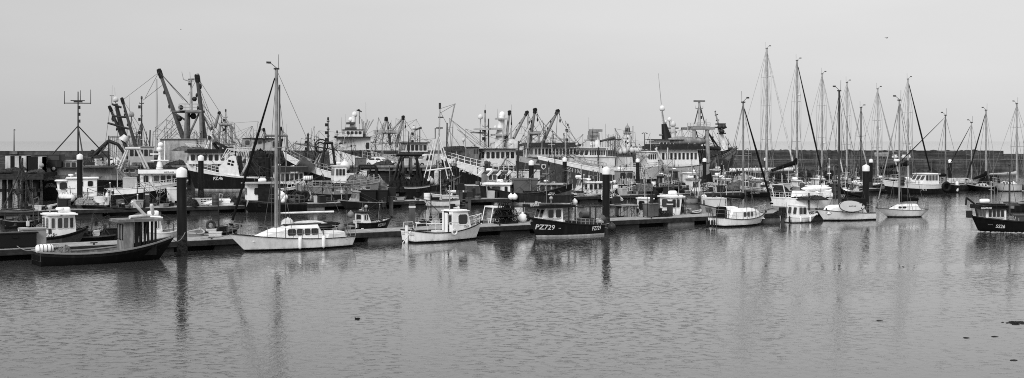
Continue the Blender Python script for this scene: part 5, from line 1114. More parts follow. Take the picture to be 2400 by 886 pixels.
b = FB('rusty beamer with a white latticed A-frame and dark net drum', 200, 340, 466, 14, 4.6, (30, 30, 40), name='trawler', cat='trawler', hull=(.02, .06, .05), boot=1, deck=.2, raildark=.1, p=3, bul=.6)
for o in (-1.4, 1.4):
    for p0, p1 in (((270, 411), (297, 349)), ((277, 411), (301, 349)), ((345, 405), (320, 349)), ((351, 402), (326, 349))): b.stick(p0, p1, .13, .1, 'gantry_leg', .5, o, o)
b.stick((293, 348), (329, 348), .16, .16, 'gantry_beam', .5, 1.4, 1.4); b.stick((293, 348), (329, 348), .16, .16, 'gantry_beam', .5, -1.4, -1.4)
b.house(286, 325, 392, 412, w=.6, v=.22, n=2, nf=1, roofv=.2); MB().tube(b.pt(222, 430, -1.6), b.pt(222, 430, 1.6), .9, n=16).tube(b.pt(222, 430, -1.9), b.pt(222, 430, -1.6), 1.2, n=16).build('net_drum', mat('net', .05), b.root); b.letters('PZ 90', 233, 434, 6, .5, 0, .7); clutter(b, 14, .1, .9, 'the rusty beamer with the white A-frame', 157)
b.stick((255, 415), (255, 318), .1, .07, 'post', .03); b.stick((208, 421), (270, 421), .12, .12, 'gantry_beam', .35); b.stick((211, 455), (213, 422), .09, .09, 'gantry_leg', .4); b.stick((220, 455), (224, 422), .09, .09, 'gantry_leg', .4)
# smalltown, lyonesse
b = FB('black hulled boat with red-brown wheelhouse roof and six upright windows', 590, 735, 474, 14, 3.6, (32, 32, 48), hull=(.015, .015, .7), strake=(5, 9), boot=1, deck=.35, raildark=.7, p=2.8, bul=.6)
b.root['label'] = 'black hulled boat with a dark named wheelhouse roof and six upright windows'
b.house(640, 716, 402, 430, w=.7, v=.66, rf=.2, n=6, wz=(.22, .85), roofv=.1, over=.2, nf=3, rt=.3, na=0, gap=.25); b.letters('SMALL FRY', 690, 404.5, 3.6, .75, 0, .75, b.h, y=b.hs[4] / 2 + .22)
MB().bx(b.hs[0] - .2, b.hs[1] + .25, -b.hs[4] / 2 - .21, b.hs[4] / 2 + .21, b.hs[3] - .02, b.hs[3] + .55).build('name_board', mat('paint', .06), b.h); b.letters('B550', 668, 444, 7, .4, 0, .8); roofgear(b, (.15, .4, .6), ('radar', 'mast', 'horn')); b.rails(.55, .98, 14, 6, .03, .55); clutter(b, 8, .1, .9, 'the black hulled boat with a named roof', 163)
b = FB('broad dark stern lettered LYONESSE beneath a grey bulwark with rails', 890, 690, 479, 196, 4.6, (52, 42, 46), name='trawler', cat='trawler', hull=(.03, .02, .26), strake=(19, 15), boot=1, deck=.2, raildark=.35, p=2.8, tw=.85, bul=.8, srake=.6)
b.letters('LYONESSE', 843, 445, 5.8, .66, -.02, 1.05); b.letters('31', 780, 452, 7, .6, 0, .8); b.rails(.0, .8, 12, 10, .035, .35)
b.house(775, 812, 390, 428, w=.5, v=.7, n=3, nf=3, rf=.1, roofv=.5); roofgear(b, (.5, .3), ('radar', 'mast'))
b.gear('buoy', 808, 402, 2.2, 'large pale float lashed above the grey bulwark', v=.6); clutter(b, 12, .05, .9, 'the broad dark LYONESSE trawler', 167)
for p0, p1 in (((835, 428), (842, 388)), ((885, 430), (880, 388)), ((842, 388), (880, 388)), ((845, 394), (879, 394)), ((870, 392), (855, 428))): b.stick(p0, p1, .12, .12, 'gallows', .02, -1.3, -1.3)
b.gear('raft', 722, 424, .8, 'white liferaft drum stowed forward of the grey bulwark', v=.65, rz=0)
b.gear('net', 862, 0, (5, 3, 2.2), 'great mound of grey net on the after deck of the LYONESSE trawler', v=.13)
# black net drum boat
b = FB('black netter with a square black gantry over two big net drum discs', 1008, 905, 466, 190, 4.4, (32, 28, 34), name='trawler', cat='trawler', hull=(.015, .02, .5), strake=(4, 4), boot=1, deck=.15, raildark=.1, p=2.8, bul=.6)
for o in (-1.7, 1.7):
    for p0, p1 in (((922, 425), (940, 365)), ((930, 425), (946, 367)), ((988, 425), (976, 365)), ((978, 425), (976, 365))): b.stick(p0, p1, .14, .12, 'gantry_leg', .015, o, o)
    b.stick((929, 363), (989, 363), .16, .16, 'gantry_beam', .015, o, o)
b.stick((935, 363), (935, 363.5), .16, .16, 'gantry_beam', .015, -1.7, 1.7); b.stick((983, 363), (983, 363.5), .16, .16, 'gantry_beam', .015, -1.7, 1.7); b.stick((958, 362), (958, 318), .1, .05, 'light_mast', .03)
for px in (943, 962): x, o, z = b.pt(px, 392, b.side * .9); MB().tube((x - .12, o, z), (x + .12, o, z), 1.15, n=24).tube((x - .2, o, z), (x + .2, o, z), .3, n=12, m=1).build('drum_disc', [mat('metal', .1), mat('metal', .02)], b.root).rotation_euler = (0, 0, 0)
b.house(936, 974, 412, 440, w=.55, v=.62, n=2, rect=[(.1, .3), (.5, .68)], wz=(.3, .7), nf=1, na=1, roofv=.15, door=(.35, .5, .6)); clutter(b, 8, .1, .9, 'the black netter with the square gantry', 171)
for i, (px, s_) in enumerate(((935, 2.2), (955, 2.8), (985, 2.4))): b.gear('net', px, 0, (s_, 2, 2.6), ('black net mound at the stern of the gantry netter', 'tallest black net mound below the gantry', 'black net mound nearest the bow of the gantry netter')[i], v=.015, off=b.side * 1.0)
# RX58
b = FB('dark plump bowed boat under a tall white tripod mast', 985, 1082, 458, 14, 4.0, (22, 26, 46), hull=(.12, .03, .03), strake=(3, 4), boot=9, deck=.2, raildark=.04, p=2.9, bul=.6)
b.letters('RX58', 1040, 434, 5, .3, .05, .9)
for o in (-1.5, 1.5):
    for p0, p1 in (((993, 420), (1018, 328)), ((1062, 412), (1028, 318)), ((1050, 420), (1030, 332)), ((1004, 420), (1022, 330))): b.stick(p0, p1, .065, .055, 'mast_leg', .55, o, o * .2)
b.stick((1026, 425), (1031, 250), .13, .08, 'mast', .4); b.stick((1046, 408), (1048, 288), .13, .08, 'mast', .1); b.stick((1000, 400), (1058, 393), .1, .1, 'cross_bar', .6, -1.2, -1.2); b.stick((1066, 243), (1047, 330), .07, .09, 'derrick', .3); b.stick((1020, 300), (1020, 325), .06, .05, 'light_pole', .05); b.wires([(1031, 255, 1068, 243), (1032, 265, 1068, 244), (1032, 262, 1047, 290), (1048, 330, 1070, 400), (1032, 300, 1010, 400), (1048, 300, 1090, 360)], .03)
for q in (MB().box(b.pt(1031, 248), (.24, .24, .7)), MB().box(b.pt(1030, 300), (.8, .16, .16)), MB().box(b.pt(1033, 275), (.6, .16, .16))): q.build('mast_light', mat('metal', .08), b.root)
clutter(b, 8, .1, .8, 'the plump bowed boat under the white tripod', 177)
b.gear('buoy', 1009, 432, 1.7, 'white round float on the quarter of the plump bowed boat', v=.65); b.gear('fender', 1023, 415, 2.4, 'long white fender hanging inside the white tripod mast', v=.65)

# ---------------------------------------------------------------- gear left lying on the two farther pontoons
rg = random.Random(19)
def on_pontoon(A, ang, px, off):
    k = (px - CX) / F; c, s = math.cos(R(ang)), math.sin(R(ang)); ox, oy = A[0] - s * off, A[1] + c * off
    t = (k * oy - ox) / (c - k * s); return (ox + t * c, oy + t * s, .625)
PB = [(150, 'the slung white floats'), (290, 'the hull marked WH578'), (322, 'the trawler marked PZ54'), (385, 'the thick capped pile'), (452, 'the white speedboat bow'), (505, 'the white speedboat'), (548, 'the twin outboards'), (600, 'the dark boat cabin end'), (672, 'the hanging white floats'), (745, 'the tyre-hung low barge'), (800, 'the dark launch bow'), (870, 'the dark launch tank'), (930, 'the numbered white skiff'), (990, 'the long white open boat'), (1085, 'the hooded outboard'), (1110, 'the twin dark posts'), (1150, 'the netter bow'), (1360, 'the five-light black boat'), (1450, 'the tubby grey boat'), (1490, 'the flat grey punt'), (1520, 'the punt and fuel tank'), (1565, 'the pale lettering'), (1600, 'the upright two-window wheelhouse'), (1680, 'the slatted cabin boat'), (1770, 'the arched stern lettering'), (1830, 'the pale striped dinghy'), (1880, 'the cruiser kayaks'), (1940, 'the black covered boat'), (1990, 'the dark named stern'), (2060, 'the motor sailer bow')]
for i, (px, wh) in enumerate(PB):
    for j in range(2):
        k = ('locker', 'net', 'pot', 'barrel', 'bin', 'coil', 'crate')[(i * 2 + j * 3) % 7]; v = (.03, .02, .02, .1, .45, .2, .3)[(i * 2 + j * 3) % 7]
        nm = dict(locker='squat black locker', net='dark net heap', pot='black netted pot', barrel='dark drum', bin='pale lidded bin', coil='coil of grey rope', crate='grey fish crate')[k]
        gear(k, on_pontoon((-14.3, 122.6), 30.5, px + j * 9, .5 + 1.2 * rg.random()), (1.5, 1, 1) if k == 'net' else rg.uniform(.7, 1.1), '%s on the second pontoon by %s' % (nm, wh), None, rg.random() * 3, v)
for px in (1110, 1122): x, y, z = on_pontoon((-14.3, 122.6), 30.5, px, 1.2); post(px, HY + (H - .62) / y * F, 441 + (px == 1122) * 12, 7, ('taller' if px == 1110 else 'shorter') + ' of two dark service posts by the netter bow', .04, y, False)
for px, nm in ((1496, 'mid marina'), (1748, 'tall yacht mast'), (862, 'dark launch'), (345, 'trawler marked PZ54')): x, y, z = on_pontoon((-14.3, 122.6), 30.5, px, 1.9); post(px, HY + (H - .62) / y * F, 330 + (H - 1.9) / y * F, 7, 'grey service pedestal on the second pontoon near the ' + nm, .1, y)
x, y, z = on_pontoon((-14.3, 122.6), 30.5, 1512, .3); t = empty('notice_board', (x, y, .625), R(20), 'mottled dark notice board standing on the second pontoon', 'sign'); MB().bx(-.9, .9, -.04, .04, .35, 1.2).build('board', mat('net', .12), t); [MB().bx(a, a + .08, -.05, .05, 0, .36).build('post', mat('metal', .06), t) for a in (-.8, .72)]
# ================================================================ trawlers along the fish quay (farther dark hulls lightened, haze put into colour)
def TR(label, xs, xb, py, hd, beam, fb, **k):
    d = dict(boot=2, deck=.2, bul=.8, p=2.9, rail=.16); d.update(k); b = Boat('trawler', label, 'trawler', xs, xb, py, hd, beam, fb, **d); thicket(b, int(xs + xb * 3), 17, 30, 112, .028); return b
def derrick(b, head, heel, r=.28, v=.3, o=0, o1=None, blocks=True):
    o1 = o if o1 is None else o1
    h = b.stick(heel, head, r, r * .62, 'derrick', v, o1, o)
    x, y, z = b.pt(*head, o); x1, y1, z1 = b.pt(*heel, o1); m = MB(); q = Vector((x, y, z)); e = Vector((x1, y1, z1))
    m.tube(q, q.lerp(e, .1), r * 1.0, r * .9, 8); m.box(q, (r * 1.6, r * 1.2, r * 1.5), ry=.4); m.tube(q + Vector((0, -r, 0)), q + Vector((0, r, 0)), r * .9, n=10); m.tube(q + Vector((-r, 0, -.2)), q + Vector((-r * 1.3, 0, -1.5)), .05, n=4); m.ball(q + Vector((-r * 1.3, 0, -1.7)), r * .7, sc=(.6, .6, 1.5)); m.build('head_block', mat('metal', .02), h)
    if blocks:
        for f in (.3, .5): MB().ball(q.lerp(e, f) + Vector((r, 0, -.1)), r * .55, sc=(.7, .7, 1.5)).build('block', mat('metal', .03), h)
    return h
def frame(b, px0, px1, ytop, ybot, w=1.8, r=.16, v=.3, splay=4, name='gantry'):
    """a goalpost across the deck: two legs on each measured column and a beam"""
    for o in (-w, w):
        b.stick((px0 - splay, ybot), (px0, ytop), r, r * .8, name + '_leg', v, o, o); b.stick((px1 + splay, ybot), (px1, ytop), r, r * .8, name + '_leg', v, o, o)
    m = MB()
    for o in (-w, w): m.tube(b.pt(px0 - 2, ytop, o), b.pt(px1 + 2, ytop, o), r)
    for px in (px0, px1): m.tube(b.pt(px, ytop, -w), b.pt(px, ytop, w), r)
    m.build(name + '_top', mat('metal', v), b.root)
def crow(b, px0, px1, y, h=7, w=1.0, v=.4):
    """railed platform"""
    m = MB(); x0, x1 = sorted((b.X(px0), b.X(px1))); z = b.Z(y, x0); hh = h * b.u
    m.bx(x0, x1, -w, w, z, z + .12)
    for k in range(5):
        for yy in (-w, w): m.tube((x0 + (x1 - x0) * k / 4, yy, z), (x0 + (x1 - x0) * k / 4, yy, z + hh), .035, n=4)
    for f in (.5, 1):
        for yy in (-w, w): m.tube((x0, yy, z + hh * f), (x1, yy, z + hh * f), .035, n=4)
    m.build('platform', mat('metal', v), b.root)
def yardmast(b, px, yt, yb, r=.14, v=.4, bars=((.9, 8), (.75, 6)), top=True, lean=0):
    x, _, z0 = b.pt(px, yb); z1 = b.Z(yt, x); m = MB(); lx = lean * b.u
    m.tube((x, 0, z0), (x + lx, 0, z1), r, r * .6)
    o = m.build('mast', mat('metal', v), b.root)
    for f, wpx in bars:
        z = z0 + (z1 - z0) * f; w = wpx * b.u; q = MB(); cx = x + lx * f; q.tube((cx - w, 0, z), (cx + w, 0, z), .06); q.tube((cx, -w * .7, z), (cx, w * .7, z), .05)
        for s_ in (-1, 1): q.tube((cx + s_ * w, 0, z), (cx + s_ * w, 0, z + w * .8), .04, .02, 4)
        q.build('yard', mat('metal', v * .7), o)
        MB().box((cx + .3, .2, z - .5), (.35, .35, .45)).build('lamp', mat('metal', .04), o)
    if top: MB().lathe((x + lx, 0, z1), [(.1, 0), (.14, .1), (.14, .4), (.02, .5)], 8).build('masthead_lamp', mat('metal', .06), o)
    return o
def fan(b, px, py, spread, n, y1, r=.022, v=.15):
    b.wires([(px, py, px + spread * (i / (n - 1) - .5), y1, 0, (-1) ** i * 1.5) for i in range(n)], r, v)

# warehouse
t = empty('ice_works', point(428, 393, 195), label='plain grey flat-sided store building with one vertical seam on the fish quay', cat='building'); u = 195 / F
MB().bx(-53 * u, 35 * u, 0, 6, -.1, 67 * u).build('wall', mat('concrete', .42), t); MB().bx(35.1 * u, 56 * u, -.2, 6, -.1, 66.5 * u).build('wall', mat('concrete', .36), t)
MB().bx(-53.6 * u, 56.6 * u, -.3, 6.2, 67.1 * u, 68.2 * u).build('roof', mat('metal', .3), t); MB().bx(34.2 * u, 35.6 * u, -.23, -.02, 0, 67 * u).build('seam', mat('metal', .04), t)
t = empty('quay_shed', point(283, 388, 198), label='pale corrugated quay shed behind the cluster of slanted dark masts', cat='building'); u = 198 / F
MB().bx(-26 * u, 26 * u, 0, 5, 0, 68 * u).build('wall', mat('concrete', .5), t); MB().bx(-27 * u, 27 * u, -.2, 5.2, 68.1 * u, 69.6 * u).build('roof', mat('metal', .4), t)
for i in range(11): MB().bx((-25 + i * 5) * u, (-24.2 + i * 5) * u, -.05, -.003, 0, 68 * u).build('cladding_rib', mat('metal', .3), t)

# a: beamer with slanted dark mast
b = TR('trawler with dark slanted mast and derricks and two grey radar domes', 365, 232, 436, 195, 6, (34, 36, 50), hull=(.03, .05, .12), strake=(6, 10), raildark=.2)
derrick(b, (257, 251), (298, 352), .26, .07); derrick(b, (286, 232), (320, 350), .26, .09, 1.5)
b.stick((292, 330), (272, 243), .5, .22, 'raked_mast', .05); m = MB()
for p0, p1 in (((262, 272), (302, 275)), ((252, 288), (302, 302)), ((262, 244), (285, 252))): m.tube(b.pt(*p0), b.pt(*p1), .16); m.tube(b.pt(*p0, .9), b.pt(*p1, .9), .12)
m.build('mast_platform', mat('metal', .06), b.root); b.stick((288, 330), (296, 318), .7, .6, 'funnel', .6); b.dome(271, 233, 6.5, .5); b.dome(308, 268, 6.5, .42, 1.2); b.aerials([(262, 200, 245), (270, 205, 230), (304, 225, 262), (258, 240, 260)], .03)
b.stick((262, 224), (262, 244), .06, name='antenna_post', v=.3); b.stick((257, 224), (267, 224), .07, .07, 'antenna_bar', .3)
b.house(300, 362, 345, 380, w=.7, v=.4, n=5, nf=3, roofv=.25, wz=(.4, .85)); b.wires([(287, 233, 330, 300), (258, 252, 245, 350), (287, 235, 372, 170), (308, 275, 330, 330), (300, 275, 340, 360), (262, 252, 300, 350), (268, 252, 306, 350), (275, 262, 312, 352)], .035); clutter(b, 10, .1, .9, 'the trawler with slanted dark masts', 203)
yardmast(b, 332, 233, 372, .14, .1, ((.93, 5), (.72, 2.5), (.5, 2))); b.wires([(332, 285, 305, 370), (332, 285, 362, 372), (332, 285, 318, 372), (332, 285, 345, 372)], .07, .08); b.stick((350, 360), (352, 305), .12, .1, 'post', .08)
for px in (318, 342, 357): b.stick((px, 372), (px + 2, 308), .07, .04, 'pole', .1)
# b: the tall beamer
b = TR('tallest beam trawler with two long derricks raised above the grey store building', 560, 345, 424, 197, 7, (40, 40, 58), hull=(.03, .06, .3), strake=(10, 14), raildark=.3)
derrick(b, (373, 166), (432, 330), .42, .16, -1.5); derrick(b, (462, 178), (479, 325), .44, .1, 1.5)
frame(b, 437, 470, 262, 345, 2.2, .3, .22, 3); b.stick((404, 262), (480, 262), .2, .2, 'cross_beam', .18); b.stick((404, 262), (440, 285), .16, .16, 'brace', .15); b.stick((440, 330), (440, 262), .42, .4, 'post', .16); crow(b, 420, 478, 260, 16, 1.6, .35)
yardmast(b, 448, 186, 260, .26, .35, ((.95, 7),), False); b.stick((448, 192), (430, 186), .09, .07, 'yard_arm', .35); b.stick((430, 186), (426, 168), .05, .03, 'aerial', .3); b.stick((446, 188), (445, 168), .05, .03, 'aerial', .3); b.stick((441, 186), (456, 185), .14, .14, 'radar_scanner', .3)
for px, py, r_ in ((424, 252, .4), (453, 272, .5), (421, 278, .42), (456, 232, .38)): x, y, z = b.pt(px, py); MB().lathe((x, 0, z), [(r_ * .5, -r_), (r_, -r_ * .3), (r_, r_ * .4), (r_ * .4, r_)], 8).build('hanging_block', mat('metal', .03), b.root)
b.wires([(373, 168, 340, 230), (375, 170, 440, 240), (376, 172, 430, 235), (378, 175, 448, 250), (366, 185, 366, 310), (368, 185, 370, 310), (462, 180, 568, 345), (463, 182, 440, 225), (466, 200, 505, 300), (468, 215, 510, 330), (380, 200, 335, 235), (404, 264, 360, 310), (410, 270, 366, 325), (415, 285, 378, 325), (418, 295, 385, 325), (420, 300, 395, 325), (424, 305, 402, 325), (480, 265, 540, 345), (478, 270, 530, 345), (385, 215, 425, 300), (470, 240, 560, 345), (390, 225, 400, 262), (376, 175, 410, 262)], .045, .1)
b.house(488, 550, 338, 372, w=.7, v=.5, n=4, nf=3, roofv=.3); b.aerials([(496, 285, 330), (560, 300, 340)], .03); clutter(b, 6, .1, .9, 'the tallest beam trawler', 207); b.stick((430, 345), (468, 262), .18, .16, 'brace', .2, 1.5, 1.5); b.stick((515, 345), (476, 270), .15, .14, 'brace', .2, 1.5, 1.5)
# c: farther one with twin gantry
b = TR('pale trawler with an arched gantry and short derricks partly behind the tallest beamer', 640, 470, 418, 197, 7, (34, 34, 52), hull=(.1, .2, .5), strake=(10, 14), raildark=.5)
frame(b, 516, 540, 292, 350, 1.8, .25, .3, 6); derrick(b, (514, 264), (503, 300), .3, .25, 0, blocks=False); yardmast(b, 529, 262, 350, .2, .35, ((.85, 4), (.6, 4))); derrick(b, (541, 293), (545, 345), .16, .2, blocks=False); crow(b, 516, 545, 292, 6, 1.2); b.wires([(514, 266, 490, 340), (516, 268, 530, 330), (541, 294, 570, 350), (529, 275, 500, 330), (529, 275, 556, 330), (530, 300, 470, 345), (514, 266, 545, 320)], .04); b.house(560, 640, 325, 352, w=.7, v=.35, n=5, nf=3, roofv=.05, rf=.6); b.dome(546, 300, 4, .6); clutter(b, 6, .2, .9, 'the pale trawler with an arched gantry', 211)
# PZ46
b = TR('black trawler marked PZ46 with white whaleback bow and a flag painted on its wing', 640, 436, 446, 199, 6, (28, 33, 62), hull=(.55, .022, .74), strake=(1, 15), boot=3, rake=1.2, raildark=.74)
b.letters('PZ.46', 511, 418.5, 7.5, .66, .04, .85)
b.house(436, 530, 358, 384, w=.72, v=.66, rf=.1, n=6, wz=(.3, .85), nf=3, roofv=.04, over=.25, gap=.3, rt=.3); b.rails(.55, .95, 14, 9, .04, .6)
x0, x1 = b.X(512), b.X(561); o = b.side * 2.9; pr = [(512, 392), (516, 412), (562, 413), (552, 366), (540, 366)]; m = MB()
m.add([b.pt(px, py, o) for px, py in pr] + [b.pt(px, py, o - .15 * b.side) for px, py in pr], [(0, 1, 2, 3, 4), (9, 8, 7, 6, 5)] + [(i, (i + 1) % 5, 5 + (i + 1) % 5, 5 + i) for i in range(5)]); w_ = m.build('shelter_wing', mat('paint', .7), b.root)
m = MB(); oo = o + .02 * b.side
for cx, cy in ((538, 377), (546, 379), (536, 384), (544, 386)): m.add([b.pt(cx + q[0], cy + q[1], oo) for q in ((-3.2, -3), (3.2, -2), (3.2, 3), (-3.2, 2))], [(0, 1, 2, 3)])
m.build('painted_flag', mat('plastic', .02), w_)
for k in range(3): b.wires([(519 + k * 5, 372 - k * 2, 532 + k * 5, 348 + k * 2, o, o), (532 + k * 5, 348 + k * 2, 580, 346 + k * 4, o, o)], .06, .6, 'stair_rail')
m = MB(); m.add([b.pt(*q, s_) for s_ in (-.8, .8) for q in ((500, 334), (530, 350), (548, 350), (506, 331))], [(0, 1, 2, 3), (7, 6, 5, 4), (0, 3, 7, 4), (1, 5, 6, 2), (0, 4, 5, 1), (3, 2, 6, 7)]); m.build('chute', mat('metal', .04), b.root); b.stick((500, 334), (512, 352), .2, .2, 'chute_leg', .04)
b.wires([(434, 336, 470, 340), (434, 336, 455, 350), (433, 350, 475, 352)], .1, .5, 'boom_frame'); b.stick((482, 350), (496, 312), .1, .06, 'signal_mast', .7); b.stick((486, 350), (496, 312), .08, .06, 'signal_mast', .7); yardmast(b, 496, 305, 350, .12, .65, ((.8, 3),)); clutter(b, 10, .05, .5, 'the black trawler marked PZ46', 217)
b.gear('net', 455, 354, (5, 2, .8), 'flat dark net stowed on the wheelhouse roof of the trawler marked PZ46', v=.1); b.stick((560, 420), (592, 362), .16, .16, 'boom', .4, 2, 2); b.stick((560, 365), (568, 412), .3, .3, 'winch_post', .05)
b.wires([(557 + 4 * i, 348, 552 + 4 * i, 372) for i in range(8)] + [(555, 348, 590, 345), (555, 356, 590, 353)], .06, .5, 'aft_rail')
# dark with net heap
b = TR('trawler with a white whaleback and a great dark net hung over its side', 720, 574, 436, 198, 6, (30, 32, 68), hull=(.04, .04, .74), strake=(2, 22), rake=1.0, raildark=.7)
b.letters('PZ87', 627, 376, 6, .25, 0, .8); b.gear('net', 633, 0, (6, 3, 4.5), 'great dark hanging net heap beside the uncapped pile', v=.015, off=b.side * 1.8); b.house(580, 650, 326, 352, w=.7, v=.4, n=5, nf=3, roofv=.04, rf=.5, wz=(.2, .8)); m = MB()
derrick(b, (618, 303), (628, 350), .22, .2, blocks=False); derrick(b, (658, 300), (655, 350), .22, .15, blocks=False); frame(b, 620, 672, 318, 350, 1.6, .16, .2, 2); b.wires([(618, 305, 640, 340), (620, 306, 600, 350), (658, 302, 690, 350), (658, 302, 675, 320)], .04); b.aerials([(672, 290, 330), (640, 300, 330)], .03); b.stick((648, 395), (660, 325), .35, .2, 'hung_net', .03, 2, 2, kind='net'); clutter(b, 8, .1, .8, 'the trawler with the great hanging net', 221); b.stick((550, 405), (585, 350), .15, .15, 'boom', .4); b.gear('buoy', 609, 390, 2.5, 'white radar reflector box above the dark pile', v=.65)
b.stick((612, 432), (612, 372), .12, .08, 'post', .12)
b = TR('trawler with a long white whaleback and three short lines of white text', 860, 664, 436, 199, 6, (34, 32, 80), hull=(.03, .02, .74), strake=(14, 17), rake=1.2, raildark=.74)
for k, s_ in enumerate(('PZ 111', 'GIRL', 'NEWLYN')): b.letters(s_, 689, 366 + k * 5.2, 3.2, .5, 0, .8)
b.rails(.5, .97, 14, 10, .05, .3); yardmast(b, 722, 320, 372, .2, .1, ((.9, 6), (.6, 8), (.35, 4))); b.stick((692, 336), (735, 343), .12, .1, 'boom', .25); b.stick((735, 343), (790, 352), .1, .1, 'boom', .15); fan(b, 722, 330, 90, 9, 362, .04); clutter(b, 12, .1, .8, 'the trawler with three lines of text', 227)
b.stick((702, 378), (730, 398), .9, .8, 'net_drum', .12, 2.4, 2.4); b.wires([(740, 385, 780, 398), (742, 392, 800, 388), (736, 385, 750, 360), (760, 345, 742, 390)], .08, .5); frame(b, 762, 778, 335, 392, 1.2, .2, .03, 8); m = MB(); x, y, z = b.pt(753, 342); m.torus((x, 0, z), .95, .1, 'y', 14, 6); m.torus((x + .2, .4, z - .2), .7, .1, 'y', 14, 6); m.tube((x + .6, 0, z), (x + 1.4, 0, b.Z(392, x)), .16, .12); m.build('net_hauler', mat('metal', .04), b.root); yardmast(b, 769, 282, 335, .13, .1, ((.95, 3), (.6, 3), (.3, 3)))
b.aerials([(724, 310, 330), (730, 300, 330), (790, 320, 350)], .04)
# d: white with flags and globes
b = TR('white trawler with clustered radar globes and a bundle of flagged poles', 955, 770, 420, 197, 7, (42, 44, 74), hull=(.3, .6, .66), strake=(10, 12), raildark=.6)
b.letters('PZ', 890, 362, 8, .15, 0, 1); b.house(778, 868, 322, 352, w=.74, v=.5, n=7, nf=3, roofv=.04, rf=.8, wz=(.1, .6), over=.5); b.house(800, 850, 305, 323, w=.5, v=.62, n=4, nf=3, roofv=.06, name='bridge')
for z_, w_ in ((314, 28), (301, 22), (289, 16)): MB().box(b.pt(822, z_), (w_ * b.u, 2.5, .35)).build('mast_platform', mat('metal', .1 if z_ < 310 else .4), b.root)
b.stick((822, 330), (830, 268), .7, .35, 'mast', .6); b.dome(831, 268, 6.5, .62); b.dome(822, 280, 5.5, .66); b.stick((842, 262), (842, 290), .08, .06, 'post', .2); b.stick((836, 258), (848, 262), .1, .1, 'yard', .1)
for i in range(7): b.stick((851, 322), (848 + i * 4.5, 280 + (i % 3) * 4), .06, .1, 'flag_pole', .35)
b.stick((851, 330), (851, 314), .5, .4, 'pole_rack', .15); yardmast(b, 790, 312, 335, .15, .4, ((.9, 5),)); b.rails(.05, .6, 16, 9, .05, .4); b.stick((862, 365), (866, 332), .3, .25, 'gallows', .12); b.stick((842, 328), (838, 350), .3, .2, 'exhaust', .08); b.aerials([(809, 268, 310), (801, 275, 310), (858, 240, 290)], .03); clutter(b, 8, .05, .6, 'the white trawler with clustered globes', 231); b.stick((838, 315), (848, 308), .25, .2, 'crane_arm', .05); b.wires([(868, 334, 1000, 340), (842, 325, 868, 333)], .06)
# e: twin gantry trawler
b = TR('trawler with two peaked gantries and a pale globe on a lattice mast', 1040, 868, 416, 197, 7, (36, 40, 62), hull=(.2, .4, .6), strake=(12, 14), raildark=.6)
for px in (905,): derrick(b, (px, 277), (892, 340), .3, .35, 1, blocks=False); derrick(b, (px + 1, 277), (915, 340), .25, .35, -1, blocks=False)
derrick(b, (945, 274), (928, 345), .3, .3, blocks=False); b.stick((944, 276), (915, 310), .15, .15, 'brace', .3); crow(b, 893, 922, 312, 5, 1.6, .35); m = MB(); m.box(b.pt(905, 309), (4, 2.6, .7)); m.build('gantry_head', mat('metal', .4), b.root)
b.wires([(905, 278, 868, 345), (905, 279, 875, 345), (905, 277, 935, 335), (945, 276, 965, 305), (945, 276, 946, 345), (945, 276, 900, 345), (945, 277, 915, 345), (910, 285, 930, 345), (905, 279, 885, 330), (947, 280, 935, 345), (1020, 325, 880, 338)], .045)
yardmast(b, 970, 300, 345, .35, .5, ((.85, 7), (.45, 6))); b.dome(970, 300, 4.5, .6); b.stick((984, 345), (984, 300), .09, .08, 'lamp_post', .06); b.stick((970, 305), (988, 299), .12, .2, 'lamp_arm', .1); b.stick((958, 345), (958, 308), .09, .07, 'post', .1)
b.house(934, 1002, 335, 356, w=.74, v=.5, n=5, nf=3, roofv=.1, rf=.4, over=.4, wz=(.15, .8)); b.rails(.1, .5, 12, 8, .05, .4); clutter(b, 8, .1, .9, 'the trawler with two peaked gantries', 237)
# PZ36
b = TR('big black and white trawler marked PZ36 with sloping rails and a five window wheelhouse', 1266, 1032, 436, 200, 6.5, (36, 36, 70), hull=(.1, .022, .74), strake=(36, 7), boot=3, rake=1.2, raildark=.74)
b.letters('PZ', 1084, 399, 9, .66, -.12, .95); b.letters('36', 1103, 405, 8, .5, -.12, .8); b.letters('LYRA', 1066, 386, 3.4, .3, -.12, .8); b.rails(.3, .96, 15, 12, .06, .6)
b.house(1108, 1208, 350, 388, w=.74, v=.62, rf=.3, n=6, wz=(.45, .85), nf=3, roofv=.05, over=.5, gap=.3); b.house(1090, 1122, 346, 372, w=.5, v=.2, n=3, nf=2, roofv=.05, name='deckhouse')
b.stick((1170, 348), (1176, 272), .8, .45, 'mast', .62); b.dome(1177, 269, 7.5, .72); b.dome(1126, 274, 6, .6, 2.5); b.dome(1161, 298, 4, .55)
for px0, px1, y in ((1155, 1180, 318), (1165, 1185, 280), (1115, 1140, 305), (1152, 1172, 304)): MB().bx(*sorted((b.X(px0), b.X(px1))), -1, 1, b.Z(y, 0), b.Z(y, 0) + .25).build('mast_platform', mat('metal', .45), b.root)
b.stick((1125, 340), (1126, 290), .1, .1, 'dome_post', .4); yardmast(b, 1137, 265, 345, .2, .35, ((.6, 6), (.35, 6))); b.stick((1145, 345), (1145, 278), .12, .1, 'post', .08); b.stick((1103, 310), (1140, 312), .12, .12, 'yard', .3); b.stick((1170, 335), (1188, 318), .4, .3, 'exhaust', .05); derrick(b, (1194, 262), (1185, 345), .24, .3, blocks=False)
for px, y0 in ((1186, 292), (1191, 296), (1196, 300), (1199, 285)): b.stick((px, 348), (px, y0), .06, .04, 'whip', .3)
b.aerials([(1136, 245, 268), (1166, 255, 280), (1200, 245, 300)], .03); MB().lathe(b.pt(1200, 341), [(1.0, -.6), (1.0, .5), (.5, .9)], 10).build('capstan', mat('metal', .5), b.root); b.dome(1086, 328, 4, .5, .5); clutter(b, 10, .5, .9, 'the trawler marked PZ36', 241)
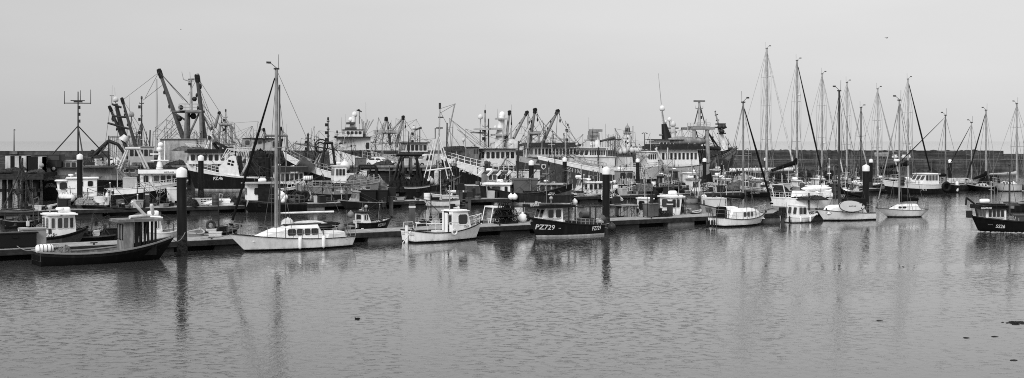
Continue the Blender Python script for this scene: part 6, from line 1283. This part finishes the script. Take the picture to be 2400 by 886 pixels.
m = MB().prism([(b.X(1040), b.Z(352, 0)), (b.X(1085), b.Z(352, 0)), (b.X(1080), b.Z(342, 0)), (b.X(1046), b.Z(344, 0))], -1.6, 1.6).build('net_bin', mat('net', .05), b.root)
b.stick((1150, 430), (1190, 365), .1, .08, 'stay_pole', .15, 4, 3); b.stick((1213, 440), (1216, 330), .12, .1, 'pole', .06, 4, 4)
# derricks trio
b = TR('trawler with three tall leaning derricks over a dark roofed deckhouse', 1380, 1185, 420, 198, 7, (36, 38, 62), hull=(.05, .08, .4), strake=(10, 14), raildark=.35)
derrick(b, (1235, 263), (1193, 345), .3, .26, 2); derrick(b, (1254, 257), (1240, 345), .34, .22); derrick(b, (1307, 260), (1268, 342), .34, .24, -2); frame(b, 1240, 1262, 313, 348, 1.6, .25, .3, 3); b.stick((1238, 313), (1266, 312), .35, .35, 'gantry_head', .3)
b.wires([(1235, 264, 1200, 310), (1235, 264, 1260, 310), (1254, 258, 1270, 285), (1270, 285, 1330, 345), (1307, 262, 1265, 315), (1306, 263, 1258, 320), (1308, 262, 1320, 290), (1320, 290, 1360, 340), (1307, 262, 1302, 340), (1254, 260, 1228, 345), (1254, 262, 1215, 340), (1254, 262, 1290, 345), (1235, 265, 1240, 340), (1262, 315, 1230, 345), (1262, 315, 1225, 348), (1240, 315, 1205, 345), (1290, 300, 1330, 345), (1280, 300, 1250, 345)], .045)
b.house(1225, 1352, 343, 368, w=.76, v=.45, n=12, nf=3, roofv=.07, wz=(.25, .8), over=.5, gap=.35, rt=.4); yardmast(b, 1331, 296, 345, .35, .5, ((.95, 5), (.5, 3))); b.stick((1277, 345), (1278, 305), .1, .08, 'post', .06); b.stick((1325, 335), (1338, 345), .5, .5, 'winch', .4); yardmast(b, 1322, 318, 345, .12, .08, ()); clutter(b, 6, .1, .9, 'the trawler with three leaning derricks', 247)
# PZ1196
b = TR('grey hulled trawler marked PZ1196 with a shield emblem at its bow', 1452, 1260, 444, 200, 6.3, (42, 54, 78), hull=(.3, .1, .74), strake=(11, 8), boot=3, rake=1.2, raildark=.74)
b.letters('PZ1196', 1344, 400, 9, .45, -.22, .95); b.rails(.2, .62, 14, 10, .06, .4)
m = MB(); sh = [(-3.6, -6), (3.6, -5), (3.6, 2), (0, 7), (-3.6, 2)]
def shp(k, dd):
    out = []
    for q in sh:
        x, y, z = b.pt(1281 + q[0] * k, 391 + q[1] * k, b.side * 1.5); out.append((x, b.side * (b.surf(x, z) + dd), z))
    return out
m.add(shp(1, .03), [(0, 1, 2, 3, 4)], 0); m.add(shp(.66, .06), [(0, 1, 2, 3, 4)], 1); m.build('shield_emblem', [mat('plastic', .6), mat('plastic', .05)], b.hull)
b.house(1345, 1420, 347, 372, w=.74, v=.64, rf=.3, n=7, wz=(.35, .8), nf=3, roofv=.5, over=.5, gap=.3); b.house(1330, 1440, 368, 388, w=.8, v=.6, n=0, rect=[], nf=0, name='deckhouse', roofv=.5)
b.stick((1400, 345), (1397, 308), .5, .35, 'mast', .6); b.dome(1388, 336, 6, .7, .5); MB().box(b.pt(1396, 306), (1.6, 1, .35)).box(b.pt(1390, 315), (1.2, .8, .9)).box(b.pt(1391, 322), (1.5, .8, .6)).build('lamp_cluster', mat('metal', .3), b.root); b.stick((1370, 328), (1395, 329), .1, .1, 'yard', .4); b.dome(1352, 338, 3.5, .5, .8); derrick(b, (1404, 332), (1440, 322), .2, .12, blocks=False); b.stick((1404, 345), (1404, 332), .2, .2, 'crane_post', .08); b.aerials([(1380, 275, 330), (1412, 305, 345), (1420, 290, 345)], .03)
for i in range(6): b.stick((1426 + i * 5, 345), (1427 + i * 5, 314 + (i % 2) * 3), .06, .05, 'whip', .25)
b.stick((1424, 328), (1456, 327), .1, .1, 'yard', .08); clutter(b, 8, .6, .95, 'the trawler marked PZ1196', 251); b.stick((1399, 440), (1403, 345), .1, .1, 'pole', .06, 3, 3)
# white R574 and neighbour
b = TR('white trawler marked R574 with its pale side above a dark waterline', 1390, 1562, 436, 14, 6.5, (46, 44, 50), hull=(.03, .66, .7), strake=(4, 4), boot=16, raildark=.7, deck=.4)
b.house(1490, 1546, 356, 390, w=.76, v=.7, n=4, nf=3, rf=.4, roofv=.6, wz=(.5, .85)); b.letters('R 574', 1512, 368, 5.5, .05, 0, .9, b.h, y=b.hs[4] / 2 + .06); b.house(1440, 1482, 366, 392, w=.8, v=.55, n=0, rect=[], nf=0, name='deckhouse', roofv=.1)
rg = random.Random(5)
for i in range(16): x, o, z = b.pt(1445 + rg.random() * 34, 364 - rg.random() * 8, rg.uniform(-1, 2)); gear('buoy', b.W(x, o * b.side, z), 1.6, 'pale float in the heap on the trawler marked R574', 'heap of pale floats', v=.5)
b.wires([(1530, 390, 1506, 402, -3.2, -3.3)], .05); b.rails(.2, .9, 9, 8, .05, .5); clutter(b, 8, .6, .95, 'the trawler marked R574', 257); b.stick((1440, 392), (1440, 330), .1, .08, 'post', .1); b.letters('EXCEL', 1549, 378, 5, .25, 0, .7)
for i in range(5): b.stick((1424 + i * 6, 366), (1425 + i * 6, 322), .06, .05, 'whip', .2)
# the big one with dark flared bow
b = TR('largest white trawler with a tall two-post gantry and dark flared bow against the breakwater', 1508, 1728, 432, 13, 7.5, (44, 44, 84), hull=(.05, .05, .4), strake=(36, 8), boot=3, rake=1.8, raildark=.1, deck=.3)
b.house(1516, 1640, 350, 402, w=.8, v=.7, n=9, nf=3, rf=.4, roofv=.05, wz=(.55, .85), over=.6, gap=.4, rt=.5); b.house(1520, 1600, 328, 346, w=.62, v=.62, n=6, nf=3, roofv=.08, rf=.6, name='bridge', wz=(.2, .7), over=.5)
x, y, z = b.pt(1600, 331); MB().lathe((x, -1.8, z), [(.02, -3.2), (.6, -2.9), (.8, -1.5), (.8, 1.8), (.5, 2.8), (.02, 3.2)], 12, axis='x', sc=(1, 1, .8)).build('lifeboat', mat('paint', .25), b.root)
for o in (-2.2, 2.2):
    for px in (1627, 1657): b.stick((px + (1 if px < 1640 else 4), 402), (px, 304), .34, .3, 'gantry_post', .33, o, o)
m = MB(); m.bx(*sorted((b.X(1610), b.X(1661))), -2.6, 2.6, b.Z(304, 0), b.Z(298, 0)); m.build('gantry_deck', mat('metal', .3), b.root); m = MB(); m.bx(*sorted((b.X(1622), b.X(1664))), -2.8, 2.8, b.Z(400, 0), b.Z(394, 0)); m.build('stern_bridge', mat('metal', .4), b.root); crow(b, 1622, 1653, 297, 9, 2, .35); crow(b, 1624, 1662, 394, 10, 2.4, .6)
yardmast(b, 1639, 238, 297, .26, .4, ((.72, 9), (.5, 2)), False); MB().box(b.pt(1639, 237), (26 * b.u, .5, .25)).build('radar_scanner', mat('metal', .2), b.root); b.wires([(1632, 308, 1648, 385), (1659, 310, 1690, 370), (1630, 306, 1620, 345), (1655, 306, 1640, 390), (1639, 245, 1628, 290), (1640, 245, 1652, 290)], .09, .1); b.stick((1659, 310), (1700, 368), .14, .12, 'brace', .08)
b.stick((1566, 342), (1556, 290), 1.0, .4, 'dark_funnel_mast', .02); b.dome(1552, 254, 6.5, .66, 1.8); b.stick((1556, 290), (1552, 262), .16, .12, 'dome_post', .3); b.stick((1550, 245), (1543, 172), .05, .025, 'aerial', .3); b.dome(1569, 280, 5, .62, 2); b.dome(1577, 291, 7, .5, 1.5); b.dome(1560, 285, 3, .6, 1.5); b.stick((1578, 330), (1577, 298), .5, .4, 'dome_mast', .5)
for px0, px1, y in ((1560, 1586, 310), (1545, 1562, 316), (1562, 1590, 300)): b.stick((px0, y), (px1, y), .14, .14, 'yard', .3)
b.stick((1697, 352), (1686, 300), .7, .3, 'slanted_mast', .68); b.stick((1686, 300), (1676, 262), .16, .1, 'slanted_mast', .3); m = MB()
for px0, px1, y in ((1676, 1700, 300), (1680, 1698, 292), (1684, 1698, 314)): m.bx(*sorted((b.X(px0), b.X(px1))), -.6, .6, b.Z(y, 0), b.Z(y, 0) + .2)
for px, y in ((1688, 297), (1696, 297), (1692, 308)): m.lathe(b.pt(px, y, b.side * 1.1), [(.1, -.3), (.36, -.2), (.36, .3)], 8, axis='y')
m.build('floodlight_rack', mat('metal', .06), b.root)
for y, w_ in ((270, 5), (283, 5), (262, 2)): b.stick((1676 - w_ * .4 + (y - 262) * .2, y), (1676 + w_ + (y - 262) * .2, y - 2), .08, .08, 'yard', .08)
b.rails(.75, .99, 7, 8, .05, .25); b.stick((1650, 346), (1725, 351), .3, .3, 'net_boom', .06); b.wires([(1690, 345, 1650, 330), (1715, 345, 1700, 320), (1600, 326, 1690, 345)], .06, .3); clutter(b, 14, .3, .9, 'the largest white trawler', 261); b.stick((1534, 386), (1540, 345), .12, .1, 'davit', .6, -3.9, -3.9); b.stick((1565, 346), (1563, 400), .1, .1, 'pole', .5, -4, -4); b.stick((1556, 384), (1536, 348), .14, .14, 'boom', .6, -4, -4)
m = MB(); m.lathe(b.pt(1686, 393, b.side * 3.5), [(1.3, -.4), (1.6, -.3), (1.6, .3)], 16, axis='y'); m.build('tunnel_opening', mat('metal', .05), b.root)

# ================================================================ marina yachts against the breakwater
def YT(label, px, yt, xs, xb, wl, hd, hullv, fb=(14, 13, 18), beam=3.2, furl=None, r=.13, v=.35, spread=(.4, .68), cover=None, radar=None, hood=True, roof=True, wr=.018):
    b = Boat('sailing_yacht', label, 'yacht', xs, xb, wl, hd, beam, fb, rake=1.4, tw=.65, hull=(.05, hullv, hullv if hullv > .3 else .5), strake=(2, 2), boot=2, bul=.08, deck=.6, rail=.08, raildark=.4, p=2.0)
    L = xb - xs
    if roof:
        a0, a1 = xs + L * .28, xs + L * .72; coachroof(b, a0, a1, wl - fb[1] - 8, wl - fb[1], w=.6, v=.7, fwd=1.6, aft=.3, wins=[(a0 + (a1 - a0) * q, a0 + (a1 - a0) * (q + .13)) for q in (.12, .3, .48)], wy=(.35, .75))
    rig(b, px, yt, wl - fb[1] - 6, r=r, v=v, spread=spread, furl=furl, radar=radar, wr=wr, sv=.25)
    if cover: boom(b, cover[0], cover[1], cover[2], .09, .3, (cover[3], cover[4], .6))
    if hood: MB().prism([(-1.0, 0), (.9, 0), (.5, 1.1), (-.6, 1.2)], -1.1, 1.1).build('spray_hood', mat('fabric', .03), b.root).location = (b.X(xs + L * .26), 0, b.fm + .2)
    pulpit(b, True, .65, .35, .03); pulpit(b, False, .65, .35, .03); lifelines(b, .6, .3, n=6, r=.02); return b
YT('yacht with the tallest mast and a pale rolled headsail', 1797, 114, 1700, 1868, 441, 14, .68, furl=(.14, .55), r=.17, v=.4, spread=(.3, .56, .78), fb=(17, 16, 22), beam=3.8)
YT('yacht with second tallest mast and a dark sail bundled along its boom', 1868, 143, 1786, 1932, 446, 14, .05, furl=(.12, .03), r=.15, spread=(.33, .66), cover=(1808, 402, 384, .62, .015), radar=.72, fb=(16, 15, 20))
YT('yacht with a radar halfway up its mast between dark and pale furled sails', 1927, 174, 1850, 1980, 440, 15, .6, furl=(.11, .5), radar=.35, spread=(.4, .7), v=.4)
YT('white yacht whose pale headsail crosses behind two capped piles', 1985, 194, 1905, 2040, 436, 15, .65, furl=(.1, .45), spread=(.35, .65), v=.42)
YT('small wooden yacht with a short dark mast and one wide spreader', 2018, 253, 1975, 2070, 447, 15, .04, r=.1, v=.04, spread=(.62,), hood=False)
YT('yacht with twin pale stays whose mast stands nearest the faded wall patches', 2057, 209, 1990, 2110, 438, 15, .6, furl=(.1, .4), spread=(.35, .65), radar=.55, v=.4)
YT('tall yacht with a black stowed mainsail in front of the upturned dinghies', 2128, 186, 2050, 2185, 436, 15, .6, furl=(.12, .02), r=.15, spread=(.35, .66), cover=(2064, 396, 388, .55, .012), radar=.32, v=.45)
b = YT('covered sloop with a pale tent-like tarpaulin over its deck', 2277, 288, 2290, 2204, 447, 195, .05, furl=(.07, .03), r=.09, spread=(.45,), roof=False, hood=False, cover=(2284, 428, 418, .5, .02), fb=(16, 15, 20))
m = MB(); x0, x1 = sorted((b.X(2212), b.X(2276))); zs, zr = b.fm + .2, b.Z(417, 0); m.add([(x0, -1.3, zs), (x0, 1.3, zs), (x1, -1.4, zs), (x1, 1.4, zs), (x0 + .6, 0, zr), (x1 + .1, 0, zr)], [(0, 2, 5, 4), (3, 1, 4, 5), (1, 0, 4), (2, 3, 5)]); m.build('tarpaulin', mat('fabric', .45), b.root)
YT('dark yacht with a black sail cover and overhanging ends', 2311, 259, 2338, 2262, 449, 195, .02, furl=(.09, .03), r=.12, spread=(.45,), cover=(2283, 421, 412, .5, .012), fb=(15, 12, 18))
b = YT('pale yacht with a sloping sugar-scoop stern nearest the picture edge', 2383, 244, 2396, 2318, 449, 196, .5, furl=None, r=.13, spread=(.45, .7), cover=(2320, 409, 408, .3, .45), hood=False, fb=(17, 17, 22)); MB().prism([(b.X(2392), b.fs), (b.X(2385), b.fs), (b.X(2398), .1), (b.X(2402), .1)], -1.2, 1.2).build('sugar_scoop', mat('paint', .7), b.root)
b = FB('motor sailer with a black lower hull and a tall white bulwark and cabin', 2212, 2068, 456, 196, 4.0, (24, 24, 34), name='motor_sailer', cat='motor sailer', hull=(.02, .015, .66), strake=(10, 14), boot=1, deck=.4, raildark=.6, rake=.8, tw=.5, p=2.4)
b.house(2126, 2200, 408, 432, w=.66, v=.68, rf=1.0, n=4, wz=(.4, .9), nf=3, roofv=.72, over=.15); b.letters('FY.16', 2166, 445, 5, .5, 0, .8); rig(b, 2216, 271, 425, r=.1, v=.2, spread=(.45,), furl=(.06, .02), wr=.02); boom(b, 2158, 413, 413, .1, .1, (.35, .02)); b.rails(.5, .98, 8, 7, .03, .4); b.house(2088, 2108, 420, 430, w=.4, v=.65, n=1, nf=1); gear('tyre', b.W(b.X(2196), b.side * 1.9, .9), 1.6, 'big black tyre fender at the stern of the motor sailer', rz=b.a, v=.012); b.aerials([(2184, 380, 415), (2199, 392, 410)], .03); clutter(b, 6, .4, .9, 'the motor sailer', 265)
b.gear('buoy', 2242, 434, .1, 'tiny pale float by the covered sloop', v=.5)
b = FB('dark round-ended boat hull on the pontoon astern of the motor sailer', 2250, 2212, 452, 200, 3.0, (18, 18, 22), name='dinghy', cat='dinghy', hull=(.02, .015, .3), deck=.15)
gear('fender', point(2243, 437, 160), 1.6, 'white fender hanging alone beside the covered sloop', v=.7)
# ================================================================ small craft crowded between the marina pontoons
SM = [  # label, stern, bow, waterline, heading, hull tone, house columns/top, house tone
    ('grey punt with a flat pale deck behind the fuel tank shelter', 1478, 1535, 455, 15, .08, None, .5, .35),
    ('white sided work punt with a black top at the mid marina pontoon', 1428, 1490, 462, 15, .3, None, .5, .5),
    ('dark boat with an overhead awning frame and white flat roof', 1424, 1500, 446, 14, .03, (1440, 1492, 400, 428), .35, .55),
    ('blunt dark boat with graffiti-like pale lettering on its side', 1530, 1600, 446, 14, .03, (1568, 1592, 402, 425), .1, .1),
    ('small white wheelhouse boat with five dark lights below the capped pile', 1592, 1652, 450, 15, .3, (1600, 1641, 406, 430), .7, .7),
    ('low boat with a white two-window wheelhouse standing upright on dark sides', 1600, 1660, 462, 15, .04, (1607, 1643, 421, 447), .66, .3),
    ('pale clinker boat showing its bow and a white round float', 1590, 1650, 478, 12, .3, None, .5, .3),
    ('white bowed boat with a slatted cabin before the ragged netting', 1740, 1655, 455, 197, .05, (1680, 1712, 420, 445), .6, .6),
    ('white flat-topped boat whose roof is a long pale rolled sail', 1790, 1664, 438, 197, .1, (1668, 1690, 398, 420), .6, .66),
    ('dark stern with faint arched lettering at the mid marina pontoon', 1830, 1735, 463, 200, .015, (1755, 1780, 425, 448), .25, .3),
    ('narrow dark dinghy with pale stripes ahead of the black yacht', 1795, 1860, 455, 14, .05, None, .5, .5),
    ('small cabin boat with pale raked windows behind the motor cruiser', 1850, 1905, 452, 14, .3, (1853, 1880, 424, 440), .65, .6),
    ('black covered boat with a dark square cabin behind the kayaks', 1925, 1985, 444, 14, .012, (1932, 1955, 413, 430), .03, .05),
    ('white launch with a hard top between two yacht masts', 1895, 1950, 449, 15, .6, (1902, 1935, 420, 434), .68, .7),
    ('dark named stern lying beside the big capped pile', 2025, 1965, 462, 195, .02, (1985, 2012, 432, 446), .5, .5),
    ('small white motor boat under the twin pale stays', 1990, 2045, 446, 16, .6, (1998, 2025, 424, 436), .66, .66),
    ('black hulled dinghy with a canvas dodger near the motor sailer bow', 2040, 2085, 444, 15, .02, (2048, 2070, 420, 432), .05, .04),
    ('low grey launch with a pale awning near the ragged netting', 1716, 1770, 447, 14, .1, (1730, 1765, 414, 432), .5, .5),
    ('open boat with blue-grey tarpaulin by the tallest mast yacht', 1770, 1835, 448, 14, .1, None, .5, .4),
    ('tubby grey boat tied behind the black hulled five-light boat', 1455, 1410, 478, 195, .06, None, .5, .3),
    ('white-decked boat lying close to the tall gantry trawler', 1660, 1720, 443, 14, .5, (1672, 1700, 413, 430), .66, .66),
    ('dark boat with a heap of black gear under the pale lettering', 1500, 1570, 452, 14, .02, (1540, 1560, 414, 436), .05, .06),
    ('pale boat seen beneath the tower of the grey side trawler', 1395, 1330, 462, 196, .2, (1345, 1380, 420, 442), .6, .55),
    ('grey superstructured boat with three rounded lights and raised shutters', 1080, 1240, 468, 14, .1, (1128, 1200, 404, 430), .3, .12),
]
for i, (lb, xs, xb, wl, hd, hv, hs, hvv, rv) in enumerate(SM):
    big = abs(xb - xs) > 100
    b = FB(lb, xs, xb, wl, hd, 4.2 if big else 2.6, (34, 34, 40) if big else (15, 14, 19), hull=(.03, hv, max(hv, .1)), strake=(3, 4), boot=1, deck=.35, raildark=.5 if i % 3 else .15, name='motor_boat', cat='motor boat')
    if hs: b.house(hs[0], hs[1], hs[2], hs[3], w=.68, v=hvv, rf=.2 if i % 2 else .5, n=2 + (i % 2) + (2 if big else 0), wz=(.35, .85), nf=2, roofv=rv, over=.15); roofgear(b, (.5, .2, .8), (('radar', 'mast', 'aer'), ('mast', 'light', 'raft'), ('aer', 'raft', 'mast'))[i % 3])
    clutter(b, 5 + 3 * (hs is None), .08, .85 if not hs else .45, 'the ' + ' '.join(lb.split()[:6]), 300 + i, (.03, .65))
    if i % 2: b.rails(.5, .97, 8, 5, .03, .5)
    rg = random.Random(i); b.aerials([(min(xs, xb) + rg.random() * abs(xb - xs), wl - 40 - rg.random() * 22, wl - 14) for _ in range(3)], .035, rg.choice((.06, .4, .6)))
    if i == 3: b.letters('TOW', 1560, 412, 8, .5, 0, 1.0, b.h, y=b.hs[4] / 2 + .1)
    if i == 9: b.letters('LA MER', 1770, 452, 5, .35, 0, .8)
    if i == 14: b.letters('QUEEN', 1995, 449, 4, .4, 0, .8)
    if big: b.letters('FY1501', 1137, 430, 6, .6, 0, .9); b.wires([(1120 + 22 * k, 412, 1132 + 22 * k, 400, b.side * 1.6, b.side * 1.6) for k in range(4)], .15, .7, 'shutter_arm')
gear('buoy', (*ground(1650, 477), .3), 1.3, 'white round float at the pale clinker boat bow', v=.75)
gear('net', (*ground(1735, 447), .6), (2.6, 2, 2.0), 'ragged mass of pale netting piled high before the gantry trawler', v=.25); gear('net', (*ground(1722, 455), .5), (2.4, 2, 1.5), 'darker ragged netting lower down beside the pale mass', v=.08)
m = MB().tube((0, 0, 0), (9, .6, .1), .32, .28, 10).build('rolled_sail', mat('fabric', .62), None, point(1710, 399, 180)); tag(m, 'long pale rolled sail lying level below the breakwater', 'sail')

# ================================================================ vehicles on the quays
def vehicle(loc, rz, label, kind, v, cat):
    t = empty('parked_' + kind, loc, rz, label, cat)
    P = dict(van=([(-2.4, .35), (2.35, .35), (2.45, .7), (2.35, 1.0), (1.5, 1.15), (.85, 1.85), (.5, 1.98), (-2.3, 1.98), (-2.42, 1.8)], 1.9, 1.5, (-.2, .9)),
             car=([(-2.1, .32), (2.1, .32), (2.15, .6), (2.0, .82), (1.0, .95), (.4, 1.4), (-.9, 1.43), (-1.6, 1.0), (-2.1, .9)], 1.7, 1.35, (-1.3, .7)),
             jeep=([(-2.1, .5), (2.0, .5), (2.05, 1.1), (.95, 1.18), (.75, 1.85), (-2.05, 1.9), (-2.12, 1.1)], 1.8, 1.3, (-1.9, .7)))[kind]
    pr, w, wb, gl = P
    mb = MB(); n = len(pr); zc = .95 if kind != 'jeep' else 1.15
    def hw(z): return w / 2 * (1 - .16 * max(0, z - zc))
    vs = [(x, -hw(z), z) for x, z in pr] + [(x, hw(z), z) for x, z in pr]
    mb.add(vs, [tuple(range(n)), tuple(range(2 * n - 1, n - 1, -1))] + [(i, n + i, n + (i + 1) % n, (i + 1) % n) for i in range(n)]); body = mb.build('body', mat('paint', v), t)
    zt = max(z for x, z in pr)
    for s_ in (-1, 1):
        for x0, x1 in ((gl[0], (gl[0] + gl[1]) / 2 - .06), ((gl[0] + gl[1]) / 2 + .06, gl[1])):
            z0, z1 = zc + .1, zt - .14; ins = .3 if x1 == gl[1] else .06
            MB().add([(x0, s_ * (hw(z0) + .012), z0), (x1, s_ * (hw(z0) + .012), z0), (x1 - ins, s_ * (hw(z1) + .012), z1), (x0 + .06, s_ * (hw(z1) + .012), z1)], [(0, 1, 2, 3)]).build('side_window', mat('glass', .02), body)
        for x in (-wb, wb):
            wv = MB().lathe((x, s_ * (w / 2 - .1), .34), [(.2, -.12), (.34, -.1), (.34, .1), (.2, .12)], 16, axis='y').build('wheel', mat('rubber', .015), t)
            MB().lathe((x, s_ * (w / 2 + .025), .34), [(.19, -.01), (.17, .012), (.02, .02)], 12, axis='y').build('rim', mat('metal', .35), wv)
        MB().box((pr[2][0] - .02, s_ * w * .36, .72), (.1, .35, .16)).build('headlight', mat('glass', .4), t)
    i = dict(van=4, car=4, jeep=3)[kind]; (xa, za), (xb, zb) = pr[i], pr[i + 1]; q = .92
    MB().add([(xa - (xa - xb) * .08 + .02, -hw(za) * q, za + .06), (xa - (xa - xb) * .08 + .02, hw(za) * q, za + .06), (xb + .05, hw(zb) * q, zb - .06), (xb + .05, -hw(zb) * q, zb - .06)], [(0, 1, 2, 3)]).build('windscreen', mat('glass', .03), body)
    MB().box((pr[2][0] + .01, 0, .48), (.12, w * .96, .2)).build('bumper', mat('rubber', .04), t); return t
vehicle((point(1003, 396, 189)[0], 192, QZ + .01), R(-155 + 0), 'silver van parked at the end of the fish quay facing the boats', 'van', .5, 'van')
vehicle((point(884, 390, 191)[0], 194, QZ + .01), R(-20), 'white car parked on the fish quay behind the great grey net mound', 'car', .7, 'car')
vehicle((point(246, 390, 191)[0], 193, QZ + .01), R(160), 'white car parked on the fish quay by the folded black crane', 'car', .72, 'car')
vehicle((point(118, 402, 143)[0], 141, PZ_ + .01), R(185), 'dark square off-road car parked on the jetty behind the grey whaleback', 'jeep', .03, 'car')
# folding crane on the quay
t = empty('folding_crane', (point(205, 390, 188)[0], 191, QZ), 0, 'black folded knuckle-boom crane standing on the fish quay', 'crane'); u = 190 / F
MB().tube((0, 0, 0), (0, 0, 30 * u), .5, .4).box((0, 0, .4), (1.6, 1.6, .8)).build('pedestal', mat('metal', .03), t); MB().tube((0, 0, 28 * u), (34 * u, 0, 62 * u), .42, .3).build('main_boom', mat('metal', .025), t); MB().tube((34 * u, 0, 62 * u), (56 * u, 0, 54 * u), .3, .25).tube((56 * u, 0, 54 * u), (80 * u, 0, 20 * u), .28, .2).build('outer_boom', mat('metal', .03), t); MB().tube((8 * u, 0, 24 * u), (26 * u, 0, 50 * u), .2).build('hydraulic_ram', mat('metal', .2), t); MB().heap((-4 * u, 0, 24 * u), (1.4, 1.0, 1.0), 0, 4).heap((10 * u, -.4, 16 * u), (1.6, 1.0, .8), 0, 7).build('hose_tangle', mat('net', .03), t)
rg = random.Random(77)
for i in range(14):
    px = 170 + i * 61 + rg.uniform(-15, 15); k = ('net', 'bin', 'crate', 'locker')[i % 4]; v = (.04, .5, .3, .2)[i % 4]; tone = ('dark net pile', 'pale lidded bin', 'grey fish crate', 'dull store box')[i % 4]
    where = ('west end', 'crane', 'shed', 'store building', 'mid quay lamp', 'black pile', 'yacht mast', 'net trawler', 'whaleback', 'hauler', 'flag poles', 'peaked gantry', 'van', 'east end')[i]
    gear(k, (point(px, 392, 189)[0], 190.8, QZ + .01), (3, 1.5, 1.4) if k == 'net' else 1.6, '%s standing on the fish quay near the %s' % (tone, where), rz=rg.random(), v=v)

# ================================================================ birds and weed
def gull(loc, span, rz, label, fl=True, v=.1, sc=1):
    t = empty('gull', loc, rz, label, 'bird'); t.scale = (sc,) * 3; m = MB(); m.lathe((0, 0, 0), [(.02, -.3), (.09, -.15), (.12, .05), (.08, .2), (.06, .3), (.01, .36)], 8, axis='x', sc=(1, .9, .9)); m.ball((.3, 0, .07), .07); m.tube((.36, 0, .06), (.44, 0, .04), .02, .005, 5)
    m.add([(-.25, .05, 0), (-.25, -.05, 0), (-.5, -.1, 0), (-.5, .1, 0)], [(0, 1, 2, 3)]); 
    for s_ in (-1, 1):
        if fl: m.add([(.12, s_ * .08, .06), (-.12, s_ * .08, .05), (-.05, s_ * span * .28, .2), (.15, s_ * span * .27, .22), (-.12, s_ * span * .52, .12)], [(0, 1, 2, 3), (3, 2, 4)])
        else: m.ball((-.05, s_ * .09, .03), .1, sc=(2.4, .5, .8))
    m.build('body', mat('fabric', v), t); return t
gull(point(2078, 89, 120), 1.5, .6, 'small dark gull flying alone in the sky above the yachts', v=.05, sc=.4); gull(point(424, 69, 160), 1.3, 2.6, 'tiny gull high in the sky above the tallest derricks', v=.15, sc=.28); gull(point(841, 259, 210), 2.0, 3.4, 'gull landing with spread wings on the globe trawler mast', v=.08)
gull(point(462, 174, 204), 2, .3, 'pale gull perched on the tip of the second long derrick', False, .6, .7)
gull((*ground(838, 748), .02), 1, 2.8, 'small dark bird swimming in the open water', False, .03, .32)
def weed(px, py, size, n, seed, label):
    rg = random.Random(seed); m = MB()
    for i in range(n): m.heap((rg.gauss(0, size * .45), rg.gauss(0, size * .35), .0), (rg.uniform(.08, .26), rg.uniform(.05, .14), rg.uniform(.01, .03)), 0, seed + i, 7, 2)
    o = m.build('floating_weed', mat('net', .02), None, (*ground(px, py), .0)); o['label'] = label; o['category'] = 'seaweed'; o['kind'] = 'stuff'
weed(2383, 757, .55, 60, 3, 'dark raft of floating weed at the water near the picture edge'); weed(2331, 789, .07, 6, 5, 'small scrap of floating weed'); weed(2265, 792, .06, 5, 6, 'scattered specks of weed'); weed(2118, 626, .14, 5, 8, 'thin line of drifting weed beneath the outermost yacht'); weed(2377, 845, .03, 3, 10, 'last speck of weed close to the viewer'); weed(2062, 752, .09, 5, 12, 'short streak of weed in open water')
